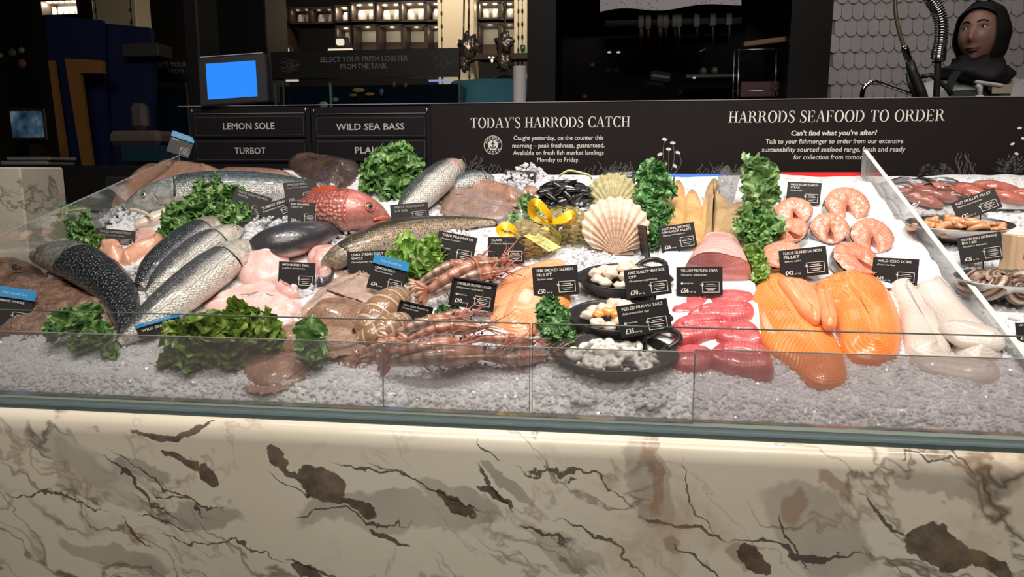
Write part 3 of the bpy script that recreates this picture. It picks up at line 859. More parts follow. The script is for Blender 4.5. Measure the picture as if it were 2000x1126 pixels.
tag(mb.build('crushed_ice', [M['ice'], M['ice_lump'], M['ice_white']]), 'sloping bed of crushed white ice under the fish', 'ice', None, 'stuff')
# ------------------------------------------------------------------ builders for fish and food
class Body:
    """a tapering body along a spine: head first, tail last"""
    def __init__(s, spine, a0, W=1.12, H=.86, n=52, lift=1.0, sink=.0, nose=.5):
        s.a0 = R(a0)
        S = []
        for px, py, hw in spine:
            p0 = bed(px, py); r = hw * mpp(p0)
            c = bed(px, py, r * H * lift - sink)
            S.append((c.x, c.y, c.z, r))
        P = spline(S, 240)
        L_ = np.r_[0, np.cumsum([np.linalg.norm(P[i + 1][:3] - P[i][:3]) for i in range(239)])]
        q_ = np.linspace(0, 1, n); q_ = (.75 * q_ + .25 * q_ ** 2) * L_[-1]
        P = [np.array([np.interp(x, L_, [p[k] for p in P]) for k in range(4)]) for x in q_]
        s.C = [Vector(p[:3]) for p in P]
        s.r = [max(.0008, p[3]) for p in P]
        s.W, s.H, s.n = W, H, n
        s.T, s.S, s.U = [], [], []
        for i in range(n):
            t = (s.C[min(i + 1, n - 1)] - s.C[max(i - 1, 0)]).normalized()
            sd = t.cross(EN).normalized()
            s.T.append(t); s.S.append(sd); s.U.append(sd.cross(t).normalized())
        s.len = sum((s.C[i + 1] - s.C[i]).length for i in range(n - 1))
    def at(s, u, a, k=1.0):
        x = min(max(u, 0), 1) * (s.n - 1); i = min(int(x), s.n - 2); f = x - i
        L = lambda A: A[i].lerp(A[i + 1], f)
        r = s.r[i] * (1 - f) + s.r[i + 1] * f
        a = R(a) if abs(a) > 7 or isinstance(a, int) else a
        return L(s.C) + L(s.S) * (math.cos(a) * r * s.W * k) + L(s.U) * (math.sin(a) * r * s.H * k)
    def nrm(s, u, a):
        e = .01
        du = s.at(min(u + e, 1), a) - s.at(max(u - e, 0), a); da = s.at(u, float(R(a)) + .08) - s.at(u, float(R(a)) - .08)
        return da.cross(du).normalized() * -1 if da.cross(du).length > 1e-12 else EN
    def rad(s, u):
        x = u * (s.n - 1); i = min(int(x), s.n - 2); return s.r[i] * (1 - x + i) + s.r[i + 1] * (x - i)
    def skin(s, mb, m=24, belly=0.0, amp=.02, mat=0):
        vs, uv, fs = [], [], []
        for i in range(s.n):
            for j in range(m):
                a = 2 * PI * j / m
                k = 1 + amp * noise.noise(s.C[i] * 60 + Vector((a, 0, 0)))
                rw = s.r[i] * s.W * k; rh = s.r[i] * s.H * k
                vs.append(s.C[i] + s.S[i] * (math.cos(a) * rw) + s.U[i] * (math.sin(a) * rh))
                uv.append((i / (s.n - 1), .5 * (1 - math.cos(a - s.a0))))
        for i in range(s.n - 1):
            for j in range(m):
                fs.append((i * m + j, (i + 1) * m + j, (i + 1) * m + (j + 1) % m, i * m + (j + 1) % m))
        # round nose and tail end
        for e, sg in ((0, -1), (s.n - 1, 1)):
            b = len(vs); vs.append(s.C[e] + s.T[e] * (sg * s.r[e] * .5)); uv.append((e / (s.n - 1), .4))
            for j in range(m):
                f = (e * m + j, e * m + (j + 1) % m, b)
                fs.append(f if sg > 0 else f[::-1])
        mb.add(vs, fs, uv, mat)
    def line(s, pts, k=1.01):
        return [s.at(u, a, k) for u, a in pts]

def fin(mb, root_pts, tip_dirs, lens, nr=14, mat=0, ripple=.002, spiky=0.0):
    """a thin rayed sheet: root curve, direction and length along it"""
    Rp = spline([tuple(p) for p in root_pts], nr) ; D = spline([tuple(d) for d in tip_dirs], nr); L = np.interp(np.linspace(0, 1, nr), np.linspace(0, 1, len(lens)), lens)
    vs, uv, fs = [], [], []
    K = 5
    for i in range(nr):
        d = Vector(D[i]).normalized()
        for k in range(K + 1):
            q = k / K
            l = L[i] * (1 - spiky * (i % 2))
            p = Vector(Rp[i]) + d * (l * q) + EN * (ripple * math.sin(i * 2.4) * q)
            vs.append(p); uv.append((i / nr, q))
    for i in range(nr - 1):
        for k in range(K):
            a = i * (K + 1) + k; fs.append((a, a + 1, a + K + 2, a + K + 1))
    n = len(vs)
    vs2 = [v - EN * .0006 for v in vs]
    mb.add(vs + vs2, fs + [tuple(x + n for x in f[::-1]) for f in fs], uv + uv, mat)

def eye(parent, b, u, a, r, iris='iris'):
    c = b.at(u, a, .97); nn = b.nrm(u, a)
    q = nn.to_track_quat('Z', 'Y').to_matrix()
    mb = MB()
    mb.ball(c, (r, r, r * .45), 16, 8, q, 0)
    mb.ball(c + nn * r * .22, (r * .56, r * .56, r * .34), 14, 8, q, 1)
    mb.tube([c + q @ Vector((math.cos(t) * r * 1.02, math.sin(t) * r * 1.02, r * .05)) for t in np.linspace(0, 2 * PI, 18, endpoint=False)], r * .13, 6, 1, True)
    mb.build('eye', [M[iris], M['wet_eye']], parent)

def fish(name, label, cat, spine, skin, a0, group=None, W=1.12, H=.86, lift=1.0, eyeu=.09, eyea=None, eyer=None, gill=.22, mouth=True, iris='iris', tail=True, tailmat='grey_fin', pect=True, pectmat='pink_fin', dorsal=None, sink=0.0, gillmat='crease'):
    b = Body(spine, a0, W, H, lift=lift, sink=sink)
    root = empty(name, bed(*spine[len(spine) // 2][:2]), label, cat, group)
    mb = MB(); b.skin(mb); mb.build('body', M[skin], root)
    sg = 1 if a0 < 90 else -1
    ea = eyea if eyea is not None else a0 + sg * 76
    if eyeu:
        eye(root, b, eyeu, ea, eyer or b.rad(eyeu) * .26, iris)
    if gill:
        g_ = MB()
        arc = [(gill + .035 * math.sin(k / 14 * PI) - .01 * k / 14, a0 + sg * (30 + 120 * k / 14)) for k in range(15)]
        g_.tube(b.line(arc, .995), [b.rad(gill) * .05 * (math.sin(PI * (i + .5) / 15) + .25) for i in range(15)], 6)
        arc2 = [(gill * .72 + .02 * math.sin(k / 9 * PI), a0 + sg * (84 + 52 * k / 9)) for k in range(10)]
        g_.tube(b.line(arc2, .995), b.rad(gill) * .018, 5)
        g_.build('gill_slit', M[gillmat], root)
    if mouth:
        m_ = MB(); m_.tube(b.line([(.004 + .05 * k / 8, a0 + sg * (112 + 18 * k / 8)) for k in range(9)], 1.0), b.rad(.08) * .05, 6)
        m_.build('mouth', M['crease'], root)
    if pect:
        u0 = gill + .05 if gill else .3
        f_ = MB(); rp = b.line([(u0, a0 + sg * 95), (u0 + .01, a0 + sg * 112)], 1.0)
        back = (b.at(u0 + .25, a0 + sg * 110) - rp[0]).normalized()
        fin(f_, rp, [back + EN * .12, back * .8 + EN * .0 - b.S[10] * sg * .0 - EY * .35], [b.rad(u0) * .95, b.rad(u0) * .7], 8)
        f_.build('pectoral_fin', M[pectmat], root)
    if dorsal:
        d0, d1, hgt = dorsal
        f_ = MB(); us = np.linspace(d0, d1, 6)
        rp = [b.at(u, a0, .98) for u in us]
        dd = [((b.at(u, a0) - b.at(u, a0, .0)).normalized() + b.T[int(u * 51)] * .7) for u in us]
        fin(f_, rp, dd, [b.rad(.4) * hgt * k for k in (.5, .9, 1, .9, .7, .4)], 17, spiky=.25)
        f_.build('dorsal_fin', M[tailmat], root)
    if tail:
        e = b.n - 1; t = b.T[e]; sd = b.S[e]
        c = b.C[e]; r = b.r[max(0, e - 5)]
        f_ = MB()
        fin(f_, [c - sd * b.r[e] * .9, c, c + sd * b.r[e] * .9], [t - sd * .75, t, t + sd * .75], [r * 2.3, r * 1.5, r * 2.3], 15)
        f_.build('tail_fin', M[tailmat], root)
    return root, b

def pillow(mb, outline, spine, th, K=9, n=72, p=2.0, lumps=.0, lf=30, base=0.0, mat=0, smooth_outline=True, rimdrop=0.0, seed=0, lift=0.0):
    """a rounded slice lying on the bed: pixel outline, pixel mid line, thickness th; top profile exponent p"""
    O = resample_closed(outline, n, smooth_outline)
    S = spline(spine, 30) if len(spine) > 1 else [np.array(spine[0], float)] * 2
    O3 = [bed(q[0], q[1], base) for q in O]
    S3 = [bed(q[0], q[1], base) for q in S]
    near = []
    for q in O3:
        dd = [(q - z).length for z in S3]
        i = int(np.argmin(dd)); near.append((i / (len(S3) - 1), S3[i]))
    # smooth the foot points
    vs, uv, fs = [], [], []
    dmax = max((q - z[1]).length for q, z in zip(O3, near)) + 1e-6
    for k in range(K + 1):
        t = (k / K) ** 1.5 if p < 3.5 else (k / K) ** 2.2
        hh = (1 - (1 - t) ** p) ** (1 / p)
        for q, (su, sp) in zip(O3, near):
            loc = .45 + .55 * min(1, (q - sp).length / dmax)
            w = q.lerp(sp, t * .985)
            z = th * hh * (loc if p < 3.5 else 1)
            if lumps: z += th * lumps * noise.noise(w * lf + Vector((seed, 0, seed))) * hh
            vs.append(w + EN * (z + lift)); uv.append((su, t))
    for k in range(K):
        for j in range(n):
            j2 = (j + 1) % n
            fs.append((k * n + j, k * n + j2, (k + 1) * n + j2, (k + 1) * n + j))
    fs.append(tuple(K * n + j for j in range(n)))
    # skirt and bottom
    b = len(vs)
    for q in O3: vs.append(q - EN * .004 + EN * lift); uv.append((0, 0))
    for j in range(n):
        j2 = (j + 1) % n
        fs.append((b + j, b + j2, j2, j))
    fs.append(tuple(b + j for j in range(n))[::-1])
    A = sum((O[j][0] * O[(j + 1) % n][1] - O[(j + 1) % n][0] * O[j][1]) for j in range(n))
    if A > 0: fs = [f[::-1] for f in fs]
    mb.add(vs, fs, uv, mat)
    return O3, near

def slice_thing(name, label, cat, outline, spine, th, mat, group=None, **kw):
    c = bed(sum(p[0] for p in outline) / len(outline), sum(p[1] for p in outline) / len(outline))
    mb = MB(); pillow(mb, outline, spine, th, **kw)
    o = mb.build(name, M[mat], None, c)
    return tag(o, label, cat, group)

def flatfish(name, label, outline, spine, th, mat, eyes=(), finmat=None, group=None, gill=None, **kw):
    c = bed(sum(p[0] for p in outline) / len(outline), sum(p[1] for p in outline) / len(outline))
    root = empty(name, c, label, 'fish', group)
    mb = MB(); O3, near = pillow(mb, outline, spine, th, **kw); mb.build('body', M[mat], root)
    base = kw.get('base', 0) + kw.get('lift', 0)
    # frilly fin all round
    f = MB(); vs, fs, uv = [], [], []
    N = len(O3)
    for i, (q, (su, sp)) in enumerate(zip(O3, near)):
        d = (q - sp); L = d.length; d.normalize()
        vs += [q - d * .002 + EN * (.003 + kw.get('lift', 0)), q + d * min(.016, L * .28) * (1 + .25 * (i % 2)) + EN * (.002 * math.sin(i * 1.7) + kw.get('lift', 0))]; uv += [(0, .2), (0, 0)]
    for i in range(N):
        j = (i + 1) % N; fs.append((2 * i, 2 * i + 1, 2 * j + 1, 2 * j))
    f.add(vs, fs, uv); f.build('fin', M[finmat or mat], root)
    for (px, py, r, h) in eyes:
        p = bed(px, py, h)
        e = MB(); e.ball(p, (r, r, r * .7), 12, 8); e.ball(p + EN * r * .3 - EY * r * .3, r * .7, 12, 8, None, 1); e.build('eye', [M[mat], M['wet_eye']], root)
    if gill:
        g_ = MB(); g_.tube([bed(x, y, h) for x, y, h in gill], .0022, 6); g_.build('gill_slit', M['crease'], root)
    return root

def leaf(mb, base, d, s, n, L, W, bend=.5, cup=.3, ruf=.12, fr=5, seed=0, lobes=.0, nu=20, nv=14, tw=0.0):
    ph = seed * 1.7
    vs, uv, fs = [], [], []
    for i in range(nu + 1):
        u = i / nu
        w = W * max(.1, math.sin(PI * (.05 + .91 * u) ** .85)) ** .6 * (1 + lobes * math.sin(u * 17 + ph))
        ang = tw * u
        s2 = s * math.cos(ang) + n * math.sin(ang); n2 = n * math.cos(ang) - s * math.sin(ang)
        ctr = base + d * (L * u * (1 - .25 * bend * u)) + n * (L * (.35 * u - bend * u * u))
        for j in range(nv + 1):
            v = 2 * j / nv - 1
            e = abs(v)
            rp = ruf * L * (e ** 2.2) * (math.sin(fr * u * 4.4 + ph + (1.3 if v > 0 else 0)) + .6 * math.sin(fr * u * 7.6 + 2 * ph + v * 3)) + ruf * .8 * L * noise.noise(Vector((u * 4, v * 3, seed * 9.1)))
            rs = ruf * L * .5 * e * math.sin(fr * u * 6.1 + ph * 1.9)
            vs.append(ctr + s2 * (v * w + rs * (1 if v > 0 else -1)) + n2 * (cup * W * e * e + rp) + d * (rs * .7)); uv.append((u, e))
    c = nv + 1
    for i in range(nu):
        for j in range(nv): fs.append((i * c + j, i * c + j + 1, (i + 1) * c + j + 1, (i + 1) * c + j))
    mb.add(vs, fs, uv)

def bunch(name, label, cat, blobs, mat, seed=1, ruf=.13, fr=5, per=9, cup=.3, bend=.5, lobes=.05, wk=.55, stalks=0, h0=.0, upk=.8, lk=1.0, group=None, nu=20, nv=14):
    """a bunch of leaves: blobs are (px, py, radius px, height)"""
    rn = random.Random(seed)
    c0 = bed(sum(b[0] for b in blobs) / len(blobs), sum(b[1] for b in blobs) / len(blobs))
    root = empty(name, c0, label, cat, group)
    mb = MB(); st = MB()
    for b in blobs:
        px, py, rp = b[:3]; h = b[3] if len(b) > 3 else 0.012
        p0 = bed(px, py, h); r = rp * mpp(p0)
        npl = b[4] if len(b) > 4 else per
        for k in range(npl):
            a = 2 * PI * (k + rn.random() * .7) / npl
            el = rn.uniform(.1, upk)
            vw = (EYEV - p0).normalized()
            out = (EX * math.cos(a) + (EY * .5 + Vector((0, 0, .6))) * math.sin(a))
            d = (out * (1 - el) + (EN * .6 + vw * .5) * el).normalized()
            s_ = d.cross(EN * .6 + vw * .8 + Vector((rn.uniform(-.4, .4), 0, rn.uniform(-.3, .3)))).normalized()
            nn = s_.cross(d).normalized()
            L = r * rn.uniform(.85, 1.25) * lk
            bs = p0 - d * r * .12 + EX * rn.uniform(-.1, .1) * r
            leaf(mb, bs, d, s_, nn, L, L * wk * rn.uniform(.8, 1.2), bend * rn.uniform(.5, 1.4), cup, ruf, fr * rn.uniform(.8, 1.2), rn.random() * 50, lobes, nu, nv, rn.uniform(-.5, .5))
            if k < stalks:
                st.tube([bs - d * r * .25 - EN * .004, bs, bs + d * L * .35 + nn * .002], [.0035, .003, .0015], 7)
    mb.build('foliage', M[mat], root)
    if stalks: st.build('stalk', M['stalk'], root)
    return root

# ------------------------------------------------------------------ price tags
def card_at(corners, base_px=None, dy=0.0):
    """four pixel corners TL TR BR BL -> a real upright card standing on the bed"""
    tl, tr, br, bl = [Vector((*c, 0)) for c in corners]
    bx, by = (bl.x + br.x) / 2, max(bl.y, br.y)
    if base_px: bx, by = base_px
    foot = bed(bx, by + dy)
    vw = (foot - EYEV); vw.z = 0; vw.normalize()
    n = (-vw * math.cos(R(14)) + Vector((0, 0, 1)) * math.sin(R(14))).normalized()
    def hit(c):
        d = ray(c.x, c.y); return EYEV + d * ((foot - EYEV).dot(n) / d.dot(n))
    A, B, C_, D = hit(tl), hit(tr), hit(br), hit(bl)
    ctr = (A + B + C_ + D) / 4
    ex = ((B - A) + (C_ - D)); w = ex.length / 2; ex.normalize()
    ey = ((A - D) + (B - C_)); h = ey.length / 2
    ey = (ey - ex * ey.dot(ex)).normalized()
    return foot, ctr, ex, ey, w, h

TAGS = []
def price_tag(corners, label, lines, price=None, latin=None, head=False, framed=False, box=True, spike=14, unit='per kg', msc=None, group='price cards on the ice', base=None, dim=False):
    foot, c, ex, ey, w, h = card_at(corners, base, spike)
    n = ex.cross(ey).normalized()
    if n.dot(EYEV - c) < 0: n = -n
    rot = Matrix((ex, ey, n)).transposed()
    root = empty('price_tag', foot, label, 'price tag', group)
    th = .0025
    mb = MB(); mb.box(c - n * th, (w, h, th), rot, 0, .0006); mb.build('card', M['black_card'], root)
    o = c - ex * (w / 2) - ey * (h / 2) + n * (.0005)
    sp = MB(); low = c - ey * (h / 2)
    sp.tube([c - n * (th + .0016), low - n * (th + .0016), foot - EN * .012 - n * .004], [.0016, .0016, .0012], 6)
    sp.build('stake', M['tag_frame'], root)
    if framed:
        f = MB(); b = w * .035
        for (x0, y0, x1, y1) in ((-b, -b, w + b, b * .4), (-b, h - b * .4, w + b, h + b), (-b, 0, b * .4, h), (w - b * .4, 0, w + b, h)):
            f.box(o + ex * ((x0 + x1) / 2) + ey * ((y0 + y1) / 2), (x1 - x0, y1 - y0, .006), rot, 0, .0008)
        f.build('frame', M['tag_frame'], root)
    top = h
    if head:
        hb = MB(); hh = h * .27
        hb.box(o + ex * w / 2 + ey * (h - hh / 2) + n * .0012, (w * 1.02, hh, .003), rot, 0, .0005)
        hp = hb.build('header_card', M['blue_card'], root)
        t = MB()
        put_text(t, head, w * .085, o + ex * w * .5 + ey * (h - hh * .62) + n * .0031, ex, ey, 'C', shear=.25, width=w * .6)
        t.build('header_lettering', M['ink'], hp)
        top = h - hh
    ink = MB(); k = w * .078
    y = top - k * 1.5
    for ln in lines:
        wd = min(w * .8, len(ln) * k * .72)
        put_text(ink, ln, k * 1.15, o + ex * w * .1 + ey * y, ex, ey, 'L', .012, width=wd); y -= k * 1.2
    if latin:
        put_text(ink, latin, k * .85, o + ex * w * .1 + ey * (y + .1 * k), ex, ey, 'L', .0, .3, width=min(w * .62, len(latin) * k * .42))
    if price:
        x0 = o + ex * w * .1 + ey * (h * .1)
        put_text(ink, price, k * 1.75, x0, ex, ey, 'L', .02, width=w * .17)
        if unit: put_text(ink, unit, k * .7, x0 + ex * w * .19, ex, ey, 'L', .0, .2, width=w * .13)
    if msc:
        ribbon2d(ink, [(w * .125 + w * .018 * math.cos(a), h * .42 + w * .018 * math.sin(a)) for a in np.linspace(0, 2 * PI, 10)], w * .02, o, ex, ey)
        put_text(ink, msc, k * .7, o + ex * w * .165 + ey * (h * .4), ex, ey, 'L', 0, .2, width=w * .2)
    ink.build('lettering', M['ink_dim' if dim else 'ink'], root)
    if box:
        d = MB(); x0, x1, y0, y1 = w * .56, w * .93, h * .1, min(h * .47, top * .55)
        frame2d(d, x0, y0, x1, y1, w * .011, o, ex, ey)
        for i, (yy, ll) in enumerate(((.74, .5), (.58, .72), (.36, .6), (.2, .4))):
            cx = (x0 + x1) / 2; hw = (x1 - x0) * ll / 2; yv = y0 + (y1 - y0) * yy
            rect2d(d, cx - hw, yv, cx + hw, yv + w * .013, o, ex, ey)
        ya = y0 + (y1 - y0) * .62
        ribbon2d(d, [(x0, y1 - .1 * (y1 - y0)), (x0 - w * .004, ya)], w * .014, o, ex, ey)
        ribbon2d(d, [(x0 - w * .035, ya + w * .035), (x0 - w * .002, ya - w * .01), (x0 + w * .03, ya + w * .03)], w * .013, o, ex, ey)
        d.build('info_box', M['ink_dim' if dim else 'ink'], root)
    return root

def Q(x0, y0, x1, y1, sk=0.0, rise=0.0):
    """corners of a slightly rolled card: rise = how much the right end is lower in pixels, sk = sideways lean of the top"""
    return ((x0 + sk, y0), (x1 + sk, y0 + rise), (x1, y1 + rise), (x0, y1))
# ------------------------------------------------------------------ whole fish, left to right
# back left: brown flatfish and a salmon
flatfish('brown_flatfish', 'large smooth brown flatfish at the back left corner of the ice',
         [(228, 402), (243, 366), (268, 342), (300, 331), (345, 329), (378, 340), (380, 368), (340, 380), (295, 392), (262, 405)], [(262, 380), (310, 358), (350, 352)], .050, 'fl_brown', lumps=.25, lf=22)
flatfish('brown_flatfish', 'brown flatfish behind the kale with its edge against the back rail',
         [(300, 338), (330, 324), (380, 326), (428, 336), (440, 352), (400, 362), (345, 352)], [(335, 340), (400, 344)], .045, 'fl_brown', base=.012)
flatfish('dark_flatfish', 'low dark brown flatfish behind the silver body of the back salmon',
         [(412, 348), (445, 335), (495, 334), (545, 337), (572, 346), (560, 358), (480, 360), (430, 358)], [(445, 346), (545, 347)], .030, 'fl_brown', base=.012)
fish('salmon', 'big silver salmon lying behind the kale, head with open jaw at left', 'fish',
     [(249, 405, 6), (266, 398, 19), (300, 387, 29), (345, 377, 35), (400, 372, 38), (470, 369, 36), (530, 368, 31), (585, 368, 22), (640, 368, 12)],
     'sk_salmon', 118, W=1.05, H=.9, eyeu=.21, eyer=.0085, gill=.36, tail=False, pect=False)
jaw = [o for o in bpy.data.objects if o.name.startswith('salmon') and o.type == 'EMPTY'][-1]
jm = MB(); P = [bed(x, y, .014) for x, y in ((262, 442), (280, 437), (305, 428), (335, 418))]
jm.tube(spline([tuple(p) for p in P], 12), [.007, .010, .013, .015, .017, .019, .02, .021, .022, .023, .023, .022], 14)
jm.build('lower_jaw', M['jaw_pale'], jaw)
jm = MB(); P = [bed(x, y, .040) for x, y in ((252, 408), (268, 411), (285, 417), (297, 424))]
jm.tube(spline([tuple(p) for p in P], 10), [.003, .004, .005, .0055, .006, .006, .006, .005, .004, .002], 8); jm.build('lip', M['jaw_pale'], jaw)

# dark salmon in front of the left divider
fish('salmon', 'dark blue-black salmon at the left end, nose towards the glass divider', 'fish',
     [(66, 500, 7), (82, 496, 22), (110, 498, 33), (150, 510, 39), (190, 534, 38), (222, 562, 33), (242, 598, 27), (249, 635, 20), (245, 665, 12)],
     'sk_dark_salmon', 122, W=1.08, H=.78, eyeu=.17, eyer=.0075, gill=.38, tail=False, pect=False)

# three silver sea bass
B3 = 'silver sea bass in the row of three'
fish('sea_bass', 'sea bass with dark back, farthest left of the three silver bass', 'fish',
     [(449, 435, 8), (436, 437, 17), (415, 442, 25), (378, 462, 31), (335, 497, 33), (300, 530, 28), (273, 560, 13)], 'sk_bass_dark', 62, eyeu=.17, eyer=.0075, gill=.36, tail=False, pect=False, group=B3)
fish('sea_bass', 'silver sea bass lying between the other two, snout towards the kale', 'fish',
     [(468, 450, 8), (455, 452, 17), (432, 462, 25), (395, 484, 31), (350, 523, 32), (315, 553, 25), (290, 574, 12)], 'sk_bass', 62, eyeu=.17, eyer=.0075, gill=.36, tail=False, pect=True, pectmat='grey_fin', group=B3)
fish('sea_bass', 'largest pale sea bass, in front of the other two with tail at the glass', 'fish',
     [(499, 481, 9), (486, 484, 21), (462, 495, 31), (420, 522, 38), (370, 562, 39), (318, 603, 34), (272, 640, 25), (232, 668, 12)], 'sk_bass', 62, eyeu=.17, eyer=.009, gill=.36, tail=True, pect=True, pectmat='pink_fin', group=B3)

# brown rough fish at the far left front
flatfish('turbot', 'rough brown turbot at the front left corner of the counter',
         [(-70, 520), (-10, 512), (30, 510), (58, 527), (85, 545), (120, 552), (165, 565), (205, 580), (236, 602), (232, 628), (205, 645), (120, 655), (20, 658), (-70, 648)],
         [(-20, 570), (60, 590), (130, 605), (190, 612)], .040, 'fl_rough', lumps=.6, lf=26, eyes=((32, 522, .010, .035),))

# grey fish with a pink belly
fish('coley', 'grey-backed fish with pink belly in front of the red snapper card', 'fish',
     [(478, 502, 5), (492, 492, 22), (525, 478, 33), (565, 468, 36), (605, 459, 31), (640, 450, 22), (665, 446, 10)], 'sk_grey', 62, W=1.15, H=.85, eyeu=None, gill=None, mouth=False, tail=False, pect=False)
_gf = bpy.data.objects['coley']
f_ = MB(); fin(f_, [bed(470, 495, .02), bed(485, 515, .02)], [bed(492, 474, .05) - bed(470, 495, .02), bed(500, 480, .05) - bed(485, 515, .02)], [.035, .04], 8); f_.build('pectoral_fin', M['pink_fin'], _gf)

# red snapper
rs, sb = fish('red_snapper', 'red snapper with open eye facing right beside its black card', 'fish',
     [(763, 431, 5), (751, 426, 14), (732, 419, 26), (705, 413, 37), (672, 410, 42), (638, 410, 39), (612, 411, 32), (592, 412, 22)], 'sk_snapper', 62, W=1.06, H=.92,
     eyeu=.33, eyea=136, eyer=.0105, gill=.46, gillmat='lip', mouth=False, iris='iris_blue', tail=False, pect=False, lift=1.05)
l_ = MB()
for k_, off in ((1.02, 0), (1.0, 14)):
    l_.tube(sb.line([(.015 + .27 * i / 10, 146 + off + 34 * (i / 10)) for i in range(11)], k_), [.0028 + .0024 * math.sin(PI * (i + .3) / 11) for i in range(11)], 8)
l_.build('lip', M['lip'], rs)
l_ = MB(); l_.tube(sb.line([(.02 + .255 * i / 10, 153 + 34 * (i / 10)) for i in range(11)], 1.02), .0012, 6); l_.build('mouth', M['crease'], rs)
l_ = MB(); c = sb.at(.33, 136, .985); q = sb.nrm(.33, 136).to_track_quat('Z', 'Y').to_matrix()
l_.tube([c + q @ Vector((math.cos(t) * .0125, math.sin(t) * .0125, .001)) for t in np.linspace(0, 2 * PI, 22, endpoint=False)], .0024, 7, 0, True); l_.build('eye_ring', M['lip'], rs)
f_ = MB(); us = np.linspace(.58, .92, 7); rp = [sb.at(u, 66, .98) for u in us]
fin(f_, rp, [(sb.at(u, 66) - sb.at(u, 66, 0)).normalized() * .5 + sb.T[int(u * 51)] * 1.0 + EN * .15 for u in us], [.012, .024, .03, .03, .028, .022, .015], 19, spiky=.35); f_.build('dorsal_fin', M['red_fin'], rs)
f_ = MB(); fin(f_, [bed(648, 449, .035), bed(640, 456, .03)], [bed(610, 468, .03) - bed(648, 449, .035), bed(606, 478, .02) - bed(640, 456, .03)], [.05, .052], 9); f_.build('pectoral_fin', M['red_fin'], rs)

# dark brown fish at the back
flatfish('dark_brown_fish', 'shiny dark brown fish at the back behind the red snapper',
         [(563, 334), (574, 317), (605, 309), (645, 314), (682, 326), (704, 330), (700, 352), (680, 372), (645, 384), (612, 374), (585, 352)], [(600, 330), (640, 345), (672, 352)], .062, 'fl_dark', p=2.2, lumps=.18, lf=20)
# upright silver bass at the back and its neighbour
fish('sea_bass', 'silver sea bass standing head up at the back beside the kale', 'fish',
     [(897, 322, 8), (890, 326, 17), (873, 336, 25), (846, 358, 29), (818, 384, 27), (795, 408, 20), (775, 428, 8)], 'sk_bass', 52, W=1.1, H=.95, eyeu=.2, gill=.38, gillmat='lip', tail=False, pect=False, lift=1.3)
fish('sea_bass', 'smaller blue-grey sea bass head in the ice behind the plaice', 'fish',
     [(962, 352, 6), (950, 349, 14), (930, 350, 20), (905, 357, 20), (880, 370, 12)], 'sk_salmon', 58, eyeu=.14, eyer=.006, gill=.4, tail=False, pect=False, lift=1.2)
# plaice
flatfish('plaice', 'grey-brown plaice with orange spots lying in the ice at the back middle',
         [(842, 392), (862, 374), (890, 366), (930, 366), (972, 378), (1000, 396), (1006, 418), (985, 432), (948, 434), (905, 424), (862, 410)], [(872, 392), (925, 398), (975, 412)], .030, 'fl_plaice', lumps=.2)
flatfish('plaice', 'second plaice half under the spotted one, pushed against the back ice',
         [(898, 372), (915, 360), (950, 359), (985, 366), (1012, 374), (1022, 388), (1000, 398), (955, 384)], [(925, 368), (990, 380)], .034, 'fl_brown', base=.012)
f_ = MB()
pillow(f_, [(1022, 372), (1032, 366), (1048, 369), (1052, 376), (1038, 380), (1026, 378)], [(1030, 373), (1046, 373)], .016); _t = f_.build('fish_tail', M['fl_brown'], None, bed(1035, 373)); tag(_t, 'small brown fish tail poking out of the ice left of the mussels', 'fish')
# trout
fish('trout', 'long speckled brown trout arched across the middle of the ice', 'fish',
     [(628, 520, 7), (640, 513, 17), (662, 502, 25), (700, 484, 31), (755, 462, 32), (815, 447, 27), (872, 439, 20), (925, 434, 12), (968, 434, 7)], 'sk_trout', 122, W=1.1, H=.85, eyeu=None, gill=.15, mouth=False, tail=True, pect=False)

# ------------------------------------------------------------------ flat soles
flatfish('lemon_sole', 'pale lemon sole with its head beside the blue-topped card',
         [(585, 614), (604, 588), (632, 562), (664, 540), (690, 519), (712, 514), (721, 534), (735, 556), (738, 582), (735, 606), (702, 596), (660, 596), (622, 614)], [(612, 600), (660, 568), (705, 548)], .022, 'fl_pale', eyes=((700, 522, .0045, .018), (708, 530, .0045, .018)), lumps=.3)
flatfish('lemon_sole', 'brown lemon sole with round snout, middle of the three overlapping',
         [(596, 620), (630, 594), (672, 587), (708, 597), (738, 607), (731, 626), (712, 640), (670, 634), (630, 630)], [(622, 612), (670, 608), (716, 614)], .024, 'fl_tan', base=.016, eyes=((727, 605, .005, .036), (720, 612, .005, .036)), lumps=.3)
flatfish('lemon_sole', 'brown lemon sole nearest the front glass beside the green leaf',
         [(508, 672), (545, 646), (586, 632), (634, 623), (682, 632), (712, 654), (697, 676), (650, 688), (590, 690), (540, 690)], [(545, 665), (610, 652), (675, 655)], .026, 'fl_tan', base=.014, eyes=((692, 644, .005, .035),), lumps=.3)
flatfish('lemon_sole', 'lemon sole hanging down over the front edge behind the cloudy sheet',
         [(462, 700), (500, 680), (552, 672), (600, 680), (600, 712), (570, 742), (530, 756), (496, 752), (474, 730)], [(500, 705), (540, 715)], .020, 'fl_brown', lumps=.3)
flatfish('sole_tail', 'brown sole tail in front of the prawns behind the cloudy sheet',
         [(630, 690), (665, 676), (705, 678), (738, 694), (715, 712), (668, 706)], [(655, 690), (712, 694)], .014, 'fl_brown')

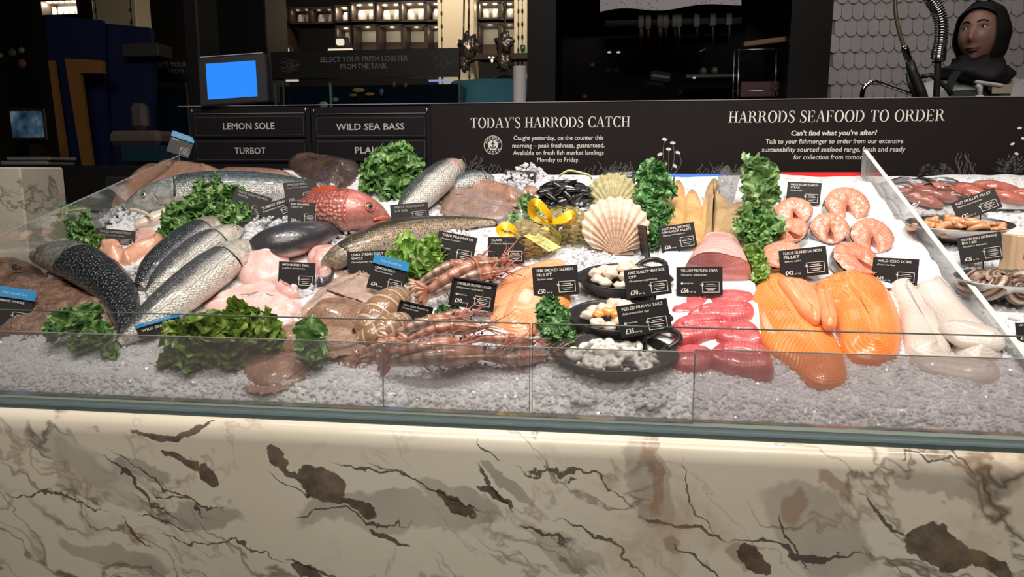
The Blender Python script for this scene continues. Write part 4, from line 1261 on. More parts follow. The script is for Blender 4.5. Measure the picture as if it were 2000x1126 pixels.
# ------------------------------------------------------------------ monkfish and odd pieces
def chunk(name, label, out, sp, th, mat, cat='fish', **kw):
    kw.setdefault('lumps', .3)
    return slice_thing(name, label, cat, out, sp, th, mat, **kw)
chunk('monkfish_tail', 'fat rounded pink monkfish tail behind its black card', [(464, 548), (470, 518), (488, 500), (520, 490), (550, 494), (568, 512), (566, 540), (530, 558), (490, 562)], [(490, 530), (535, 522)], .044, 'monk')
chunk('monkfish_tail', 'long flat pale pink monkfish tail in front of the ice lumps', [(396, 602), (430, 578), (476, 560), (525, 556), (572, 570), (592, 598), (572, 618), (505, 622), (440, 616)], [(430, 600), (500, 588), (560, 596)], .024, 'monk', lumps=.5)
chunk('monkfish_tail', 'small curled pink monkfish tail end on top of the long one', [(540, 572), (556, 562), (578, 576), (588, 588), (566, 592), (546, 584)], [(555, 574), (575, 584)], .022, 'monk_pink', lift=.014)
chunk('monkfish_tail', 'pink tail piece just behind the dark green lettuce', [(400, 622), (440, 608), (500, 606), (560, 612), (574, 632), (520, 646), (440, 642)], [(440, 626), (540, 626)], .022, 'monk')
chunk('pink_fish', 'pink skinned fish head right of the monkfish card', [(600, 512), (616, 496), (645, 490), (672, 500), (678, 520), (650, 532), (616, 534)], [(625, 514), (655, 512)], .040, 'monk_pink', 'fish head')
chunk('fish_collar', 'grey fish collar in the ice below the pink fish head', [(618, 538), (630, 526), (652, 530), (648, 552), (630, 562), (618, 556)], [(628, 545), (642, 540)], .024, 'sk_grey', 'fish head')
chunk('fish_roe', 'round orange lump of fish roe beside the dark salmon', [(192, 500), (205, 484), (232, 482), (246, 494), (240, 512), (214, 518)], [(210, 500), (230, 498)], .036, 'roe', 'roe', lumps=.5)
chunk('fish_roe', 'long pale orange roe sac pointing at the silver bass', [(232, 512), (246, 498), (280, 480), (308, 466), (326, 470), (318, 486), (284, 500), (254, 518)], [(250, 505), (312, 475)], .034, 'roe', 'roe', lumps=.4)
chunk('fish_roe', 'dark red roe piece under the salmon jaw', [(262, 462), (285, 450), (312, 456), (316, 470), (288, 478), (268, 474)], [(275, 464), (305, 465)], .022, 'monk_pink', 'roe')
# ------------------------------------------------------------------ kale and lettuce
bunch('kale', 'big bunch of curly kale over the body of the back salmon', 'kale',
      [(412, 378, 40, .06), (455, 392, 40, .05), (395, 412, 42, .05), (440, 428, 42, .04), (350, 432, 40, .035), (338, 455, 34, .02), (385, 372, 30, .06), (470, 418, 30, .03)], 'kale', 3, .15, 6, 8, stalks=2)
bunch('kale', 'small kale sprig against the left glass divider', 'kale', [(150, 430, 32, .05), (165, 455, 32, .035), (190, 480, 26, .02), (135, 420, 24, .05)], 'kale', 4, .15, 6, 8)
bunch('kale', 'largest kale bunch at the back in front of the fish name panels', 'kale',
      [(768, 322, 46, .085), (800, 332, 36, .06), (735, 342, 40, .06), (775, 362, 42, .04), (722, 362, 30, .035), (785, 300, 30, .10), (745, 318, 34, .08), (760, 378, 30, .02)], 'kale', 5, .14, 5, 8, stalks=2)
bunch('curly_kale', 'dark curly kale between the scallop shell and the smoked haddock', 'kale',
      [(1275, 352, 38, .06), (1265, 378, 34, .05), (1290, 375, 34, .05), (1272, 402, 36, .05), (1285, 428, 36, .04), (1265, 425, 28, .04), (1282, 452, 28, .03), (1268, 470, 22, .015)], 'kale_curly', 6, .16, 5, 10, stalks=0, wk=.7)
bunch('green_cabbage', 'tall cabbage leaves standing between the haddock and the salmon steaks', 'cabbage',
      [(1482, 340, 44, .085, 7), (1480, 372, 42, .06), (1475, 405, 38, .05), (1500, 380, 34, .05)], 'savoy', 7, .09, 4, 7, stalks=3, wk=.7, upk=.95)
bunch('kale', 'dark kale in the green strip behind the orange fillets', 'kale',
      [(1482, 432, 42, .055), (1500, 450, 40, .045), (1462, 455, 38, .045), (1455, 440, 28, .05), (1478, 475, 38, .04)], 'kale', 8, .13, 5, 8, stalks=2)
bunch('lettuce', 'light green lettuce at the front of the green strip by the tuna loin', 'lettuce', [(1470, 500, 34, .04), (1480, 520, 30, .03), (1484, 540, 24, .02)], 'lettuce', 9, .14, 6, 8)
bunch('lettuce', 'small loose lettuce between the plaice and the clam bags', 'lettuce', [(1028, 402, 28, .035), (1040, 415, 26, .02), (1005, 428, 18, .015)], 'savoy', 10, .09, 4, 6, stalks=2)
bunch('lettuce', 'bright green lettuce beside the blue-topped lemon sole card', 'lettuce',
      [(800, 490, 38, .045), (838, 492, 36, .045), (822, 515, 42, .035), (862, 498, 26, .03), (795, 530, 30, .02), (850, 525, 30, .02), (770, 505, 22, .03)], 'lettuce', 11, .09, 4, 7, stalks=1, wk=.65)
bunch('parsley', 'small sprig of parsley between the two framed prawn cards', 'parsley', [(866, 612, 18, .02), (890, 605, 14, .02)], 'kale_curly', 12, .2, 7, 8)
bunch('curly_kale', 'curly kale sprig left of the black pans in front of the smoked salmon', 'kale',
      [(1072, 606, 32, .05), (1088, 622, 32, .04), (1078, 645, 32, .03), (1100, 664, 28, .018), (1065, 625, 22, .03)], 'kale_curly', 13, .15, 5, 9, wk=.65)
bunch('lettuce', 'dark green leaves over the turbot at the front left', 'lettuce', [(135, 632, 44, .045), (175, 630, 42, .045), (110, 650, 36, .03), (195, 658, 42, .03), (160, 672, 36, .02), (218, 690, 24, .008)], 'kale', 14, .08, 4, 7, stalks=1, wk=.6)
bunch('lettuce', 'largest dark lettuce head, at the front edge under the pink tails', 'lettuce',
      [(470, 632, 46, .065), (410, 650, 50, .055), (500, 645, 46, .05), (440, 665, 52, .045), (360, 665, 46, .04), (380, 695, 46, .02), (460, 690, 44, .02), (335, 710, 26, .005), (525, 668, 34, .03)], 'lettuce_dark', 15, .10, 4, 8, wk=.75)
bunch('green_leaf', 'single folded green leaf between the brown soles at the front', 'leaf', [(612, 652, 40, .055, 4), (600, 680, 42, .04, 5), (618, 700, 32, .02, 4)], 'kale', 16, .06, 3, 5, wk=.6)
# ------------------------------------------------------------------ paper sheets under the fillets
def paper(name, label, corners, seed, amp=.008, nu=40, nv=40):
    a, b, c, d = [bed(*p, .012) for p in corners]
    mb = MB()
    def fn(u, v):
        p = a.lerp(b, v).lerp(d.lerp(c, v), u)
        e = min(u, 1 - u, v, 1 - v)
        z = amp * (noise.noise(Vector((p.x * 9, p.y * 9, seed))) + .6 * noise.noise(Vector((p.x * 24, p.y * 24, seed)))) + (.012 * noise.noise(Vector((p.x * 14, p.y * 14, seed + 3))) if e < .06 else 0)
        return p + EN * z, (u, v)
    mb.grid(fn, nu, nv)
    return tag(mb.build(name, M['paper'], None, a), label, 'paper')
paper('paper_sheet', 'crumpled white paper under the salmon steaks', ((1500, 356), (1725, 352), (1850, 560), (1505, 560)), 2.0, .012)
paper('paper_sheet', 'flat white paper under the tuna steaks and tuna loin', ((1290, 452), (1462, 446), (1490, 690), (1275, 690)), 5.0, .004)
sh = MB()
P4 = [aty(1408, 330, 2.16), aty(1450, 330, 2.2), aty(1432, 400, 2.0), aty(1385, 402, 1.98)]
sh.grid(lambda u, v: (P4[0].lerp(P4[1], v).lerp(P4[3].lerp(P4[2], v), u) + EN * (.012 * math.sin(v * 7) + .006 * noise.noise(Vector((u * 4, v * 4, 2)))), (u, v)), 16, 12)
tag(sh.build('plastic_sheet', M['divider'], None, P4[3]), 'upturned clear plastic sheet behind the smoked haddock fillets', 'plastic')

# ------------------------------------------------------------------ orange and white fillets
SF = 'salmon'
slice_thing('smoked_salmon_fillet', 'pale orange smoked salmon side in front of the clam bags', 'fillet',
  [(957, 628), (960, 590), (972, 558), (990, 540), (1028, 523), (1070, 513), (1100, 512), (1108, 540), (1098, 580), (1070, 622), (1048, 654), (1020, 660), (985, 652)], [(985, 630), (1010, 585), (1045, 545), (1085, 525)], .026, 'smoked_salmon', lumps=.1)
slice_thing('smoked_salmon_fillet', 'deep orange salmon fillet edge behind the kale sprig and first pan', 'fillet',
  [(1048, 560), (1085, 545), (1112, 552), (1116, 585), (1104, 610), (1075, 612), (1052, 592)], [(1070, 575), (1095, 580)], .022, 'salmon_flesh')
slice_thing('salmon_fillet', 'wide orange salmon fillet left of the pale folded piece, tail rolled at the front', 'fillet',
  [(1464, 610), (1468, 575), (1482, 550), (1506, 540), (1535, 541), (1552, 556), (1590, 562), (1606, 600), (1620, 640), (1645, 690), (1655, 735), (1646, 752), (1608, 760), (1580, 750), (1540, 714), (1500, 684), (1476, 650)], [(1500, 575), (1530, 620), (1580, 680), (1615, 735)], .030, 'salmon_flesh', lumps=.12)
slice_thing('salmon_fillet', 'largest rounded orange salmon fillet beside the white cod', 'fillet',
  [(1572, 575), (1600, 552), (1640, 537), (1678, 535), (1710, 548), (1738, 578), (1756, 622), (1760, 668), (1748, 700), (1715, 716), (1672, 712), (1645, 690), (1632, 640), (1610, 600)], [(1640, 570), (1690, 630), (1705, 685)], .040, 'salmon_flesh', lumps=.12)
slice_thing('salmon_fillet', 'pale orange folded salmon belly piece lying on the big fillets', 'fillet',
  [(1514, 573), (1545, 570), (1580, 582), (1596, 612), (1598, 650), (1584, 656), (1558, 634), (1534, 602)], [(1540, 584), (1580, 636)], .022, 'salmon_pale', lift=.028)
slice_thing('salmon_fillet', 'narrow pale salmon strip tucked between the two big fillets', 'fillet',
  [(1588, 582), (1606, 588), (1622, 615), (1630, 650), (1622, 668), (1602, 662), (1596, 630)], [(1602, 600), (1614, 652)], .022, 'salmon_pale', lift=.030)
CW = 'cod'
slice_thing('cod_loin', 'white cod loin touching the big orange fillet', 'fillet',
  [(1735, 560), (1752, 551), (1775, 552), (1792, 572), (1812, 606), (1840, 652), (1858, 690), (1838, 708), (1800, 706), (1768, 690), (1762, 650), (1752, 600)], [(1762, 572), (1800, 640), (1825, 690)], .030, 'cod')
cl = empty('cod_loin', bed(1880, 640), 'long white cod loin with dark skin edge beside the slanted divider', 'fillet')
mb = MB(); pillow(mb, [(1786, 566), (1805, 556), (1832, 550), (1856, 572), (1890, 612), (1930, 650), (1955, 684), (1950, 706), (1915, 716), (1880, 706), (1850, 668), (1820, 612)], [(1815, 572), (1870, 630), (1920, 690)], .034); mb.build('flesh', M['cod'], cl)
mb = MB(); mb.tube([bed(x, y, h) for x, y, h in ((1828, 549, .010), (1842, 556, .016), (1858, 572, .016), (1876, 594, .017), (1893, 612, .016), (1912, 632, .017), (1934, 652, .016), (1950, 672, .016), (1957, 688, .010))], [.002, .0035, .003, .004, .003, .004, .003, .0035, .002], 7); mb.build('skin_edge', M['cod_skin'], cl)
slice_thing('cod_loin', 'short white cod piece lying across the long loin', 'fillet',
  [(1828, 660), (1842, 648), (1880, 650), (1930, 664), (1956, 684), (1950, 700), (1905, 700), (1860, 690)], [(1850, 664), (1930, 688)], .020, 'cod', lift=.022)
slice_thing('cod_loin', 'blurred cod piece hanging over the front edge behind the cloudy sheet', 'fillet',
  [(1775, 704), (1830, 696), (1900, 706), (1946, 718), (1950, 745), (1905, 752), (1850, 742), (1800, 728)], [(1810, 714), (1920, 732)], .022, 'cod')

# ------------------------------------------------------------------ tuna
TU = [('tuna_steak', 'tuna steak behind the others below the yellowfin card, left one', [(1310, 618), (1316, 600), (1338, 586), (1372, 575), (1386, 590), (1376, 606), (1345, 622)], [(1335, 604), (1365, 594)], .018, 0),
      ('tuna_steak', 'flat tuna steak at the back right touching the orange fillet', [(1382, 590), (1392, 576), (1430, 573), (1466, 577), (1471, 592), (1450, 604), (1400, 606)], [(1405, 590), (1452, 588)], .018, 0),
      ('tuna_steak', 'long tuna steak crossing the middle of the red pile', [(1340, 634), (1352, 618), (1390, 607), (1440, 606), (1468, 612), (1470, 632), (1430, 640), (1375, 640)], [(1370, 625), (1450, 622)], .030, .004),
      ('tuna_steak', 'big tuna steak at the left of the red pile, rounded top', [(1308, 664), (1314, 646), (1345, 632), (1390, 632), (1428, 640), (1425, 658), (1385, 676), (1340, 686), (1318, 682)], [(1335, 662), (1400, 650)], .034, .004),
      ('tuna_steak', 'tuna steak on the right of the pile with a pale cut face', [(1398, 678), (1408, 656), (1440, 648), (1472, 654), (1487, 672), (1486, 692), (1440, 694)], [(1425, 672), (1468, 672)], .034, .004),
      ('tuna_steak', 'tuna steak hanging at the front left behind the clear sheet', [(1310, 716), (1314, 694), (1345, 686), (1385, 692), (1392, 714), (1370, 732), (1330, 732)], [(1335, 708), (1375, 708)], .028, 0),
      ('tuna_steak', 'longest tuna steak at the front right behind the cloudy sheet', [(1380, 712), (1395, 690), (1440, 684), (1488, 692), (1508, 716), (1506, 744), (1460, 742), (1410, 730)], [(1410, 708), (1485, 718)], .036, 0)]
for nm, lb, ou, sp, th, lf in TU:
    slice_thing(nm, lb, 'tuna steak', ou, sp, th, 'tuna', 'tuna steaks in the red pile', p=3.0, lumps=.15, lift=lf)
tl = empty('tuna_loin', bed(1400, 520), 'thick pink tuna loin block below the haddock fillets', 'tuna')
# the block: back-to-front loft, round top, flat front face
tb = MB(); vs, uv, fs = [], [], []
secs = []
A0, A1, B0, B1 = bed(1362, 508), bed(1440, 500), bed(1334, 556), bed(1464, 556)
NS, MSE = 12, 30
for i in range(NS + 1):
    u = i / NS
    L, Rr = A0.lerp(B0, u), A1.lerp(B1, u)
    hgt = .070 + .014 * math.sin(u * 2.2)
    for j in range(MSE + 1):
        a = PI * j / MSE
        x = .5 - .5 * math.copysign(abs(math.cos(a)) ** .5, math.cos(a)); z = abs(math.sin(a)) ** .42
        z *= (.80 + .2 * math.sin(PI * min(1, x * 1.0 + .12)))
        p = L.lerp(Rr, x) + EN * (hgt * z) + EY * (.006 * noise.noise(Vector((x * 4, u * 4, z * 3))))
        vs.append(p + EN * .004 * noise.noise(p * 30)); uv.append((u, x))
for i in range(NS):
    for j in range(MSE): fs.append((i * (MSE + 1) + j, i * (MSE + 1) + j + 1, (i + 1) * (MSE + 1) + j + 1, (i + 1) * (MSE + 1) + j))
fs.append(tuple(range(MSE + 1)))
tb.add(vs, fs, uv); tb.build('block', M['tuna_loin'], tl)
tf = MB(); o = NS * (MSE + 1); ringv = vs[o:o + MSE + 1]; ringv = ringv + [ringv[-1].lerp(ringv[0], k / 10) for k in range(1, 10)]; NR = len(ringv); cc = ringv[0].lerp(ringv[MSE], .5) + EN * .04
tf.grid(lambda u, v: ((lambda q: q.lerp(cc, 1 - u) - EY * (.003 + .004 * (1 - u * u)))(ringv[int(round(v * NR)) % NR]), (u, v)), 8, NR)
tf.build('cut_face', M['tuna_face'], tl)
sk = MB(); sk.grid(lambda u, v: (vs[int(round(u * NS)) * (MSE + 1) + MSE - 1 - int(round(v * 6))] + EX * .0025 + EN * .0015, (u, v)), NS, 6); sk.build('skin_edge', M['fl_tan'], tl)

# ------------------------------------------------------------------ smoked haddock
HD = [('smoked haddock fillet standing farthest left against the curly kale', [(1302, 470), (1298, 430), (1302, 390), (1308, 366), (1326, 356), (1338, 372), (1340, 410), (1336, 450), (1345, 490), (1325, 492)], [(1318, 375), (1318, 430), (1328, 480)], .022, 'haddock', .0, (1302, 380)),
      ('smoked haddock fillet second from the left with curled top edge', [(1330, 480), (1334, 430), (1338, 392), (1350, 378), (1364, 388), (1372, 420), (1378, 470), (1365, 495), (1340, 492)], [(1350, 395), (1355, 440), (1356, 485)], .024, 'haddock', .006, None),
      ('smoked haddock fillet showing orange flesh behind the haddock card', [(1348, 490), (1366, 440), (1372, 400), (1378, 385), (1392, 392), (1390, 430), (1382, 470), (1375, 495)], [(1380, 400), (1376, 440), (1365, 485)], .018, 'haddock', .004, None),
      ('smoked haddock fillet with brown skin and upright tail', [(1362, 500), (1374, 460), (1378, 410), (1376, 385), (1386, 366), (1402, 366), (1406, 386), (1424, 410), (1436, 440), (1420, 480), (1390, 502)], [(1392, 378), (1396, 430), (1388, 490)], .026, 'haddock_skin', .010, None),
      ('smoked haddock fillet lying farthest right, round skin side up', [(1384, 490), (1394, 450), (1412, 425), (1436, 412), (1456, 420), (1462, 450), (1450, 480), (1412, 500)], [(1410, 470), (1440, 440)], .028, 'haddock_skin', .016, None)]
for lb, ou, sp, th, mt, lf, _ in HD:
    slice_thing('smoked_haddock_fillet', lb, 'fillet', ou, sp, th, mt, 'smoked haddock fillets in a fan', lift=lf, lumps=.3)

# ------------------------------------------------------------------ salmon steaks
def make_steak(px, py, wpx, label, tilt=46, yaw=0, roll=0, sq=1.0, h=.02):
    c = bed(px, py, h)
    s = wpx * mpp(c)
    root = empty('salmon_steak', c, label, 'salmon steak', 'salmon steaks on the paper')
    out, inn = [], []
    n = 60
    for i in range(n):
        a = 2 * PI * i / n - PI / 2
        x, y = math.cos(a), math.sin(a)
        r = .5 * (1 - .10 * max(0, -y) ** 2)
        if y < 0: x *= 1 - .22 * (-y) ** 1.5
        out.append((x * r * 1.0, y * r * .98 * sq + .02))
        w = .045 + .075 * max(0, -y * .5 + .5) ** 1.5
        inn.append((x * w, -.19 + y * .23))
    th = .028
    mats = ('flesh', 'skin', 'cavity')
    fl, skn, cav = MB(), MB(), MB()
    ex, ey, en = Vector((1, 0, 0)), Vector((0, 1, 0)), Vector((0, 0, 1))
    rot = Matrix.Rotation(R(yaw), 3, 'Z') @ Matrix.Rotation(R(tilt + 10), 3, 'X') @ Matrix.Rotation(R(roll), 3, 'Z')
    Tm = lambda x, y, z: c + rot @ Vector((x * s, y * s + s * .0, z))
    K = 8
    def top(u, v):
        i = int(round(v * n)) % n
        a, b = out[i], inn[i]
        x, y = a[0] + (b[0] - a[0]) * u, a[1] + (b[1] - a[1]) * u
        z = th * (1 - .25 * (2 * u - 1) ** 4) + .003 * noise.noise(Vector((x * 9, y * 9, px)))
        return Tm(x, y, z), (v * 2, u)
    fl.grid(top, K, n, 0, True)
    def side(u, v):
        i = int(round(v * n)) % n; a = out[i]; k = 1.0 + .012 * math.sin(PI * u)
        return Tm(a[0] * k, a[1] * k, th * .76 * u - .004), (u, v)
    skn.grid(side, 4, n)
    def cavf(u, v):
        i = int(round(v * n)) % n; a = inn[i]
        return Tm(a[0], a[1], th * .76 * (1 - u) - .004 * u), (u, v)
    cav.grid(cavf, 3, n)
    cav.add([Tm(a[0], a[1], .004) for a in inn], [tuple(range(n))])
    bk = [Tm(a[0], a[1], -.004) for a in out]; skn.add(bk, [tuple(range(n))[::-1]])
    fl.build('flesh', M['steak_flesh'], root); skn.build('skin', M['steak_skin'], root); cav.build('cavity', M['steak_inner'], root)
make_steak(1650, 410, 84, 'salmon steak highest up on the paper, wide open cavity', 48, 4, 0)
make_steak(1550, 425, 72, 'salmon steak touching the green kale below the steak card', 44, -14, 20)
make_steak(1616, 456, 74, 'middle salmon steak between the others, narrow slit', 48, 2, -4)
make_steak(1696, 472, 84, 'salmon steak lying farthest right on the paper', 48, 8, -4)
make_steak(1542, 465, 78, 'salmon steak low on the left half under the top left one', 30, -24, 52)
make_steak(1668, 520, 98, 'large salmon steak right of the fillet card', 30, 20, 30)
make_steak(1530, 512, 82, 'salmon steak half hidden behind the fillet card, beside the lettuce', 28, -10, 40)

# ------------------------------------------------------------------ cast iron pans
def pan(px, py, wpx, label, seed, handles=(), dep=.032, h=.0):
    c = bed(px, py, h)
    a = wpx * mpp(c) / 2; b = a * .72
    root = empty('cast_iron_pan', c, label, 'pan', 'black cast iron pans')
    rot = Matrix.Rotation(BA * .72, 3, 'X')
    mb = MB()
    prof = [(.0, 0.0), (.70, 0.0), (.80, .004), (.97, dep * .9), (1.02, dep), (1.0, dep + .003), (.95, dep), (.78, .009), (.68, .006), (0.0, .006)]
    def fn(u, v):
        i = min(int(round(u * (len(prof) - 1))), len(prof) - 1)
        r, z = prof[i]; t = 2 * PI * v
        lip = max(0, math.cos(t)) ** 14 + max(0, -math.cos(t)) ** 14
        k = 1 + .10 * lip * (r / 1.0) ** 4
        return c + rot @ Vector((r * a * k * math.cos(t), r * b * math.sin(t), z - (.004 * lip if r > .9 else 0))), (u, v)
    mb.grid(fn, len(prof) - 1, 64, 0, True, True); mb.build('dish', M['iron'], root)
    for (ang, ln, wd) in handles:
        t = R(ang); d = rot @ Vector((math.cos(t), math.sin(t), 0)); sd = rot @ Vector((-math.sin(t), math.cos(t), 0))
        e = c + rot @ Vector((a * math.cos(t), b * math.sin(t), dep * .9))
        hb = MB()
        pts = [e - sd * wd * .5 - d * .004, e - sd * wd * .48 + d * ln * .5, e - sd * wd * .3 + d * ln * .92, e + d * ln, e + sd * wd * .3 + d * ln * .92, e + sd * wd * .48 + d * ln * .5, e + sd * wd * .5 - d * .004]
        P = [Vector(q) + EN * (.010 * math.sin(PI * i / 24)) for i, q in enumerate(spline([tuple(q) for q in pts], 25))]
        hb.tube(P, .0062, 8); hb.build('handle', M['iron'], root)
    return root, c, a, b, rot
def meat(name, label, p, r, mat, seed, cat, group, amp=.35, squash=.7):
    rot = Matrix.Rotation(random.Random(seed).uniform(0, 6), 3, 'Z')
    mb = MB(); mb.ball(p, (r, r * .92, r * squash), 16, 10, rot, 0, amp, 1.6, seed)
    return tag(mb.build(name, M[mat], None, p), label, cat, group)
rn = random.Random(11)
pr, c, a, b, rot = pan(1216, 566, 172, 'black cast iron pan of pale scallop meat, farthest back of the three', 1, ((52, .035, .06),))
k = 0
for ring, cnt, hz in ((.62, 11, .030), (.34, 7, .040), (0, 2, .050)):
    for i in range(cnt):
        t = 2 * PI * (i + .4 * rn.random()) / cnt
        p = c + rot @ Vector((a * ring * math.cos(t), b * ring * math.sin(t), hz + rn.uniform(-.003, .004)))
        meat('scallop_meat', 'plump cream scallop meat heaped in the farthest back black pan', p, rn.uniform(.015, .019), 'scallop_meat', k + 3, 'scallop', 'scallop meats in the back pan'); k += 1
pr, c, a, b, rot = pan(1205, 643, 190, 'black cast iron pan of scallops with orange roe, middle of the three', 2, ())
for i, (x, y, z, r, m_) in enumerate(((-.62, .1, .026, .017, 0), (-.42, -.34, .026, .017, 0), (-.3, .25, .034, .02, 0), (-.05, .42, .040, .019, 0), (-.18, -.02, .040, .016, 1), (-.40, -.05, .036, .014, 1), (.14, -.06, .042, .016, 1), (.05, -.36, .030, .019, 0), (.34, .22, .038, .018, 0), (.36, -.2, .036, .018, 1), (.12, .2, .046, .017, 0), (-.15, -.5, .026, .016, 0), (.3, -.46, .026, .018, 0), (.58, 0, .028, .018, 0), (-.02, -.2, .042, .014, 1), (.2, .5, .034, .017, 0), (-.5, .35, .028, .016, 0))):
    p = c + rot @ Vector((a * x * .95, b * y * 1.1, z))
    if m_: meat('scallop_roe', 'bright orange scallop roe in the middle black pan', p, r, 'coral', i + 40, 'scallop', 'orange scallop roes in the middle pan', .4, .6)
    else: meat('scallop_meat', 'cream scallop meat in the middle black pan with orange roe', p, r, 'scallop_meat', i + 40, 'scallop', 'scallop meats in the middle pan')
pr, c, a, b, rot = pan(1198, 713, 222, 'black cast iron pan of peeled white prawns, nearest the glass', 3, ((38, .040, .060),), .030)
# curled peeled prawn, one shape copied
pb = MB()
cu = [Vector((.011 * math.cos(t), .011 * math.sin(t), .002 * math.sin(3 * t))) for t in np.linspace(.3, 4.6, 14)]
pb.tube(cu, [.0015 + .0042 * math.sin(PI * (i + 1) / 16) ** .7 for i in range(14)], 8)
first = None
for i in range(46):
    q, t = math.sqrt(rn.random()) * .70, rn.uniform(0, 6.28)
    p = c + rot @ Vector((a * q * math.cos(t), b * q * math.sin(t), .012 + .012 * (1 - q) + rn.uniform(0, .005)))
    if first is None: first = pb.build('peeled_prawn', M['peeled_prawn']); oo = first
    else: oo = first.copy(); COL.objects.link(oo)
    oo.location = p; oo.rotation_euler = (rn.uniform(-.5, .5), rn.uniform(-.5, .5), rn.uniform(0, 6.28))
    s_ = rn.uniform(.9, 1.25); oo.scale = (s_, s_, s_)
    tag(oo, 'small curled white peeled prawn in the pan nearest the glass', 'prawn', 'peeled prawns in the front pan')

# ------------------------------------------------------------------ shellfish
def shell(name, label, px, py, wpx, mat, tilt, yaw, roll=0, ribs=15, squash=1.0, h=.0):
    """fan shell: hinge at the pixel, opening upwards"""
    c = bed(px, py, h); s = wpx * mpp(c) / 2
    root = empty(name, c, label, 'scallop shell')
    rot = Matrix.Rotation(R(yaw), 3, 'Z') @ Matrix.Rotation(R(tilt), 3, 'X') @ Matrix.Rotation(R(roll), 3, 'Z')
    for part, sg, k in (('upper_valve', 1, 1.0), ('lower_valve', -1, .97)):
        mb = MB()
        def fn(u, v):
            th = R(90 + 76 * (2 * v - 1)); q = 2 * v - 1
            rr = u * 2.05 * math.cos(R(76 * q)) ** .72
            rr *= 1 + (.02 * u * math.cos(ribs * 2 * PI * v) if u > .8 else 0)
            x, y = rr * math.cos(th) * 1.0, rr * math.sin(th) * squash
            dome = .42 * (1 - (1 - u) ** 1.5) * (1 - u ** 2.2) * 1.6 * math.cos(q * 1.35)
            rib = .026 * math.cos(ribs * 2 * PI * v) * min(1, u * 2.0) * (1 - .4 * u)
            z = sg * (dome * (1 if sg > 0 else .8)) + rib + .014 * noise.noise(Vector((x * 3, y * 3, sg))) + .01 * math.sin(u * 34) * u
            return c + rot @ Vector((x * s * k, y * s * k - .0, z * s + sg * .001 + .003)), (u, v)
        mb.grid(fn, 30, 150); mb.build(part, M[mat], root)
    ears = MB()
    for sg in (-1, 1):
        ears.slab2d([(0, -.02), (sg * .62, .0), (sg * .52, .24), (sg * .2, .34)] if sg > 0 else [(0, -.02), (-.2, .34), (-.52, .24), (-.62, 0)], c + rot @ Vector((0, 0, .0)), rot @ Vector((s, 0, 0)), rot @ Vector((0, s, 0)), rot @ Vector((0, 0, 1)), .004)
    ears.build('hinge_ears', M[mat], root)
    return root
shell('scallop_shell', 'large ribbed pinkish cream scallop shell with its fan pointing up', 1202, 497, 116, 'scallop', 66, 3, 0)
shell('scallop_shell', 'mossy green-brown scallop shell behind the large cream one', 1196, 420, 88, 'scallop_green', 62, 0, 0)

def clam(mb_root, p, r, rot, mats):
    for sg, nm in ((1, 'upper_valve'), (-1, 'lower_valve')):
        mb = MB()
        def fn(u, v):
            th = 2 * PI * v
            rr = u * (1 + .12 * math.cos(th)); z = .5 * (1 - u ** 2.2) ** .8 + .022 * math.sin(u * 40)
            return p + rot @ Vector((rr * math.cos(th) * r - (1 - u) * r * .25, rr * math.sin(th) * r * .8, sg * z * r)), (u, v)
        mb.grid(fn, 16, 28, 0, True, True); mb.build(nm, mats, mb_root)
def clam_bag(px, py, wpx, hpx, label, clabel, grp, n, seed, h=.03):
    rn = random.Random(seed); c = bed(px, py, h); rx = wpx * mpp(c) / 2; rz = hpx * mpp(c) / 2
    root = empty('clam_net_bag', c, label, 'net bag')
    A_ = Vector((1, 0, 0)); B_ = (EY * .5 + Vector((0, 0, .85))).normalized(); D_ = A_.cross(B_)
    if D_.dot(EYEV - c) < 0: D_ = -D_
    first = None
    for i in range(n):
        t = i * 2.399; q = math.sqrt((i + .5) / n)
        d = A_ * (q * math.cos(t)) * rx * .82 + B_ * (q * math.sin(t)) * rz * .82 + D_ * (rx * .62 * math.sqrt(max(0, 1 - q * q)) - .004)
        p = c + d
        if first is None:
            first = empty('clam', (0, 0, 0), clabel, 'clam', grp); clam(first, Vector((0, 0, 0)), .0175, Matrix.Identity(3), M['clam']); cc_ = first
        else: cc_ = copy_tree(first)
        cc_.location = p
        nn = (D_ * 1.0 + d.normalized() * .8).normalized()
        q_ = nn.to_track_quat('Z', 'Y') @ Matrix.Rotation(rn.uniform(0, 6.3), 4, 'Z').to_quaternion() @ Matrix.Rotation(rn.uniform(-.7, .7), 4, 'X').to_quaternion()
        cc_.rotation_euler = q_.to_euler(); s_ = rn.uniform(.9, 1.25); cc_.scale = (s_, s_, s_)
    nb = MB()
    def surf(aa, bb):
        d = Vector((math.cos(aa) * math.cos(bb), math.sin(aa) * math.cos(bb), math.sin(bb)))
        k = 1 + .08 * noise.noise(d * 2.5 + Vector((seed, 0, 0)))
        return c + (D_ * d.x * rx * .80 + B_ * d.y * rz * 1.08 + A_ * d.z * rx * 1.10) * k
    for sg in (-1, 1):
        for i in range(30):
            nb.tube([surf(2 * PI * i / 30 + sg * 1.1 * t, -1.5 + 3.0 * t) for t in np.linspace(0, 1, 20)], .00042, 4)
    nb.build('net', M['net'], root)
    return root, c, D_
r1, c1, D1 = clam_bag(1104, 448, 104, 84, 'larger yellow net bag of clams beside the scallop shell', 'brown clam in the larger net bag beside the scallop shell', 'clams in the larger net bag', 17, 1)
r2, c2, D2 = clam_bag(1036, 470, 104, 74, 'net bag of clams behind the clams card', 'brown clam in the net bag behind the clams card', 'clams in the smaller net bag', 16, 2)
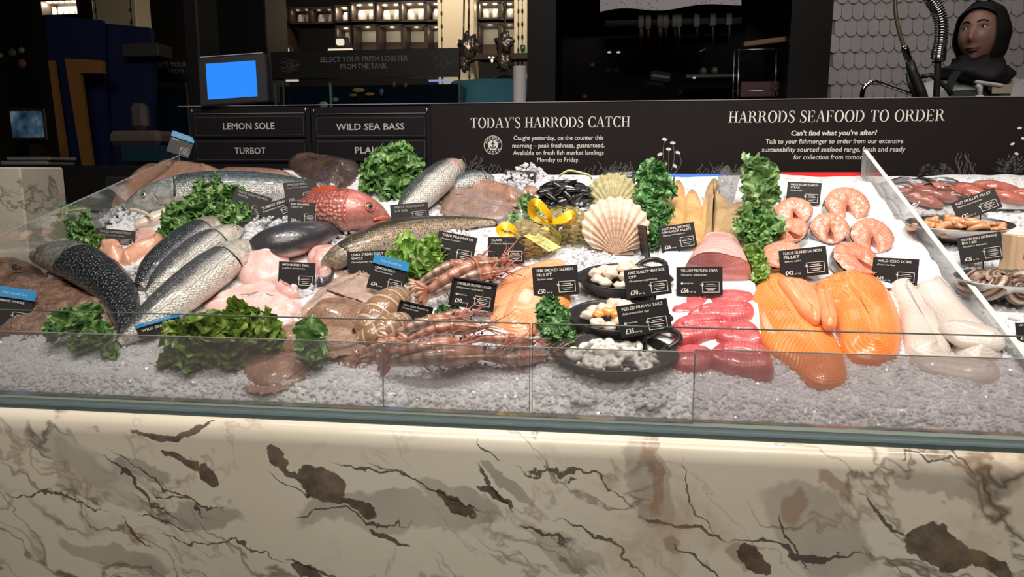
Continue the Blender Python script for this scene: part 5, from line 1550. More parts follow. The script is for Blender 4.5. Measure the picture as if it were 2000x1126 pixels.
def band(root, pts, w, name='ribbon', mat='yellow'):
    """a flat ribbon through points"""
    mb = MB(); P = [Vector(p) for p in spline([tuple(p) for p in pts], 28)]
    vs, fs = [], []
    for i, p in enumerate(P):
        t = (P[min(i + 1, 27)] - P[max(0, i - 1)]).normalized()
        vw = (EYEV - p).normalized(); sd = t.cross(vw + EN * .6).normalized()
        ww = w[0] + (w[1] - w[0]) * math.sin(PI * i / 27)
        vs += [p - sd * ww / 2, p + sd * ww / 2]
    for i in range(27): fs.append((2 * i, 2 * i + 1, 2 * i + 3, 2 * i + 2))
    mb.add(vs, fs); return mb.build(name, M[mat], root)
k1 = c1 + D1 * .052 - EX * .034
rel = lambda px, py, dd: (lambda d: EYEV + d * ((k1 - EYEV).length / d.length * dd))(ray(px, py))
band(r1, [k1, rel(1072, 420, .985), rel(1050, 395, .98), rel(1040, 400, .985), rel(1042, 420, .99), rel(1060, 432, .99), k1], (.010, .022))
band(r1, [k1, rel(1098, 428, .985), rel(1116, 418, .985), rel(1112, 438, .99)], (.012, .024))
k2 = c2 + D2 * .05 + EX * .01
band(r2, [rel(1008, 452, .98), rel(990, 440, .978), rel(978, 448, .978), rel(988, 458, .978), rel(1010, 458, .98)], (.012, .024))
band(r2, [rel(1025, 455, .98), rel(1050, 452, .98), rel(1072, 446, .985)], (.012, .014))
mb = MB(); A_, B_, C_, D_ = rel(1022, 460, .972), rel(1046, 452, .975), rel(1084, 478, .97), rel(1072, 491, .966)
mb.slab2d([(0, 0), (1, 0), (1, 1), (0, 1)], A_, (D_ - A_), (B_ - A_), (D_ - A_).cross(B_ - A_).normalized(), .0012); lb_ = mb.build('paper_label', M['yellow_label'], r2)
mb = MB(); e1, e2 = (D_ - A_), (B_ - A_); nn = e1.cross(e2).normalized()
if nn.dot(EYEV - A_) < 0: nn = -nn
for i in range(7): rect2d(mb, .45 + .07 * i, .12, .48 + .07 * i, .38, A_ + nn * .002, e1, e2)
for i in range(3): rect2d(mb, .15, .55 + .12 * i, .8 - .1 * i, .58 + .12 * i, A_ + nn * .002, e1, e2)
mb.build('print', M['ink_lob'], lb_)

# black bag of mussels
ms = empty('mussel_bag', bed(1102, 380), 'black net bag of mussels at the back under a pale string', 'net bag')
cm = bed(1102, 380, .045); rx = 54 * mpp(cm)
mb = MB(); mb.ball(cm, (rx, rx * .55, rx * .48), 40, 24, None, 0, .22, 2.6, 4); mb.build('net', M['mussel'], ms)
rn = random.Random(8); first = None
for i in range(15):
    t = i * 2.399; q = math.sqrt((i + .5) / 15)
    p = cm + Vector((rx * .86 * q * math.cos(t), -rx * .52 * math.sqrt(max(.02, 1 - q * q)) - .002, rx * .44 * q * math.sin(t)))
    if first is None:
        mb = MB(); mb.grid(lambda u, v: ((lambda a, w: Vector((-.028 + .056 * u, w * math.cos(a), w * .7 * math.sin(a))))(2 * PI * v, .0125 * math.sin(PI * u ** .7) ** .7 + .0003), (u, v)), 14, 14, 0, True, True)
        first = mb.build('mussel', M['mussel']); ob = first
    else: ob = first.copy(); COL.objects.link(ob)
    ob.location = p; ob.rotation_euler = (rn.uniform(-.6, .6), rn.uniform(-.7, .7), rn.uniform(-.8, .8)); tag(ob, 'black mussel bulging through the black net bag', 'mussel', 'mussels in the black net bag')
mb = MB(); relm = lambda px, py, k: EYEV + ray(px, py) * ((cm.y - .055 * k) / ray(px, py).y)
mb.tube([Vector(p) for p in spline([tuple(relm(*q)) for q in ((1092, 344, .6), (1100, 338, .7), (1112, 333, .8), (1130, 336, .9), (1150, 342, .8), (1156, 350, .6))], 20)], [.0025] * 4 + [.003] * 12 + [.0022] * 4, 6); mb.build('string', M['string'], ms)

# ------------------------------------------------------------------ prawns
def make_prawn(mat):
    """local: tail at -x, head at +x, length about 1, back up (+z)"""
    r = empty('prawn', (0, 0, 0))
    N = 60
    C_, Rr = [], []
    for i in range(N):
        u = i / (N - 1)
        x = -.46 + .72 * u
        z = .10 * math.sin(PI * (u * .9 + .05)) + .03
        y = .05 * math.sin(u * 2.6)
        seg = (u * 7) % 1
        rad = (.028 + .058 * u ** .8) * (1 + .10 * (1 - seg)) if u < .66 else (.088 - .018 * (u - .66) / .34)
        C_.append(Vector((x, y, z))); Rr.append(rad)
    sh_ = MB()
    vs, uv, fs = [], [], []; m = 18
    for i in range(N):
        t = (C_[min(i + 1, N - 1)] - C_[max(i - 1, 0)]).normalized(); s_ = t.cross(Vector((0, 0, 1))).normalized(); u_ = s_.cross(t)
        for j in range(m):
            a = 2 * PI * j / m
            vs.append(C_[i] + s_ * (math.cos(a) * Rr[i] * .82) + u_ * (math.sin(a) * Rr[i])); uv.append((i / N, j / m))
    cut = int(N * .66)
    for i in range(cut):
        for j in range(m): fs.append((i * m + j, (i + 1) * m + j, (i + 1) * m + (j + 1) % m, i * m + (j + 1) % m))
    sh_.add(vs, fs, uv); sh_.build('shell', M[mat], r)
    hd = MB(); vs2, uv2 = [], []
    HN = 16
    for i in range(HN):
        u = i / (HN - 1); p = C_[cut].lerp(C_[-1] + Vector((.10, .01, -.02)), u); rad = Rr[cut] * 1.06 * (1 - u ** 2.2 * .82)
        for j in range(m):
            a = 2 * PI * j / m; vs2.append(p + Vector((0, math.cos(a) * rad * .8, math.sin(a) * rad * 1.02))); uv2.append((.7 + .3 * u, j / m))
    hd.add(vs2, [(i * m + j, (i + 1) * m + j, (i + 1) * m + (j + 1) % m, i * m + (j + 1) % m) for i in range(HN - 1) for j in range(m)] + [tuple((HN - 1) * m + j for j in range(m))], uv2)
    tip = C_[-1] + Vector((.30, .012, .07)); hd.tube([C_[cut] + Vector((.02, 0, Rr[cut] * .95)), C_[-1] + Vector((.03, .005, .055)), tip], [.016, .013, .002], 6)
    hd.build('head', M['prawn_red' if mat == 'prawn' else mat], r)
    for sy in (-1, 1):
        e = MB(); e.ball(C_[-1] + Vector((.075, sy * .052, .03)), .017, 10, 8); e.build('eye', M['wet_eye'], r)
    tf = MB()
    for k in range(5):
        a = R(-44 + 22 * k); d = Vector((-math.cos(a), math.sin(a), -.15)); s_ = d.cross(Vector((0, 0, 1))).normalized()
        b = C_[0]
        tf.grid(lambda u, v: (b + d * (.13 * u) + s_ * ((v - .5) * .06 * math.sin(PI * min(1, .15 + .85 * u)) ** .6) + Vector((0, 0, .012 * (1 - abs(2 * v - 1)) + .003 * k)), (.05 * u, v)), 6, 4)
    tf.build('tail_fan', M['prawn_red' if mat == 'prawn' else mat], r)
    rn = random.Random(3)
    lg = MB()
    for k in range(10):
        x = -.25 + .055 * k; sy = -1 if k % 2 else 1
        p = Vector((x, .03 * math.sin(2) + sy * .03, .03))
        q = 1 if k < 6 else 1.7
        lg.tube([p, p + Vector((.03, sy * .05, -.035)), p + Vector((.08 * q, sy * .075, -.05)), p + Vector((.13 * q, sy * .05, -.055))], [.008, .007, .005, .002], 5)
    lg.build('legs', M['prawn_leg'], r)
    an = MB()
    h0 = C_[-1] + Vector((.10, 0, .0))
    for k in range(8):
        sy = (k - 3.5) / 3.5
        L = (.20 if k not in (0, 7) else .42)
        an.tube([h0, h0 + Vector((L * .3, sy * .05, .03 - .02 * abs(sy))), h0 + Vector((L * .7, sy * .11, .0)), h0 + Vector((L, sy * .2, -.05))], [.009, .006, .004, .0012], 5)
    an.build('feelers', M['prawn_leg'], r)
    return r
P1, P2 = make_prawn('prawn'), make_prawn('prawn_red')
used = set()
def put_prawn(src, tail, head, label, grp, h=.0, roll=0.0, side=1, fat=1.0):
    o = src if src.name not in used else copy_tree(src)
    used.add(src.name)
    a, b = bed(*tail, h), bed(*head, h + .004)
    L = (b - a).length
    x = (b - a).normalized(); z = (EN - x * EN.dot(x)).normalized(); y = z.cross(x)
    m = Matrix((x, y, z)).transposed() @ Matrix.Rotation(R(roll), 3, 'X')
    o.location = a.lerp(b, .56) + EN * .004
    o.rotation_euler = m.to_euler()
    o.scale = (L, L * side * fat * 1.25, L * fat * 1.25)
    tag(o, label, 'prawn', grp)
GB, GF = 'prawns behind the framed card', 'large prawns in front of the framed cards'
put_prawn(P1, (802, 566), (935, 522), 'prawn behind the framed price cards, farthest back', GB, .022, 40)
put_prawn(P2, (815, 578), (985, 518), 'prawn with red head pointing up at the smoked salmon', GB, .026, 55, 1, 1.1)
put_prawn(P1, (812, 590), (968, 545), 'prawn directly behind the larger framed price card', GB, .010, 60, 1, 1.1)
put_prawn(P2, (800, 572), (905, 548), 'small prawn at the left of the back prawn pile', GB, .004, -40)
put_prawn(P1, (850, 560), (990, 532), 'prawn in the back pile with long feelers towards the orange fillet', GB, .034, 70)
put_prawn(P1, (742, 668), (905, 628), 'upper left large prawn beneath the tilted framed card', GF, .02, 50, 1, .95)
put_prawn(P2, (780, 672), (960, 650), 'large prawn with red feelers spread over the ice', GF, .034, 40, 1, .9)
put_prawn(P1, (742, 710), (975, 702), 'biggest prawn lying lengthwise at the front glass', GF, .014, 65, 1, 1.05)
put_prawn(P2, (748, 690), (920, 672), 'reddish prawn resting on top of the biggest one', GF, .042, 75, 1, .95)
put_prawn(P1, (915, 700), (1085, 690), 'front prawn farthest right with feelers reaching the pans', GF, .010, 50, -1, 1.0)
put_prawn(P2, (905, 668), (1060, 668), 'prawn lying behind the rightmost front prawn', GF, .010, 30, -1, .9)
put_prawn(P1, (820, 648), (935, 618), 'grey prawn beside the small parsley sprig', GF, .010, 30, 1, .9)
put_prawn(P2, (690, 700), (800, 668), 'prawn tail end at the left of the front pile', GF, .010, 50, 1, 1.0)

# banded lobster tails
def lobster_tail(label, sp, mat='banded'):
    b = Body(sp, 90, 1.05, .9, n=60)
    for i in range(60): b.r[i] *= 1 + .07 * (1 - (i / 60 * 7) % 1)
    root = empty('lobster_tail', bed(*sp[len(sp) // 2][:2]), label, 'lobster tail')
    mb = MB(); b.skin(mb, 26, amp=.01); mb.build('shell', M[mat], root)
    e = b.n - 1
    for k in range(5):
        f_ = MB(); d = (b.T[e] + b.S[e] * ((k - 2) * .45)).normalized(); s_ = d.cross(EN).normalized(); c0 = b.C[e]
        f_.grid(lambda u, v: (c0 + d * (.05 * u) + s_ * ((v - .5) * .024 * math.sin(PI * min(1, .2 + .8 * u)) ** .6) + EN * (.004 * (1 - abs(2 * v - 1)) + .001 * k), (u, v)), 6, 5); f_.build('tail_blade', M[mat], root)
    return root
lobster_tail('brown and cream banded lobster tail pointing down at the front glass', [(792, 578, 14), (780, 580, 24), (762, 592, 31), (742, 612, 32), (722, 634, 27), (708, 652, 18), (700, 664, 10)])
lobster_tail('second banded lobster tail under the tilted framed card', [(800, 622, 12), (782, 628, 22), (755, 642, 26), (725, 655, 22), (700, 664, 14), (688, 668, 8)])
# ------------------------------------------------------------------ price cards
CATCH = "Today's Harrods Catch"
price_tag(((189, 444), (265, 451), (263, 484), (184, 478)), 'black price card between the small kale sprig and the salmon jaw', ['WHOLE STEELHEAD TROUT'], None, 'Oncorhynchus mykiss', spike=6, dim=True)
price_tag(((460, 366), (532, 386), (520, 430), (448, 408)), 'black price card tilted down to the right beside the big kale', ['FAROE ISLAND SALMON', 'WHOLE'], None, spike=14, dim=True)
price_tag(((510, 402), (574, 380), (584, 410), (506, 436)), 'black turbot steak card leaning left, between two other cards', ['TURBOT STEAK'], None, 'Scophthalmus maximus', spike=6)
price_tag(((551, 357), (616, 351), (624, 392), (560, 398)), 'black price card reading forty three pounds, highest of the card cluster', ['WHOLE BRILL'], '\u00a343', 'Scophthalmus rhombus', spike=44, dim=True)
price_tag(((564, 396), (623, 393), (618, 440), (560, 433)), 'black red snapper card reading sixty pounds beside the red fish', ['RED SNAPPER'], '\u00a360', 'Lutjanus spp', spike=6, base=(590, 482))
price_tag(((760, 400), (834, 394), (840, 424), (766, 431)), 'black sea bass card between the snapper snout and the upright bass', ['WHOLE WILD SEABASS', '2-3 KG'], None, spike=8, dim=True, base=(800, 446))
price_tag(((985, 329), (1048, 336), (1047, 358), (984, 355)), 'black price card at the back left of the mussels', ['MUGGETLACE'], None, 'Placopecten', spike=6, box=False)
price_tag(((1068, 386), (1131, 386), (1129, 411), (1068, 411)), 'black live mussels card just in front of the mussel bag', ['ROPED LIVE MUSSELS'], None, spike=8, box=False)
price_tag(((1180, 334), (1242, 332), (1240, 362), (1180, 364)), 'black diver caught scallop card behind the mossy shell', ['SCALLOP DIVER CAUGHT', 'LARGE SCOTTISH'], None, 'Pecten maximus', spike=12)
et = empty('price_tag', bed(1262, 512), 'black price card seen edge on beside the large scallop shell', 'price tag', 'price cards on the ice')
_c, _k = bed(1262, 512), mpp(bed(1262, 512)); _r = Matrix.Rotation(R(-8), 3, 'Y') @ Matrix.Rotation(R(100), 3, 'Z')
MB().box(_c + _r @ Vector((0, 0, 42 * _k)), (.085, .0028, 62 * _k), _r, 0, .0005).build('card', M['black_card'], et)
MB().tube([_c + _r @ Vector((0, 0, 14 * _k)), _c - EN * .01], .0016, 6).build('stake', M['tag_frame'], et)
price_tag(((1287, 443), (1356, 433), (1361, 482), (1291, 493)), 'black haddock fillets card below the smoked fillets', ['NATURAL SMOKED', 'HADDOCK FILLETS'], '\u00a326', 'Melanogrammus aeglefinus', spike=10)
price_tag(((1533, 355), (1600, 357), (1606, 400), (1540, 396)), 'black salmon steak card above the upper left steak', ['FAROE ISLAND SALMON', 'STEAK'], '\u00a339', 'Salmo salar', spike=14)
price_tag(((1522, 489), (1615, 479), (1617, 535), (1524, 544)), 'black salmon fillet card standing behind the big orange fillets', ['FAROE ISLAND SALMON', 'FILLET'], '\u00a342', 'Salmo salar', spike=20)
price_tag(((1703, 501), (1792, 506), (1795, 557), (1704, 551)), 'black wild cod loin card behind the white fillets', ['WILD COD LOIN'], '\u00a342', 'Gadus morhua', spike=12)
price_tag(((1320, 521), (1411, 520), (1412, 576), (1322, 577)), 'black yellowfin tuna steak card in front of the pink loin', ['YELLOW FIN TUNA STEAK'], '\u00a356', 'Thunnus albacares', msc='Previously frozen', spike=8, base=(1366, 592))
price_tag(((1217, 527), (1305, 517), (1313, 572), (1224, 583)), 'black scallop meat card standing at the right of the back pan', ['KING SCALLOP MEAT ROE', 'OFF'], '\u00a370', 'Placopecten magellanicus', spike=34, base=(1268, 598))
price_tag(((1203, 597), (1303, 582), (1312, 643), (1214, 661)), 'black peeled prawn tails card between the middle and front pans', ['PEELED PRAWN TAILS'], '\u00a335', 'Palaemonidae spp', msc='Previously frozen', spike=20, base=(1262, 694))
price_tag(((1039, 522), (1128, 516), (1131, 574), (1042, 580)), 'black smoked salmon fillet card standing on the orange side', ['SEMI SMOKED SALMON', 'FILLET'], '\u00a350', 'Salmo salar', spike=22)
price_tag(((953, 463), (1025, 462), (1024, 515), (952, 513)), 'black clams card in front of the smaller net bag', ['CLAMS'], '\u00a330', 'Ruditapes philippinarum', spike=8)
price_tag(((856, 450), (930, 463), (925, 519), (849, 503)), 'black tiger prawns card right of the bright lettuce', ['TIGER PRAWNS U5'], None, 'Penaeus monodon', msc='Previously frozen', spike=18)
price_tag(((888, 544), (969, 556), (960, 606), (877, 592)), 'black framed prawn card reading ninety pounds beside the smoked salmon', ['OBSIBLUE PRAWN U15/20', ], '\u00a390', 'Litopenaeus stylirostris', msc='Previously frozen', framed=True, spike=26)
price_tag(((797, 596), (855, 608), (822, 643), (757, 626)), 'black framed prawn card tilted far over above the front prawns', ['WILD TIGER PRAWN U5'], '\u00a378', 'Penaeus monodon', msc='Previously frozen', framed=True, spike=14)
price_tag(((677, 492), (757, 487), (758, 528), (680, 532)), 'black trout card half hidden behind the blue-topped card', ['CHALK STREAM TROUT', 'WHOLE'], None, 'Oncorhynchus mykiss', box=False, spike=14)
price_tag(((730, 494), (798, 514), (786, 577), (718, 562)), 'black lemon sole card with a bright blue strip on top', ['LEMON SOLE'], '\u00a334', 'Microstomus kitt', head=CATCH, spike=10)
price_tag(((542, 512), (614, 511), (617, 565), (545, 557)), 'black monkfish tail card stuck in the ice lumps', ['MONKFISH TAIL'], None, 'Lophius piscatorius', spike=10)
price_tag(((262, 636), (343, 612), (362, 636), (274, 660)), 'blue-topped card leaning beside the largest dark lettuce', ['WILD SEA BASS'], None, head=CATCH, box=False, spike=10)
price_tag(((-14, 556), (70, 568), (56, 644), (-24, 632)), 'blue-topped black card on the turbot at the left edge', ['TURBOT WHOLE'], None, head=CATCH, spike=6)
price_tag(((331, 253), (376, 269), (374, 310), (331, 296)), 'blue-topped black card on a tall stake behind the brown flatfish', ['BRILL'], None, head=CATCH, spike=30)
price_tag(((1858, 396), (1942, 365), (1958, 404), (1871, 434)), 'black card tilted up to the right in front of the red fish packs', ['RED MULLET FILLET'], '\u00a332', 'Mullus surmuletus', spike=24)
price_tag(((1868, 464), (1951, 452), (1968, 503), (1877, 517)), 'black cooked prawns card behind the bowl of snails', ['COOKED SHELL ON PRAWNS', '80/100'], '\u00a35', 'Pandalus borealis', unit='per 100g', spike=18)
price_tag(((1983, 630), (2060, 626), (2062, 665), (1985, 668)), 'black card at the right edge in front of the snail bowl', ['WHELKS'], '\u00a34', None, spike=10)

# ------------------------------------------------------------------ right of the divider: bowls, red fish, box
def bowl(px, py, wpx, label, ratio=.62, dep=.035):
    c = bed(px, py, .0); a = wpx * mpp(c) / 2; b = a * ratio
    rot = Matrix.Rotation(BA * .5, 3, 'X')
    mb = MB(); prof = [(0, 0), (.55, .001), (.85, dep * .55), (1.0, dep), (1.03, dep + .002), (1.0, dep + .003), (.83, dep * .6), (.52, .006), (0, .005)]
    mb.grid(lambda u, v: ((lambda r, z, t: c + rot @ Vector((r * a * math.cos(t), r * b * math.sin(t), z + .004)))(*prof[min(8, int(round(u * 8)))], 2 * PI * v), (u, v)), 8, 56, 0, True, True)
    o = mb.build('steel_bowl', M['steel'], None, c); tag(o, label, 'bowl')
    return c, a, b, rot
rn = random.Random(21)
c, a, b, rot = bowl(1868, 468, 190, 'oval steel bowl of cooked prawns behind the slanted divider')
cp = MB(); cu = [Vector((.020 * math.cos(t), .020 * math.sin(t), 0)) for t in np.linspace(.3, 3.9, 14)]
cp.tube(cu, [.002 + .0062 * math.sin(PI * (i + 1) / 16) ** .7 for i in range(14)], 8)
cp.tube([cu[-1], cu[-1] + Vector((.004, .006, .0)), cu[-1] + Vector((.010, .010, 0))], [.005, .006, .002], 6)
first = None
for i in range(26):
    q, t = math.sqrt(rn.random()) * .72, rn.uniform(0, 6.28)
    p = c + rot @ Vector((a * q * math.cos(t), b * q * math.sin(t), .016 + .022 * (1 - q) + rn.uniform(0, .008)))
    if first is None: first = cp.build('cooked_prawn', M['cooked_prawn']); o = first
    else: o = first.copy(); COL.objects.link(o)
    o.location = p; o.rotation_euler = (rn.uniform(-.6, .6), rn.uniform(-.6, .6), rn.uniform(0, 6.28)); k = rn.uniform(.9, 1.3); o.scale = (k, k, k)
    tag(o, 'orange cooked prawn heaped in the oval steel bowl', 'prawn', 'cooked prawns in the steel bowl')
c, a, b, rot = bowl(1950, 578, 170, 'oval steel bowl of brown striped snails at the right edge')
def make_snail():
    mb = MB(); N = 90; vs, uv, fs = [], [], []; m = 16
    for i in range(N):
        u = i / (N - 1); th = u * 2 * PI * 3.1
        r = .004 + .015 * u ** 1.5; tr = .002 + .0125 * u ** 1.3
        cc = Vector((r * math.cos(th), r * math.sin(th), .018 - .020 * u))
        rd = Vector((math.cos(th), math.sin(th), 0))
        for j in range(m):
            g_ = 2 * PI * j / m
            vs.append(cc + rd * (tr * math.cos(g_)) + Vector((0, 0, tr * math.sin(g_)))); uv.append((u * 6, j / m))
    for i in range(N - 1):
        for j in range(m): fs.append((i * m + j, (i + 1) * m + j, (i + 1) * m + (j + 1) % m, i * m + (j + 1) % m))
    fs.append(tuple((N - 1) * m + j for j in range(m)))
    mb.add(vs, fs, uv); return mb
first = None
for i, (x, y, z, lb) in enumerate(((-.42, .30, .024, 'brown snail at the back left of the steel bowl'), (-.05, .10, .034, 'brown snail lying on its side in the middle of the bowl'), (.42, -.08, .034, 'largest striped snail shell at the right of the bowl'), (-.28, -.36, .024, 'striped snail low at the front left of the bowl'), (.1, .52, .024, 'snail tucked against the back rim of the bowl'), (.16, -.52, .022, 'snail at the front rim of the steel bowl'), (-.62, -.05, .022, 'snail against the left rim beside the divider'))):
    if first is None: first = make_snail().build('sea_snail', M['snail']); o = first
    else: o = first.copy(); COL.objects.link(o)
    o.location = c + rot @ Vector((a * x, b * y, z)); o.rotation_euler = (rn.uniform(.2, 1.1), rn.uniform(-.5, .5), rn.uniform(0, 6.28)); k = (1.15, 1.05, 1.5, 1.1, 1, 1.05, 1)[i]; o.scale = (k, k, k)
    tag(o, lb, 'snail', 'snails in the steel bowl')
# red mullet packs
MU = [((1752, 372), (1840, 402), 'lowest red fillet in the clear pack beside the divider', 13, .016), ((1770, 364), (1868, 390), 'long red fillet across the middle of the clear pack', 14, .022), ((1800, 362), (1880, 376), 'red fillet at the back of the clear pack', 12, .028), ((1850, 384), (1872, 366), 'short red fillet at the right end of the clear pack', 12, .026),
      ((1866, 362), (1930, 388), 'red fish at the left of the foam tray', 14, .030), ((1904, 360), (1990, 372), 'pink red fish lying along the back of the foam tray', 13, .034), ((1930, 378), (2010, 392), 'pink red fish at the front of the foam tray', 12, .030), ((1975, 378), (2030, 384), 'red fish at the right edge of the foam tray', 13, .034)]
for (a_, b_, lb, hw, h) in MU:
    sp = [(a_[0] + (b_[0] - a_[0]) * t, a_[1] + (b_[1] - a_[1]) * t, hw * k) for t, k in ((0, .3), (.1, .75), (.35, 1.05), (.7, .9), (.93, .6), (1, .25))]
    bd = Body(sp, 60, 1.2, .9, n=26, sink=-(h - .012)); r = empty('red_mullet', bed(*sp[2][:2]), lb, 'fish', 'red fish in packs')
    mb = MB(); bd.skin(mb, 16, amp=.14); mb.build('body', M['mullet'], r)
def wrap(name, label, px, py, wx, wy, h, mat, cat, amp=.010, seed=1.0):
    c = bed(px, py, 0); mb = MB()
    def fn(u, v):
        x, y = 2 * v - 1, 2 * u - 1
        k = max(0, (1 - abs(x) ** 4) * (1 - abs(y) ** 4))
        return c + EX * (x * wx) + EY * (y * wy) + EN * (.006 + h * k ** .5 + amp * noise.noise(Vector((x * 3, y * 3, seed))) * (k + .3)), (u, v)
    mb.grid(fn, 20, 30); return tag(mb.build(name, mat, None, c), label, cat)
wrap('vacuum_pack', 'clear plastic pack stretched over the red fillets', 1815, 394, .105, .10, .040, M['wrap'], 'plastic pack')
tr = empty('foam_tray', bed(1960, 392), 'white foam tray under the pink red fish at the right', 'tray')
mb = MB(); c = bed(1960, 384, .008); mb.box(c, (.24, .15, .010), Matrix.Rotation(BA, 3, 'X'), 0, .004); mb.box(c - EY * .074 + EN * .008, (.24, .006, .02), Matrix.Rotation(BA - .5, 3, 'X'), 0, .002); mb.build('tray', M['white_plastic'], tr)
# pale wooden box
wb = empty('wooden_box', bed(2000, 545), 'pale wooden box with dark lettering at the right edge', 'box')
c = aty(2020, 502, bed(1990, 545).y + .02); rt = Matrix.Rotation(R(6), 3, 'Z'); k = mpp(c)
mb = MB(); mb.box(c, (100 * k, .03, 86 * k), rt, 0, .002); mb.build('box_body', M['pale_wood'], wb)
mb = MB(); mb.box(c - rt @ Vector((54 * k, .004, -2 * k)), (10 * k, .036, 88 * k), rt, 0, .002); mb.build('box_edge', M['pale_wood'], wb)
mb = MB(); put_text(mb, 'Mow', 15 * k, c - rt @ Vector((30 * k, .0158, 0)) - Vector((0, 0, 2 * k)), rt @ Vector((1, 0, 0)), Vector((0, 0, 1)), 'L', .01); mb.build('lettering', plain('box_ink', (.05, .03, .02), .6), wb)
# ------------------------------------------------------------------ the long black sign board
YS = YBK + .045
def spt(px, py): return aty(px, py, YS)
zs0, zs1 = spt(1500, 345).z - .01, spt(1200, 198).z
xs0, xs1 = spt(352, 260).x, spt(2060, 260).x
UX, UZ = Vector((1, 0, 0)), Vector((0, 0, 1))
sg = empty('sign_board', ((xs0 + xs1) / 2, YS, zs0), 'long black sign board with white lettering behind the ice', 'sign')
xm = spt(842, 260).x
MB().box(((xm + xs1) / 2, YS + .008, (zs0 + zs1) / 2), (xs1 - xm, .016, zs1 - zs0), None, 0, .001).build('board', M['board'], sg)
e = MB(); e.box(((xs0 + xs1) / 2, YS + .004, zs1 + .0008), (xs1 - xs0, .012, .0022)); e.build('top_edge', plain('board_edge', (.22, .20, .19), .3), sg)
ink = MB(); O = Vector((0, YS - .0012, 0))
def sline(txt, cx, y, cap, w, kind, **kw):
    """lettering centred at pixel cx, baseline y, cap height in pixels, width w in pixels"""
    p = spt(cx, y); k = mpp(p); wd = abs(spt(cx + w / 2, y).x - spt(cx - w / 2, y).x)
    o = Vector((p.x, YS - .0012, p.z))
    if kind == 'serif': put_serif(ink, txt, cap * k, o, UX, UZ, wd, kw.get('italic', 0))
    else: put_text(ink, txt, cap * k * 1.42, o, UX, UZ, 'C', kw.get('bold', 0), kw.get('shear', 0), wd)
sline("TODAY'S HARRODS CATCH", 1073, 249, 20, 312, 'serif')
sline('HARRODS SEAFOOD TO ORDER', 1630, 238, 22, 422, 'serif', italic=.03)
for t, cx, y, w in (('Caught yesterday, on the counter this', 1090, 273, 175), ('morning \u2013 peak freshness, guaranteed.', 1090, 288, 180), ('Available on fresh fish market landings', 1090, 302, 177), ('Monday to Friday.', 1090, 316, 82)):
    sline(t, cx, y, 8.6, w, 'sans', bold=.006)
sline("Can't find what you're after?", 1628, 264, 9.6, 168, 'sans', bold=.022, shear=.12)
for t, cx, y, w in (('Talk to your fishmonger to order from our extensive', 1628, 280, 268), ('sustainability sourced seafood range, fresh and ready', 1626, 296, 280), ('for collection from tomorrow.', 1628, 311, 158)):
    sline(t, cx, y, 9.2, w, 'sans', bold=.006, shear=.08)
ink.build('lettering', plain('sign_ink', (.60, .55, .52), .6), sg)
# round emblem with an anchor
em = MB(); p = spt(963, 283); k = mpp(p); o = Vector((p.x, YS - .0012, p.z))
circ = lambda r, a0=0, a1=360, n=40: [(r * math.cos(R(a0 + (a1 - a0) * i / n)), r * math.sin(R(a0 + (a1 - a0) * i / n))) for i in range(n + 1)]
ribbon2d(em, circ(17.5 * k), 1.3 * k, o, UX, UZ)
em.add([o + UX * x + UZ * z for x, z in circ(10 * k)[:-1]], [tuple(range(40))], None, 0, False)
for word, a0, a1, flip in (('HARRODS', 158, 22, 1), ('CATCH', 220, 320, -1)):
    for i, ch in enumerate(word):
        a = R(a0 + (a1 - a0) * i / (len(word) - 1)); rr = 13.7 * k
        c = o + UX * (rr * math.cos(a)) + UZ * (rr * math.sin(a))
        up = (UX * math.cos(a) + UZ * math.sin(a)) * flip; rt_ = UX * (math.sin(a) * flip) - UZ * (math.cos(a) * flip)
        put_text(em, ch, 6.2 * k, c - up * 2.1 * k, rt_, up, 'C', .02)
em.build('emblem', plain('emblem_ink', (.55, .51, .48), .6), sg)
an = MB(); o2 = o - Vector((0, .0006, 0))
ribbon2d(an, [(0, 5 * k), (0, -6 * k)], 1.8 * k, o2, UX, UZ); ribbon2d(an, [(-3.4 * k, 3 * k), (3.4 * k, 3 * k)], 1.5 * k, o2, UX, UZ)
ribbon2d(an, [(x, z - .5 * k) for x, z in circ(5.6 * k, 195, 345)], 1.8 * k, o2, UX, UZ); ribbon2d(an, [(x, z + 6.6 * k) for x, z in circ(1.6 * k)], .9 * k, o2, UX, UZ)
an.build('anchor', M['board'], sg)
# sea plants, corals and fish drawn on the board
dr = MB(); rn = random.Random(4)
def pxline(pts, w, mb=None): ribbon2d(mb or dr, [((spt(x, y).x), (spt(x, y).z)) for x, y in pts], w * .0016, Vector((0, YS - .001, 0)), UX, UZ)
def weed(x0, n, h, base, step=7):
    for i in range(n):
        x = x0 + i * step + rn.uniform(-2, 2); hh = h * rn.uniform(.5, 1.0)
        pxline([(x + 3 * math.sin(t * 7 + i), base - hh * t) for t in np.linspace(0, 1, 12)], 1.1)
def fan_coral(cx, cy, r, n):
    for i in range(n):
        a = rn.uniform(.1, PI - .1); L = r * rn.uniform(.55, 1)
        pxline([(cx + L * t * math.cos(a) + 2 * math.sin(t * 9 + i), cy - L * t * math.sin(a)) for t in np.linspace(.15, 1, 8)], .9)
def mound(cx, cy, w, h):
    for i in range(70):
        a = rn.uniform(0, PI); q = math.sqrt(rn.random())
        x, y = cx + w * q * math.cos(a), cy - h * q * math.sin(a)
        pxline([(x + 2.6 * math.cos(t), y + 1.8 * math.sin(t)) for t in np.linspace(0, 5, 7)], .7)
weed(1145, 12, 32, 345, 8); weed(1362, 14, 30, 345, 6.5); weed(900, 12, 26, 340, 7); weed(1868, 8, 48, 345, 5)
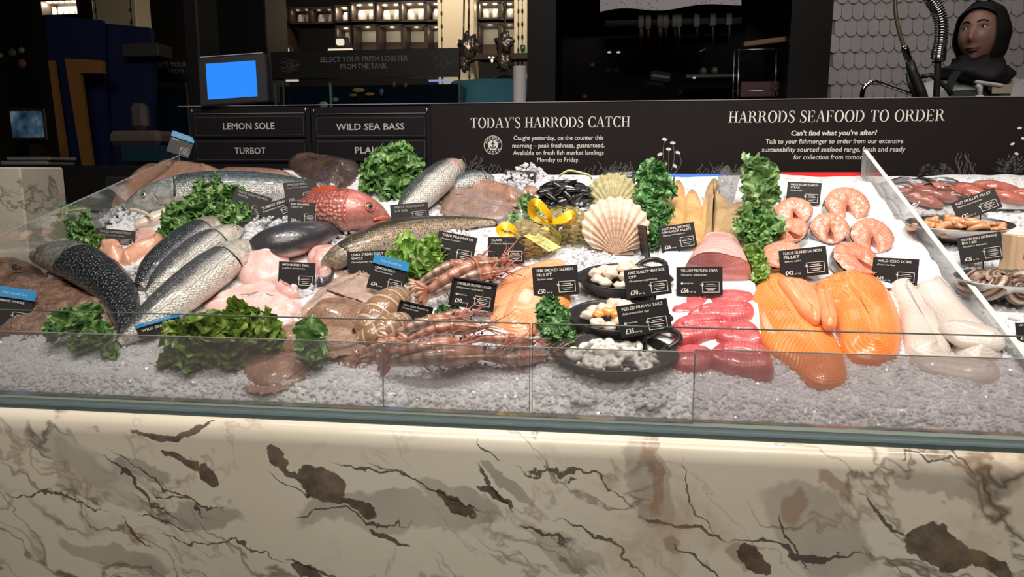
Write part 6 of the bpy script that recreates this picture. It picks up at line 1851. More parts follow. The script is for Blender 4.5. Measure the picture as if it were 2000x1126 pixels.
fan_coral(918, 335, 38, 40); fan_coral(1410, 345, 26, 24); fan_coral(1975, 338, 40, 40); mound(1210, 345, 34, 24); mound(1828, 342, 36, 24); fan_coral(1440, 345, 20, 18)
dr.build('sea_plant_drawing', plain('drawing_grey', (.11, .10, .095), .6), sg)
bl = MB()
for (x, y, a) in ((1298, 272, .2), (1314, 279, .1), (1306, 291, .1), (1289, 301, -.3), (1324, 298, .4), (1298, 320, -.4), (1318, 324, .7), (1991, 250, -.1), (1998, 270, .2), (1977, 281, -.3), (1985, 300, .3)):
    p = spt(x, y); k = mpp(p); oo = Vector((p.x, YS - .0013, p.z)); w = 1.0 if x < 1900 else .8
    bl.add([oo + UX * (5.2 * w * k * math.cos(t) * math.cos(a) - 3 * w * k * math.sin(t) * math.sin(a)) - UZ * (5.2 * w * k * math.cos(t) * math.sin(a) + 3 * w * k * math.sin(t) * math.cos(a)) for t in np.linspace(0, 2 * PI, 14, endpoint=False)], [tuple(range(14))], None, 0, False)
bl.build('white_leaf_drawing', plain('drawing_white', (.6, .55, .52), .6), sg)
st = MB()
for (x, y) in ((1298, 272), (1314, 279), (1306, 291), (1289, 301), (1324, 298), (1298, 320), (1318, 324)):
    pxline([(x + (1306 - x) * t + (x - 1306) * .8 * math.sin(t * PI), y + (345 - y) * t) for t in np.linspace(.05, 1, 10)], .8, st)
st.build('stem_drawing', plain('drawing_stem', (.16, .14, .13), .6), sg)

# fish name panels at the left of the board
def names(x0, x1, words, label):
    a, b = spt(x0, 260).x, spt(x1, 260).x; zt_, zb_ = spt((x0 + x1) / 2, 208).z, zs0
    r = empty('name_panel', ((a + b) / 2, YS, zb_), label, 'sign', 'fish name panels')
    MB().box(((a + b) / 2, YS + .010, (zt_ + zb_) / 2), (b - a, .016, zt_ - zb_), None, 0, .001).build('panel', M['board_left'], r)
    for i, (w, y, cap) in enumerate(words):
        p = spt((x0 + x1) / 2, y); k = mpp(p); hz = 22 * k
        s = MB(); s.box(((a + b) / 2, YS - .001, p.z), (b - a - .03, .006, hz * 2), None, 0, .001)
        slat = s.build('name_slat', M['board_left'], r)
        f = MB(); frame2d(f, a + .02, p.z - hz * .8, b - .02, p.z + hz * .8, .0011, Vector((0, YS - .0045, 0)), UX, UZ); f.build('slat_line', M['ink_faint'], slat)
        t = MB(); put_text(t, w, cap * k * 1.42, Vector(((a + b) / 2, YS - .0046, p.z - cap * k * .5)), UX, UZ, 'C', .014, width=(len(w) * 10.6) * k); t.build('lettering', M['ink_dim'], slat)
    for sx in (a + .012, b - .012):
        c = MB(); c.ball((sx, YS - .003, zt_ - .012), (.0035, .003, .006), 10, 6); c.build('clip', M['steel'], r)
    rl = MB(); rl.box(((a + b) / 2, YS - .002, zt_ - .022), (b - a - .03, .004, .0014)); rl.build('top_rail', plain('panel_rail', (.2, .19, .18), .25), r)
    return r
names(372, 606, (('LEMON SOLE', 246, 12.5), ('TURBOT', 294, 12.5)), 'black name panel reading lemon sole and turbot')
names(608, 842, (('WILD SEA BASS', 247, 12.5), ('PLAICE', 293, 12.5)), 'black name panel reading wild sea bass and plaice')

# ------------------------------------------------------------------ scale screen on the board
YMN = YS + .02
def box_px(name, label, cat, x0, y0, x1, y1, Y, dep, mat, bev=.003, parent=None, group=None):
    a, b = aty(x0, (y0 + y1) / 2, Y), aty(x1, (y0 + y1) / 2, Y); t, u = aty((x0 + x1) / 2, y0, Y), aty((x0 + x1) / 2, y1, Y)
    c = Vector(((a.x + b.x) / 2, Y + dep / 2, (t.z + u.z) / 2))
    o = MB().box(c, (b.x - a.x, dep, t.z - u.z), None, 0, bev).build(name, mat, parent, None if parent else Vector((c.x, c.y, u.z)))
    return tag(o, label, cat, group) if not parent else o
sc_ = empty('scale_display', aty(460, 206, YMN), 'dark scale display with a glowing blank blue screen', 'screen')
c = aty(459, 158, YMN); k = mpp(c); rt = Matrix.Rotation(R(5), 3, 'Z') @ Matrix.Rotation(R(-3.5), 3, 'Y') @ Matrix.Rotation(R(-8), 3, 'X')
mb = MB(); mb.box(c, (136 * k, .035, 94 * k), rt, 0, .004); mb.build('housing', plain('scale_grey', (.014, .014, .018), .45, Specular_IOR_Level=.25), sc_)
mb = MB(); mb.box(c + rt @ Vector((-2 * k, -.0182, -1 * k)), (98 * k, .002, 69 * k), rt); mb.build('screen', emit('blue_screen', (.03, .27, 1.0), 1.0), sc_)
mb = MB(); mb.box(c + rt @ Vector((0, -.012, 47.5 * k)), (124 * k, .010, 1.4 * k), rt); mb.build('top_edge', plain('scale_edge', (.3, .3, .3), .3), sc_)
mb = MB(); mb.box(c + Vector((0, .04, -64 * k)), (.05, .05, 60 * k)); mb.build('stand', M['black'], sc_)

# ------------------------------------------------------------------ lobster tank
YT = 3.6
def tank(x0, x1, ytop, ymid, ybot, label, full=True, tx=None):
    a, b = aty(x0, 150, YT), aty(x1, 150, YT); zt_, zm, zl = aty((x0 + x1) / 2, ytop, YT).z, aty((x0 + x1) / 2, ymid, YT).z, aty((x0 + x1) / 2, ybot, YT).z - .1
    r = empty('lobster_tank', ((a.x + b.x) / 2, YT, 0), label, 'tank')
    cx, w = (a.x + b.x) / 2, b.x - a.x
    MB().box((cx, YT + .012, (zt_ + zm) / 2), (w, .024, zt_ - zm), None, 0, .002).build('sign_panel', plain('tank_sign', (.010, .009, .009), .4), r)
    MB().box((cx, YT + .3, zl / 2), (w, .55, zl)).build('cabinet', M['black'], r)
    f = MB()
    for x in (a.x + .006, b.x - .006):
        for y in (YT + .02, YT + .54): f.box((x, y, (zl + zm) / 2), (.010, .010, zm - zl), None, 0, .001)
    f.box((a.x + .05, YT + .02, (zl + zm) / 2), (.008, .008, zm - zl)); f.build('frame', plain('tank_frame', (.09, .09, .09), .35), r)
    MB().box((cx, YT + .3, (zl + zm) / 2 - .01), (w - .03, .5, zm - zl - .04)).build('water', plain('tank_water', (.004, .012, .022), .03, Specular_IOR_Level=.8), r)
    t = MB(); mid = cx if tx is None else aty(tx, 130, YT).x; k = mpp(aty(700, 130, YT))
    for s_, y, ww in (('SELECT YOUR FRESH LOBSTER', .66, 177), ('FROM THE TANK', .40, 94)):
        put_text(t, s_, 14 * k, Vector((mid, YT - .002, zm + (zt_ - zm) * y - 4 * k)), UX, UZ, 'C', .008, width=ww * k)
    t.build('lettering', M['ink_tank'], r)
    for lx in ((567, 868) if full else (tx - 150,)):
        d = MB(); oc = Vector((aty(lx, 125, YT).x, YT - .002, (zt_ + zm) / 2))
        rn = random.Random(int(lx))
        def loop(cx_, cz_, rx_, rz_, n=14, w=.9): ribbon2d(d, [(k * (cx_ + rx_ * math.cos(t_)), k * (cz_ + rz_ * math.sin(t_))) for t_ in np.linspace(0, 2 * PI, n)], w * k, oc, UX, UZ)
        for i in range(6): loop(-5 + 2.6 * i, -1 + 1.5 * math.sin(i), 3.4 - .3 * i, 5.5 - .5 * i)
        for sy in (-1, 1):
            loop(-12, sy * 9, 6, 3.2); loop(-4, sy * 12, 4, 2.2)
            for i in range(4): ribbon2d(d, [(k * (-4 + 3.5 * i), k * sy * 4), (k * (-1 + 4 * i), k * sy * 9), (k * (3 + 4.4 * i), k * sy * (11 - i))], .8 * k, oc, UX, UZ)
            ribbon2d(d, [(-8 * k, sy * 3 * k), (-16 * k, sy * 5 * k), (-22 * k, sy * 2 * k)], .7 * k, oc, UX, UZ)
        for i in range(3): loop(14 + 2 * i, 2 * (i - 1), 3, 2)
        d.build('lobster_drawing', M['ink_draw'], r)
    return r, a, b, zl, zm
M['ink_tank'] = plain('tank_ink', (.22, .21, .21), .6)
M['ink_draw'] = plain('tank_drawing', (.10, .10, .10), .6)
tr_, a, b, zl, zm = tank(531, 898, 97, 152, 214, 'black lobster tank with lettered sign and dark water')
mb = MB(); mb.box((aty(640, 180, YT).x, YT + .044, (zl + zm) / 2), (.012, .012, zm - zl - .03)); mb.build('inner_post', plain('green_post', (.12, .26, .18), .3), tr_)
for x0, x1, cl, s_ in ((554, 578, (1, .95, .9), .5), (835, 877, (.35, .5, 1), .6)):
    m_ = MB(); p, q = aty(x0, 156, YT), aty(x1, 156, YT); m_.box(((p.x + q.x) / 2, YT + .03, p.z), (q.x - p.x, .01, .009)); m_.build('tank_light', emit('tank_light_%d' % x0, cl, s_), tr_)
for x, y, w, h, col in ((700, 176, 26, 9, (.30, .20, .05)), (722, 184, 20, 7, (.26, .16, .06)), (690, 186, 18, 6, (.2, .13, .05)), (655, 195, 14, 9, (.12, .15, .16)), (745, 180, 10, 16, (.06, .08, .16)), (770, 165, 7, 12, (.22, .05, .05)), (792, 166, 9, 10, (.20, .04, .05)), (632, 205, 18, 14, (.26, .28, .27))):
    p = aty(x, y, YT + .036); k = mpp(p); m_ = MB(); m_.ball(p, (w * k / 2, .006, h * k / 2), 12, 8, None, 0, .3, 2, x); tag(m_.build('lobster', plain('lobster_%d' % x, col, .4), None, p), 'blurred dark lobster %s in the tank water' % {700: 'with yellow-brown back', 722: 'right of the yellow-brown one', 690: 'under the yellow-brown one', 655: 'of grey colour low by the green post', 745: 'of bluish colour', 770: 'with red claw, left one', 792: 'with red claw, right one', 632: 'of pale grey at the bottom left'}[x], 'lobster', 'lobsters in the tank')
tank(205, 362, 112, 160, 330, 'dim second lobster tank sign behind the glass divider at left', False, 372)

# ------------------------------------------------------------------ blue and yellow cutting boards, screen, papers at far left
def board(name, label, pts, Y, th, mat):
    P = [aty(x, y, Y) for x, y in pts]; mb = MB()
    mb.slab2d([(p.x, p.z) for p in P], Vector((0, Y + th, 0)), UX, UZ, Vector((0, -1, 0)), th)
    return tag(mb.build(name, mat, None, Vector((P[-1].x, Y, P[-1].z))), label, 'board')
blue = plain('navy_board', (.005, .009, .045), .45); yel = plain('ochre_board', (.19, .085, .018), .5)
board('cutting_board', 'tall dark blue board standing behind the ochre frame', [(90, 30), (197, 39), (200, 118), (210, 330), (118, 330), (94, 120)], 3.3, .03, blue)
board('cutting_board', 'dark blue board with slanted top right of the tall one', [(200, 45), (292, 54), (300, 110), (300, 330), (212, 330)], 3.36, .03, blue)
board('cutting_board', 'narrow dark yellow board edge left of the ochre frame', [(94, 118), (103, 118), (132, 325), (120, 325)], 3.24, .02, yel)
fr = empty('ochre_frame', aty(150, 325, 3.18), 'ochre yellow frame edge leaning in front of the dark blue board', 'frame')
P = [(126, 114), (200, 118), (203, 143), (156, 143), (180, 325), (160, 325)]
mb = MB()
for q in ([0, 1, 2, 3], [0, 3, 4, 5]): mb.slab2d([(aty(*P[i], 3.18).x, aty(*P[i], 3.18).z) for i in q], Vector((0, 3.2, 0)), UX, UZ, Vector((0, -1, 0)), .02)
mb.build('frame_edge', yel, fr)
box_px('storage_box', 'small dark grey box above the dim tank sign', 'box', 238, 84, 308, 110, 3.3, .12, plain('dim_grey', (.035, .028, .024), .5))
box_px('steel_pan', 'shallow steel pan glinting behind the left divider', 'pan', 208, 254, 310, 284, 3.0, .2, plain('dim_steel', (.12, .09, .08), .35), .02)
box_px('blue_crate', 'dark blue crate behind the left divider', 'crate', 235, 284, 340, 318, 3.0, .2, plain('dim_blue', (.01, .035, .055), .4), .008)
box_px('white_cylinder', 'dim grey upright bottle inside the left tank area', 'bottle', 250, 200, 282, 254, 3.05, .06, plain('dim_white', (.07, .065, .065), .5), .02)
t_ = empty('till_screen', aty(57, 272, 2.9), 'angled till screen glowing faintly at the far left', 'screen')
c = aty(57, 243, 2.9); k = mpp(c); mb = MB(); mb.box(c, (78 * k, .02, 62 * k), None, 0, .004); mb.build('housing', M['black'], t_)
g = G('till_picture'); o = g.obj()
cl = g.ramp(g.noise(o, 14, 2), [(.35, (.006, .012, .02)), (.55, (.03, .06, .09)), (.68, (.10, .14, .14))])
mb = MB(); mb.box(c - Vector((0, .0112, 0)), (68 * k, .002, 50 * k)); mb.build('screen', g.done(g.add('ShaderNodeEmission', {'Color': cl, 'Strength': 1.0}).outputs[0]), t_)
mb = MB(); mb.box(c - Vector((0, -.04, 46 * k)), (.06, .04, 60 * k)); mb.build('stand', M['black'], t_)
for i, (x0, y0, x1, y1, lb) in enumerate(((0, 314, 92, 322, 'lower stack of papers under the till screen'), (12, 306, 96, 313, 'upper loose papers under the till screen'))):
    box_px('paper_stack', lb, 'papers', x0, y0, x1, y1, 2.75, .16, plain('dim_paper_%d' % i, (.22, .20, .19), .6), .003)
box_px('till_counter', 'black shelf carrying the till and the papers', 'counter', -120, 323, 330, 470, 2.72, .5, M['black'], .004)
dv = box_px('network_box', 'black device with small blue lights left of the ice', 'device', 35, 345, 95, 376, 2.625, .1, M['black'], .004)
for x in (45, 52, 57):
    p = aty(x, 365, 2.622); mb = MB(); mb.ball(p, .0055, 8, 6); mb.build('indicator_light', emit('blue_led_%d' % x, (.02, .05, 1.0), 6.0), dv)
mc = empty('marble_pillar', (aty(20, 500, 2.25).x, 2.25, 0), 'pale marble end pillar seen through the left glass divider', 'pillar')
a, b, t = aty(-160, 400, 2.2), aty(46, 400, 2.2), aty(20, 326, 2.2)
MB().box(((a.x + b.x) / 2, 2.3, t.z / 2), (b.x - a.x, .2, t.z), None, 0, .006).build('slab', M['marble'], mc)
for i, (x, y, r_, cl) in enumerate(((24, 103, 8, (.16, .15, .06)), (42, 98, 6, (.3, .3, .3)), (43, 124, 9, (.30, .10, .08)), (0, 108, 5, (.25, .25, .25)))):
    p = aty(x, y, 5.5); k = mpp(p); mb = MB(); mb.lathe(p, [(0, -.01), (r_ * k * .8, -.01), (r_ * k, 0), (r_ * k * .8, .01), (0, .01)], 18, rot=Matrix.Rotation(PI / 2, 3, 'X'))
    tag(mb.build('wall_badge', plain('badge_%d' % i, cl, .5), None, p), ('dim yellow round badge on the dark wall at far left', 'small white badge on the dark wall at far left', 'reddish round badge on the dark wall at far left', 'pale badge at the very left edge of the dark wall')[i], 'badge')

# ------------------------------------------------------------------ shelving wall far behind
YW = 8.6
def wp(px, py): return aty(px, py, YW)
def cell(x0, y0, x1, y1, jars, label, lit):
    a, b, t, u = wp(x0, y0), wp(x1, y0), wp((x0 + x1) / 2, y0), wp((x0 + x1) / 2, y1)
    r = empty('display_niche', ((a.x + b.x) / 2, YW, u.z), label, 'shelf', 'lit niches in the far wall')
    w, h, cx, cz = b.x - a.x, t.z - u.z, (a.x + b.x) / 2, (t.z + u.z) / 2
    MB().box((cx, YW + .30, cz), (w, .02, h)).build('back_panel', plain('niche_back', (.7, .64, .55), .5) if 'niche_back' not in bpy.data.materials else bpy.data.materials['niche_back'], r)
    f = MB(); e = .022
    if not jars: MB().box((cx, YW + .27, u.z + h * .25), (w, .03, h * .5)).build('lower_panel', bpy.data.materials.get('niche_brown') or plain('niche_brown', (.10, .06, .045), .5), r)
    for c_, s_ in (((cx, YW + .15, t.z), (w + e, .30, e)), ((cx, YW + .15, u.z), (w + e, .30, e)), ((a.x, YW + .15, cz), (e, .30, h)), ((b.x, YW + .15, cz), (e, .30, h))): f.box(c_, s_)
    f.build('frame', M['dark_wood'], r)
    for i in range(max(1, jars)):
        x = a.x + w * (i + .5) / max(1, jars)
        if lit > 0:
            l = lamp('POINT', 'niche_lamp', (x, YW + .10, t.z - h * .16), (x, YW + .10, 0), lit, (1, .88, .66), .02); l.parent = r; l.location = Vector(l.location) - r.location; l['kind'] = 'helper'
        if not jars: break
        j = MB(); rj = min(w / jars * .36, h * .3)
        j.lathe((x, YW + .18, u.z + e / 2), [(0, 0), (rj * .9, 0), (rj, h * .05), (rj, h * .5), (rj * .75, h * .6), (rj * .75, h * .68), (0, h * .68)], 18)
        tag(j.build('jar', bpy.data.materials.get('jar_white') or plain('jar_white', (.6, .56, .5), .3), None, Vector((x, YW + .18, u.z))), 'pale jar standing in a niche of the far shelf wall', 'jar', 'jars in the far shelf wall')
    return r
EN_ = 1.0
cells = [(522, 15, 560, 43, 2, 'bright niche with two jars farthest left in the upper row', EN_ * 1.6), (566, 16, 602, 44, 2, 'dim niche right of the first bright one', .06), (606, 16, 648, 44, 2, 'dim niche with two jars left of the single bright jar', .06), (654, 12, 680, 42, 1, 'narrow bright niche with one jar', EN_ * 1.5),
         (685, 6, 730, 40, 2, 'white niche with two jars, first of the wide ones', EN_), (735, 6, 780, 40, 2, 'white niche with two jars, second of the wide ones', EN_), (783, 4, 829, 40, 2, 'white niche with two jars, third of the wide ones', EN_), (833, 4, 862, 40, 1, 'narrow white niche beside the cream pillar', EN_),
         (934, 4, 974, 36, 2, 'niche with two jars between the cream pillars, left', EN_ * .7), (978, 4, 1008, 36, 1, 'niche between the cream pillars, right', EN_ * .7),
         (78, 0, 150, 30, 6, 'bright row of lamps and jars above the blue boards', EN_ * 1.2)]
for a_ in cells: cell(*a_)
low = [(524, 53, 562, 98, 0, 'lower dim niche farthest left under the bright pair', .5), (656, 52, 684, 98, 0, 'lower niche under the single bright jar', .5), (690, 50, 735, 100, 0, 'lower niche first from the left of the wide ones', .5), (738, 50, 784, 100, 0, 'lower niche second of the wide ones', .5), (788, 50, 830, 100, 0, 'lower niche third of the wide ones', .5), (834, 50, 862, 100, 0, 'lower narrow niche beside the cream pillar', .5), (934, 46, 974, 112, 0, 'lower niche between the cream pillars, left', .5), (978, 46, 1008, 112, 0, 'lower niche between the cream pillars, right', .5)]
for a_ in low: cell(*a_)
lamp('AREA', 'far_shop_panel', (-1.8, 7.3, 4.0), (-1.8, 8.6, 2.6), 60, (1, .86, .66), 3.0, sizey=.5)
def pillar(x0, x1, lb):
    a, b = wp(x0, 60), wp(x1, 60); r = empty('cream_pillar', ((a.x + b.x) / 2, YW - .1, 0), lb, 'pillar')
    MB().box(((a.x + b.x) / 2, YW - .05, 2.05), (b.x - a.x, .3, 4.1), None, 0, .01).build('shaft', M['cream'], r)
    for x in (a.x + .05, b.x - .06):
        d = MB()
        for i in range(18): d.ball((x, YW - .205, 1.6 + i * .14), (.012, .008, .03), 8, 6)
        d.add([(x - .004, YW - .202, 1.4), (x + .004, YW - .202, 1.4), (x + .004, YW - .202, 4.1), (x - .004, YW - .202, 4.1)], [(0, 1, 2, 3)], None, 0, False)
        d.build('dark_seam', M['black'], r)
pillar(862, 932, 'wide cream pillar with dark seams in the far wall'); pillar(1008, 1034, 'narrow cream pillar beside the black cabinet')
pillar(205, 288, 'cream panel of the far wall above the dark blue boards')
# lit plates on a shelf near the tank sign
for x0, x1, y0, y1, lb in ((524, 565, 94, 104, 'bright oval light below the first niche'), (640, 690, 95, 101, 'bright shelf light above the tank sign'), (657, 672, 76, 88, 'small glowing square display above the tank sign')):
    p = aty((x0 + x1) / 2, (y0 + y1) / 2, YW - .08); k = mpp(p); mb = MB(); mb.box(p, ((x1 - x0) * k, .05, (y1 - y0) * k), None, 0, .012)
    r = empty('shelf_light', p, lb, 'light'); mb.build('glow', bpy.data.materials.get('warm_glow') or emit('warm_glow', (1, .84, .62), .9), r)
    m2 = MB(); m2.box(p + Vector((0, .05, .0)), ((x1 - x0 + 14) * k, .05, (y1 - y0 + 8) * k), None, 0, .012); m2.build('housing', M['black'], r)
box_px('dark_pillar', 'dark pillar between the far shelf wall and the scale display', 'pillar', 362, -60, 392, 330, 3.4, .2, M['black'], .01)
box_px('dark_cabinet', 'tall dark cabinet behind the scale display', 'cabinet', 392, -60, 520, 200, 5.5, .4, plain('cab_dark', (.007, .007, .009), .5), .01)
YE = YW - .212
ds = empty('exit_sign', aty(1021, 93, YE), 'tiny green exit sign on the narrow cream pillar', 'sign'); p = aty(1021, 93, YE); k = mpp(p)
MB().box(p, (9 * k, .02, 10 * k), None, 0, .004).build('panel', emit('green_sign', (.01, .10, .05), .6), ds)
mb = MB(); ribbon2d(mb, [(-2 * k, -2 * k), (0, 2 * k), (2 * k, 0)], 1.2 * k, p - Vector((0, .011, 0)), UX, UZ); mb.build('running_figure', plain('sign_white', (.5, .6, .5), .5), ds)
# steel pans and lamps hanging behind the tank
for i, (x, y, r_, lb) in enumerate(((915, 92, 20, 'shiny crumpled bag hanging right of the tank sign'), (985, 84, 16, 'shiny crumpled bag between the cream pillars'), (985, 122, 14, 'lower shiny crumpled bag above the paper roll'), (905, 122, 14, 'crumpled shiny bag beside the tank corner'))):
    p = aty(x, y, 4.6); k = mpp(p); mb = MB(); mb.ball(p, (r_ * k, r_ * k * .6, r_ * k * 1.1), 22, 16, None, 0, .75, 2.2, i)
    mb.tube([p + Vector((0, 0, r_ * k)), p + Vector((.01, 0, r_ * k + .35))], .006, 6); tag(mb.build('plastic_bag', bpy.data.materials.get('foil') or plain('foil', (.34, .25, .2), .18, Metallic=.6), None, p), lb, 'bag')
p = aty(962, 122, 4.5); k = mpp(p)
for i, (x, y) in enumerate(((956, 112), (963, 112), (961, 118))):
    q = aty(x, y, YW - .33); k = mpp(q); mb = MB(); mb.ball(q, (2.6 * k, .01, (1.6 if i < 2 else 4) * k), 10, 6); tag(mb.build('small_lamp', emit('lamp_glow_%d' % i, (1, .85, .6), 1.0), None, q), ('left of two tiny lamps over the stooping person', 'right of two tiny lamps over the stooping person', 'lower tiny lamp over the stooping person')[i], 'lamp')
box_px('dark_shelf', 'dark shelf board across the gap behind the stooping person', 'shelf', 905, 104, 1034, 116, YW - .31, .11, M['dark_wood'], .004)

# ------------------------------------------------------------------ stooping person in teal
pp = aty(955, 170, 3.75); k = mpp(pp)
MB().box((1.0, 3.42, .09), (4.6, 1.5, .18)).build('floor_platform', mf)['kind'] = 'structure'
pe = empty('person', (pp.x, 3.75, .18), 'person in a teal shirt stooping beside the lobster tank, seen from behind', 'person')
skin_m = plain('skin_dim', (.30, .17, .12), .5); teal = plain('teal_cloth', (.05, .19, .23), .8); teal2 = plain('teal_sleeve', (.05, .15, .18), .8)
X, Z = pp.x, pp.z
def skinned(name, joints, edges, mat, parent, sub=2):
    joints = [((q[0][0], q[0][1], q[0][2] * 1.1 + .16), q[1]) for q in joints]
    me = bpy.data.meshes.new(name); base = Vector(parent.location)
    me.from_pydata([Vector(j[0]) - base for j in joints], edges, [])
    o = bpy.data.objects.new(name, me); COL.objects.link(o); o.parent = parent; me.materials.append(mat)
    sk_ = o.modifiers.new('Skin', 'SKIN'); sk_.use_smooth_shade = True
    for d, j in zip(me.skin_vertices[0].data, joints):
        d.radius = j[1] if isinstance(j[1], tuple) else (j[1], j[1])
    me.skin_vertices[0].data[0].use_root = True
    s_ = o.modifiers.new('Subdivision', 'SUBSURF'); s_.levels = sub; s_.render_levels = sub
    return o
Y = 3.75
skinned('body', [((X, Y, .92), .13), ((X, Y + .14, 1.16), .14), ((X, Y + .30, 1.34), .13), ((X, Y + .42, 1.38), .05), ((X, Y + .54, 1.36), .09), ((X - .1, Y, .84), .09), ((X - .1, Y + .03, .48), .065), ((X - .1, Y, .10), .045), ((X - .1, Y + .12, .04), .035), ((X + .1, Y, .84), .09), ((X + .1, Y + .03, .48), .065), ((X + .1, Y, .10), .045), ((X + .1, Y + .12, .04), .035),
                 ((X - .19, Y + .30, 1.34), .06), ((X - .26, Y + .38, 1.08), .045), ((X - .2, Y + .56, .98), .03), ((X + .19, Y + .30, 1.34), .06), ((X + .27, Y + .30, 1.10), .045), ((X + .22, Y + .5, .98), .03)],
        [(0, 1), (1, 2), (2, 3), (3, 4), (0, 5), (5, 6), (6, 7), (7, 8), (0, 9), (9, 10), (10, 11), (11, 12), (2, 13), (13, 14), (14, 15), (2, 16), (16, 17), (17, 18)], skin_m, pe)
skinned('shirt', [((X, Y - .02, .98), (.175, .15)), ((X, Y + .12, 1.20), (.19, .165)), ((X, Y + .26, 1.36), (.18, .15)), ((X - .2, Y + .28, 1.36), .085), ((X - .28, Y + .36, 1.14), .07), ((X + .2, Y + .28, 1.36), .085), ((X + .29, Y + .30, 1.14), .07)], [(0, 1), (1, 2), (2, 3), (3, 4), (2, 5), (5, 6)], teal, pe)
skinned('trousers', [((X, Y, .90), (.165, .14)), ((X - .1, Y, .80), .11), ((X - .1, Y + .03, .48), .085), ((X - .1, Y, .12), .065), ((X + .1, Y, .80), .11), ((X + .1, Y + .03, .48), .085), ((X + .1, Y, .12), .065)], [(0, 1), (1, 2), (2, 3), (0, 4), (4, 5), (5, 6)], M['black'], pe)
mb = MB(); mb.ball((X, Y + .56, 1.68), (.10, .12, .10), 16, 12); mb.build('hair', M['black'], pe)

# paper roll
pr = empty('paper_roll', aty(1015, 208, 2.75), 'white upright paper towel roll beside the black cabinet', 'paper roll')
p, q = aty(1015, 130, 2.75), aty(1015, 212, 2.75); k = mpp(p)
mb = MB(); mb.lathe((p.x, 2.75, q.z - .08), [(.018, 0), (12.5 * k, 0), (13 * k, .004), (13 * k, p.z - q.z + .076), (12.5 * k, p.z - q.z + .08), (.018, p.z - q.z + .08), (.018, p.z - q.z + .06)], 32); mb.build('paper', plain('roll_paper', (.34, .31, .31), .7), pr)
box_px('work_counter', 'dark work counter behind the sign board', 'counter', 700, 216, 2300, 420, 2.62, .4, plain('work_top', (.03, .03, .032), .3), .004)

# ------------------------------------------------------------------ black cabinet with knives
YC = 3.15
def cp(px, py): return aty(px, py, YC)
kc = empty('black_cabinet', (cp(1325, 100).x, YC, 0), 'large black open cabinet with hanging knives behind the sign', 'cabinet')
xa_, xb_, ztop = cp(1030, 100).x, cp(1622, 100).x, cp(1300, -60).z
mb = MB(); mb.box(((xa_ + xb_) / 2, YC + .5, ztop / 2), (xb_ - xa_, .03, ztop)); mb.build('back', M['black_gloss'], kc)
for x, w in ((xa_ + .06, .12), (xb_ - .08, .16)):
    mb = MB(); mb.box((x, YC + .25, ztop / 2), (w, .5, ztop)); mb.build('side', plain('cab_side', (.004, .0035, .0035), .5, Specular_IOR_Level=.2) if 'cab_side' not in bpy.data.materials else bpy.data.materials['cab_side'], kc)
mb = MB(); mb.box(((xa_ + xb_) / 2, YC + .25, ztop - .02), (xb_ - xa_, .5, .04)); mb.build('top', M['black_gloss'], kc)
YK = YC + .30
mb = MB(); a, b = aty(1180, 46, YK), aty(1450, 40, YK); mb.box(((a.x + b.x) / 2, YK + .01, a.z), (b.x - a.x, .012, .03), None, 0, .002); tag(mb.build('knife_rail', M['black_gloss'], None, a), 'dark magnetic rail holding the row of knives', 'rail')
wood = plain('knife_wood', (.22, .10, .035), .45); wood2 = plain('knife_yellow', (.26, .22, .06), .45); wood3 = plain('knife_dark', (.05, .03, .025), .45)
for i, (x, y0, y1, w, m_, lb) in enumerate(((1252, 54, 98, 5, wood, 'leftmost hanging knife with brown wooden handle'), (1266, 56, 90, 3, wood, 'thin curved wooden handled knife, second from the left'), (1289, 52, 92, 5, wood, 'brightest orange wooden handled knife on the rail'), (1300, 55, 85, 3, wood3, 'dark handled knife right of the orange one'), (1318, 52, 96, 3, wood3, 'dark knife left of the yellow green one'), (1326, 52, 94, 3, wood2, 'knife with pale yellow green handle'), (1361, 52, 92, 3, wood3, 'dark reddish knife right of the yellow one'), (1392, 50, 90, 3, wood3, 'dark knife second from the right'), (1424, 48, 80, 3, wood3, 'dark knife farthest right on the rail'))):
    a, b = aty(x, y0, YK - .012), aty(x - 2, y1, YK - .012); k = mpp(a)
    r = empty('knife', a, lb, 'knife', 'knives on the dark rail')
    mb = MB(); P = [a.lerp(b, t) + Vector((.004 * math.sin(t * 3), 0, 0)) for t in np.linspace(0, 1, 9)]
    mb.tube(P, [w * k * (.45 + .55 * math.sin(PI * (.15 + .8 * t))) for t in np.linspace(0, 1, 9)], 8); mb.build('handle', m_, r)
    mb = MB(); mb.slab2d([(-.012, 0), (.012, 0), (.010, .10), (0, .14), (-.012, .12)], a + Vector((0, .004, 0)), UX, UZ, Vector((0, -1, 0)), .0015); mb.build('blade', plain('dim_blade', (.03, .03, .03), .3) if 'dim_blade' not in bpy.data.materials else bpy.data.materials['dim_blade'], r)
# white cloth at the top
cl_ = MB(); A_, B_, C_, D_ = aty(1172, -40, YC - .05), aty(1446, -40, YC - .05), aty(1446, 10, YC - .05), aty(1172, 25, YC - .05)
g = G('spotted_cloth'); o = g.obj(); mcl = g.done(g.pbr(g.mix(g.ramp(g.vor(o, 60), [(.2, 1.0), (.3, 0.0)]), (.42, .40, .42), (.22, .22, .25)), .8))
def clf(u, v):
    p = A_.lerp(B_, v).lerp(D_.lerp(C_, v), u); return p + Vector((0, -.012 * math.sin(v * 9) - .02 * u, .006 * math.sin(v * 11) * u)), (u, v)
for nm in ('cloth',):
    cl_.grid(clf, 14, 30); cl_.grid(lambda u, v: (clf(1 - u, v)[0] + Vector((0, .006, 0)), (u, v)), 14, 30)
tag(cl_.build('hanging_cloth', mcl, None, A_), 'pale spotted cloth hanging over the top of the black cabinet', 'cloth')
bx_ = box_px('maroon_box', 'dim maroon box on the lower rack at the right of the cabinet', 'box', 1446, 158, 1538, 190, YC + .15, .2, plain('maroon', (.075, .022, .026), .4), .004)
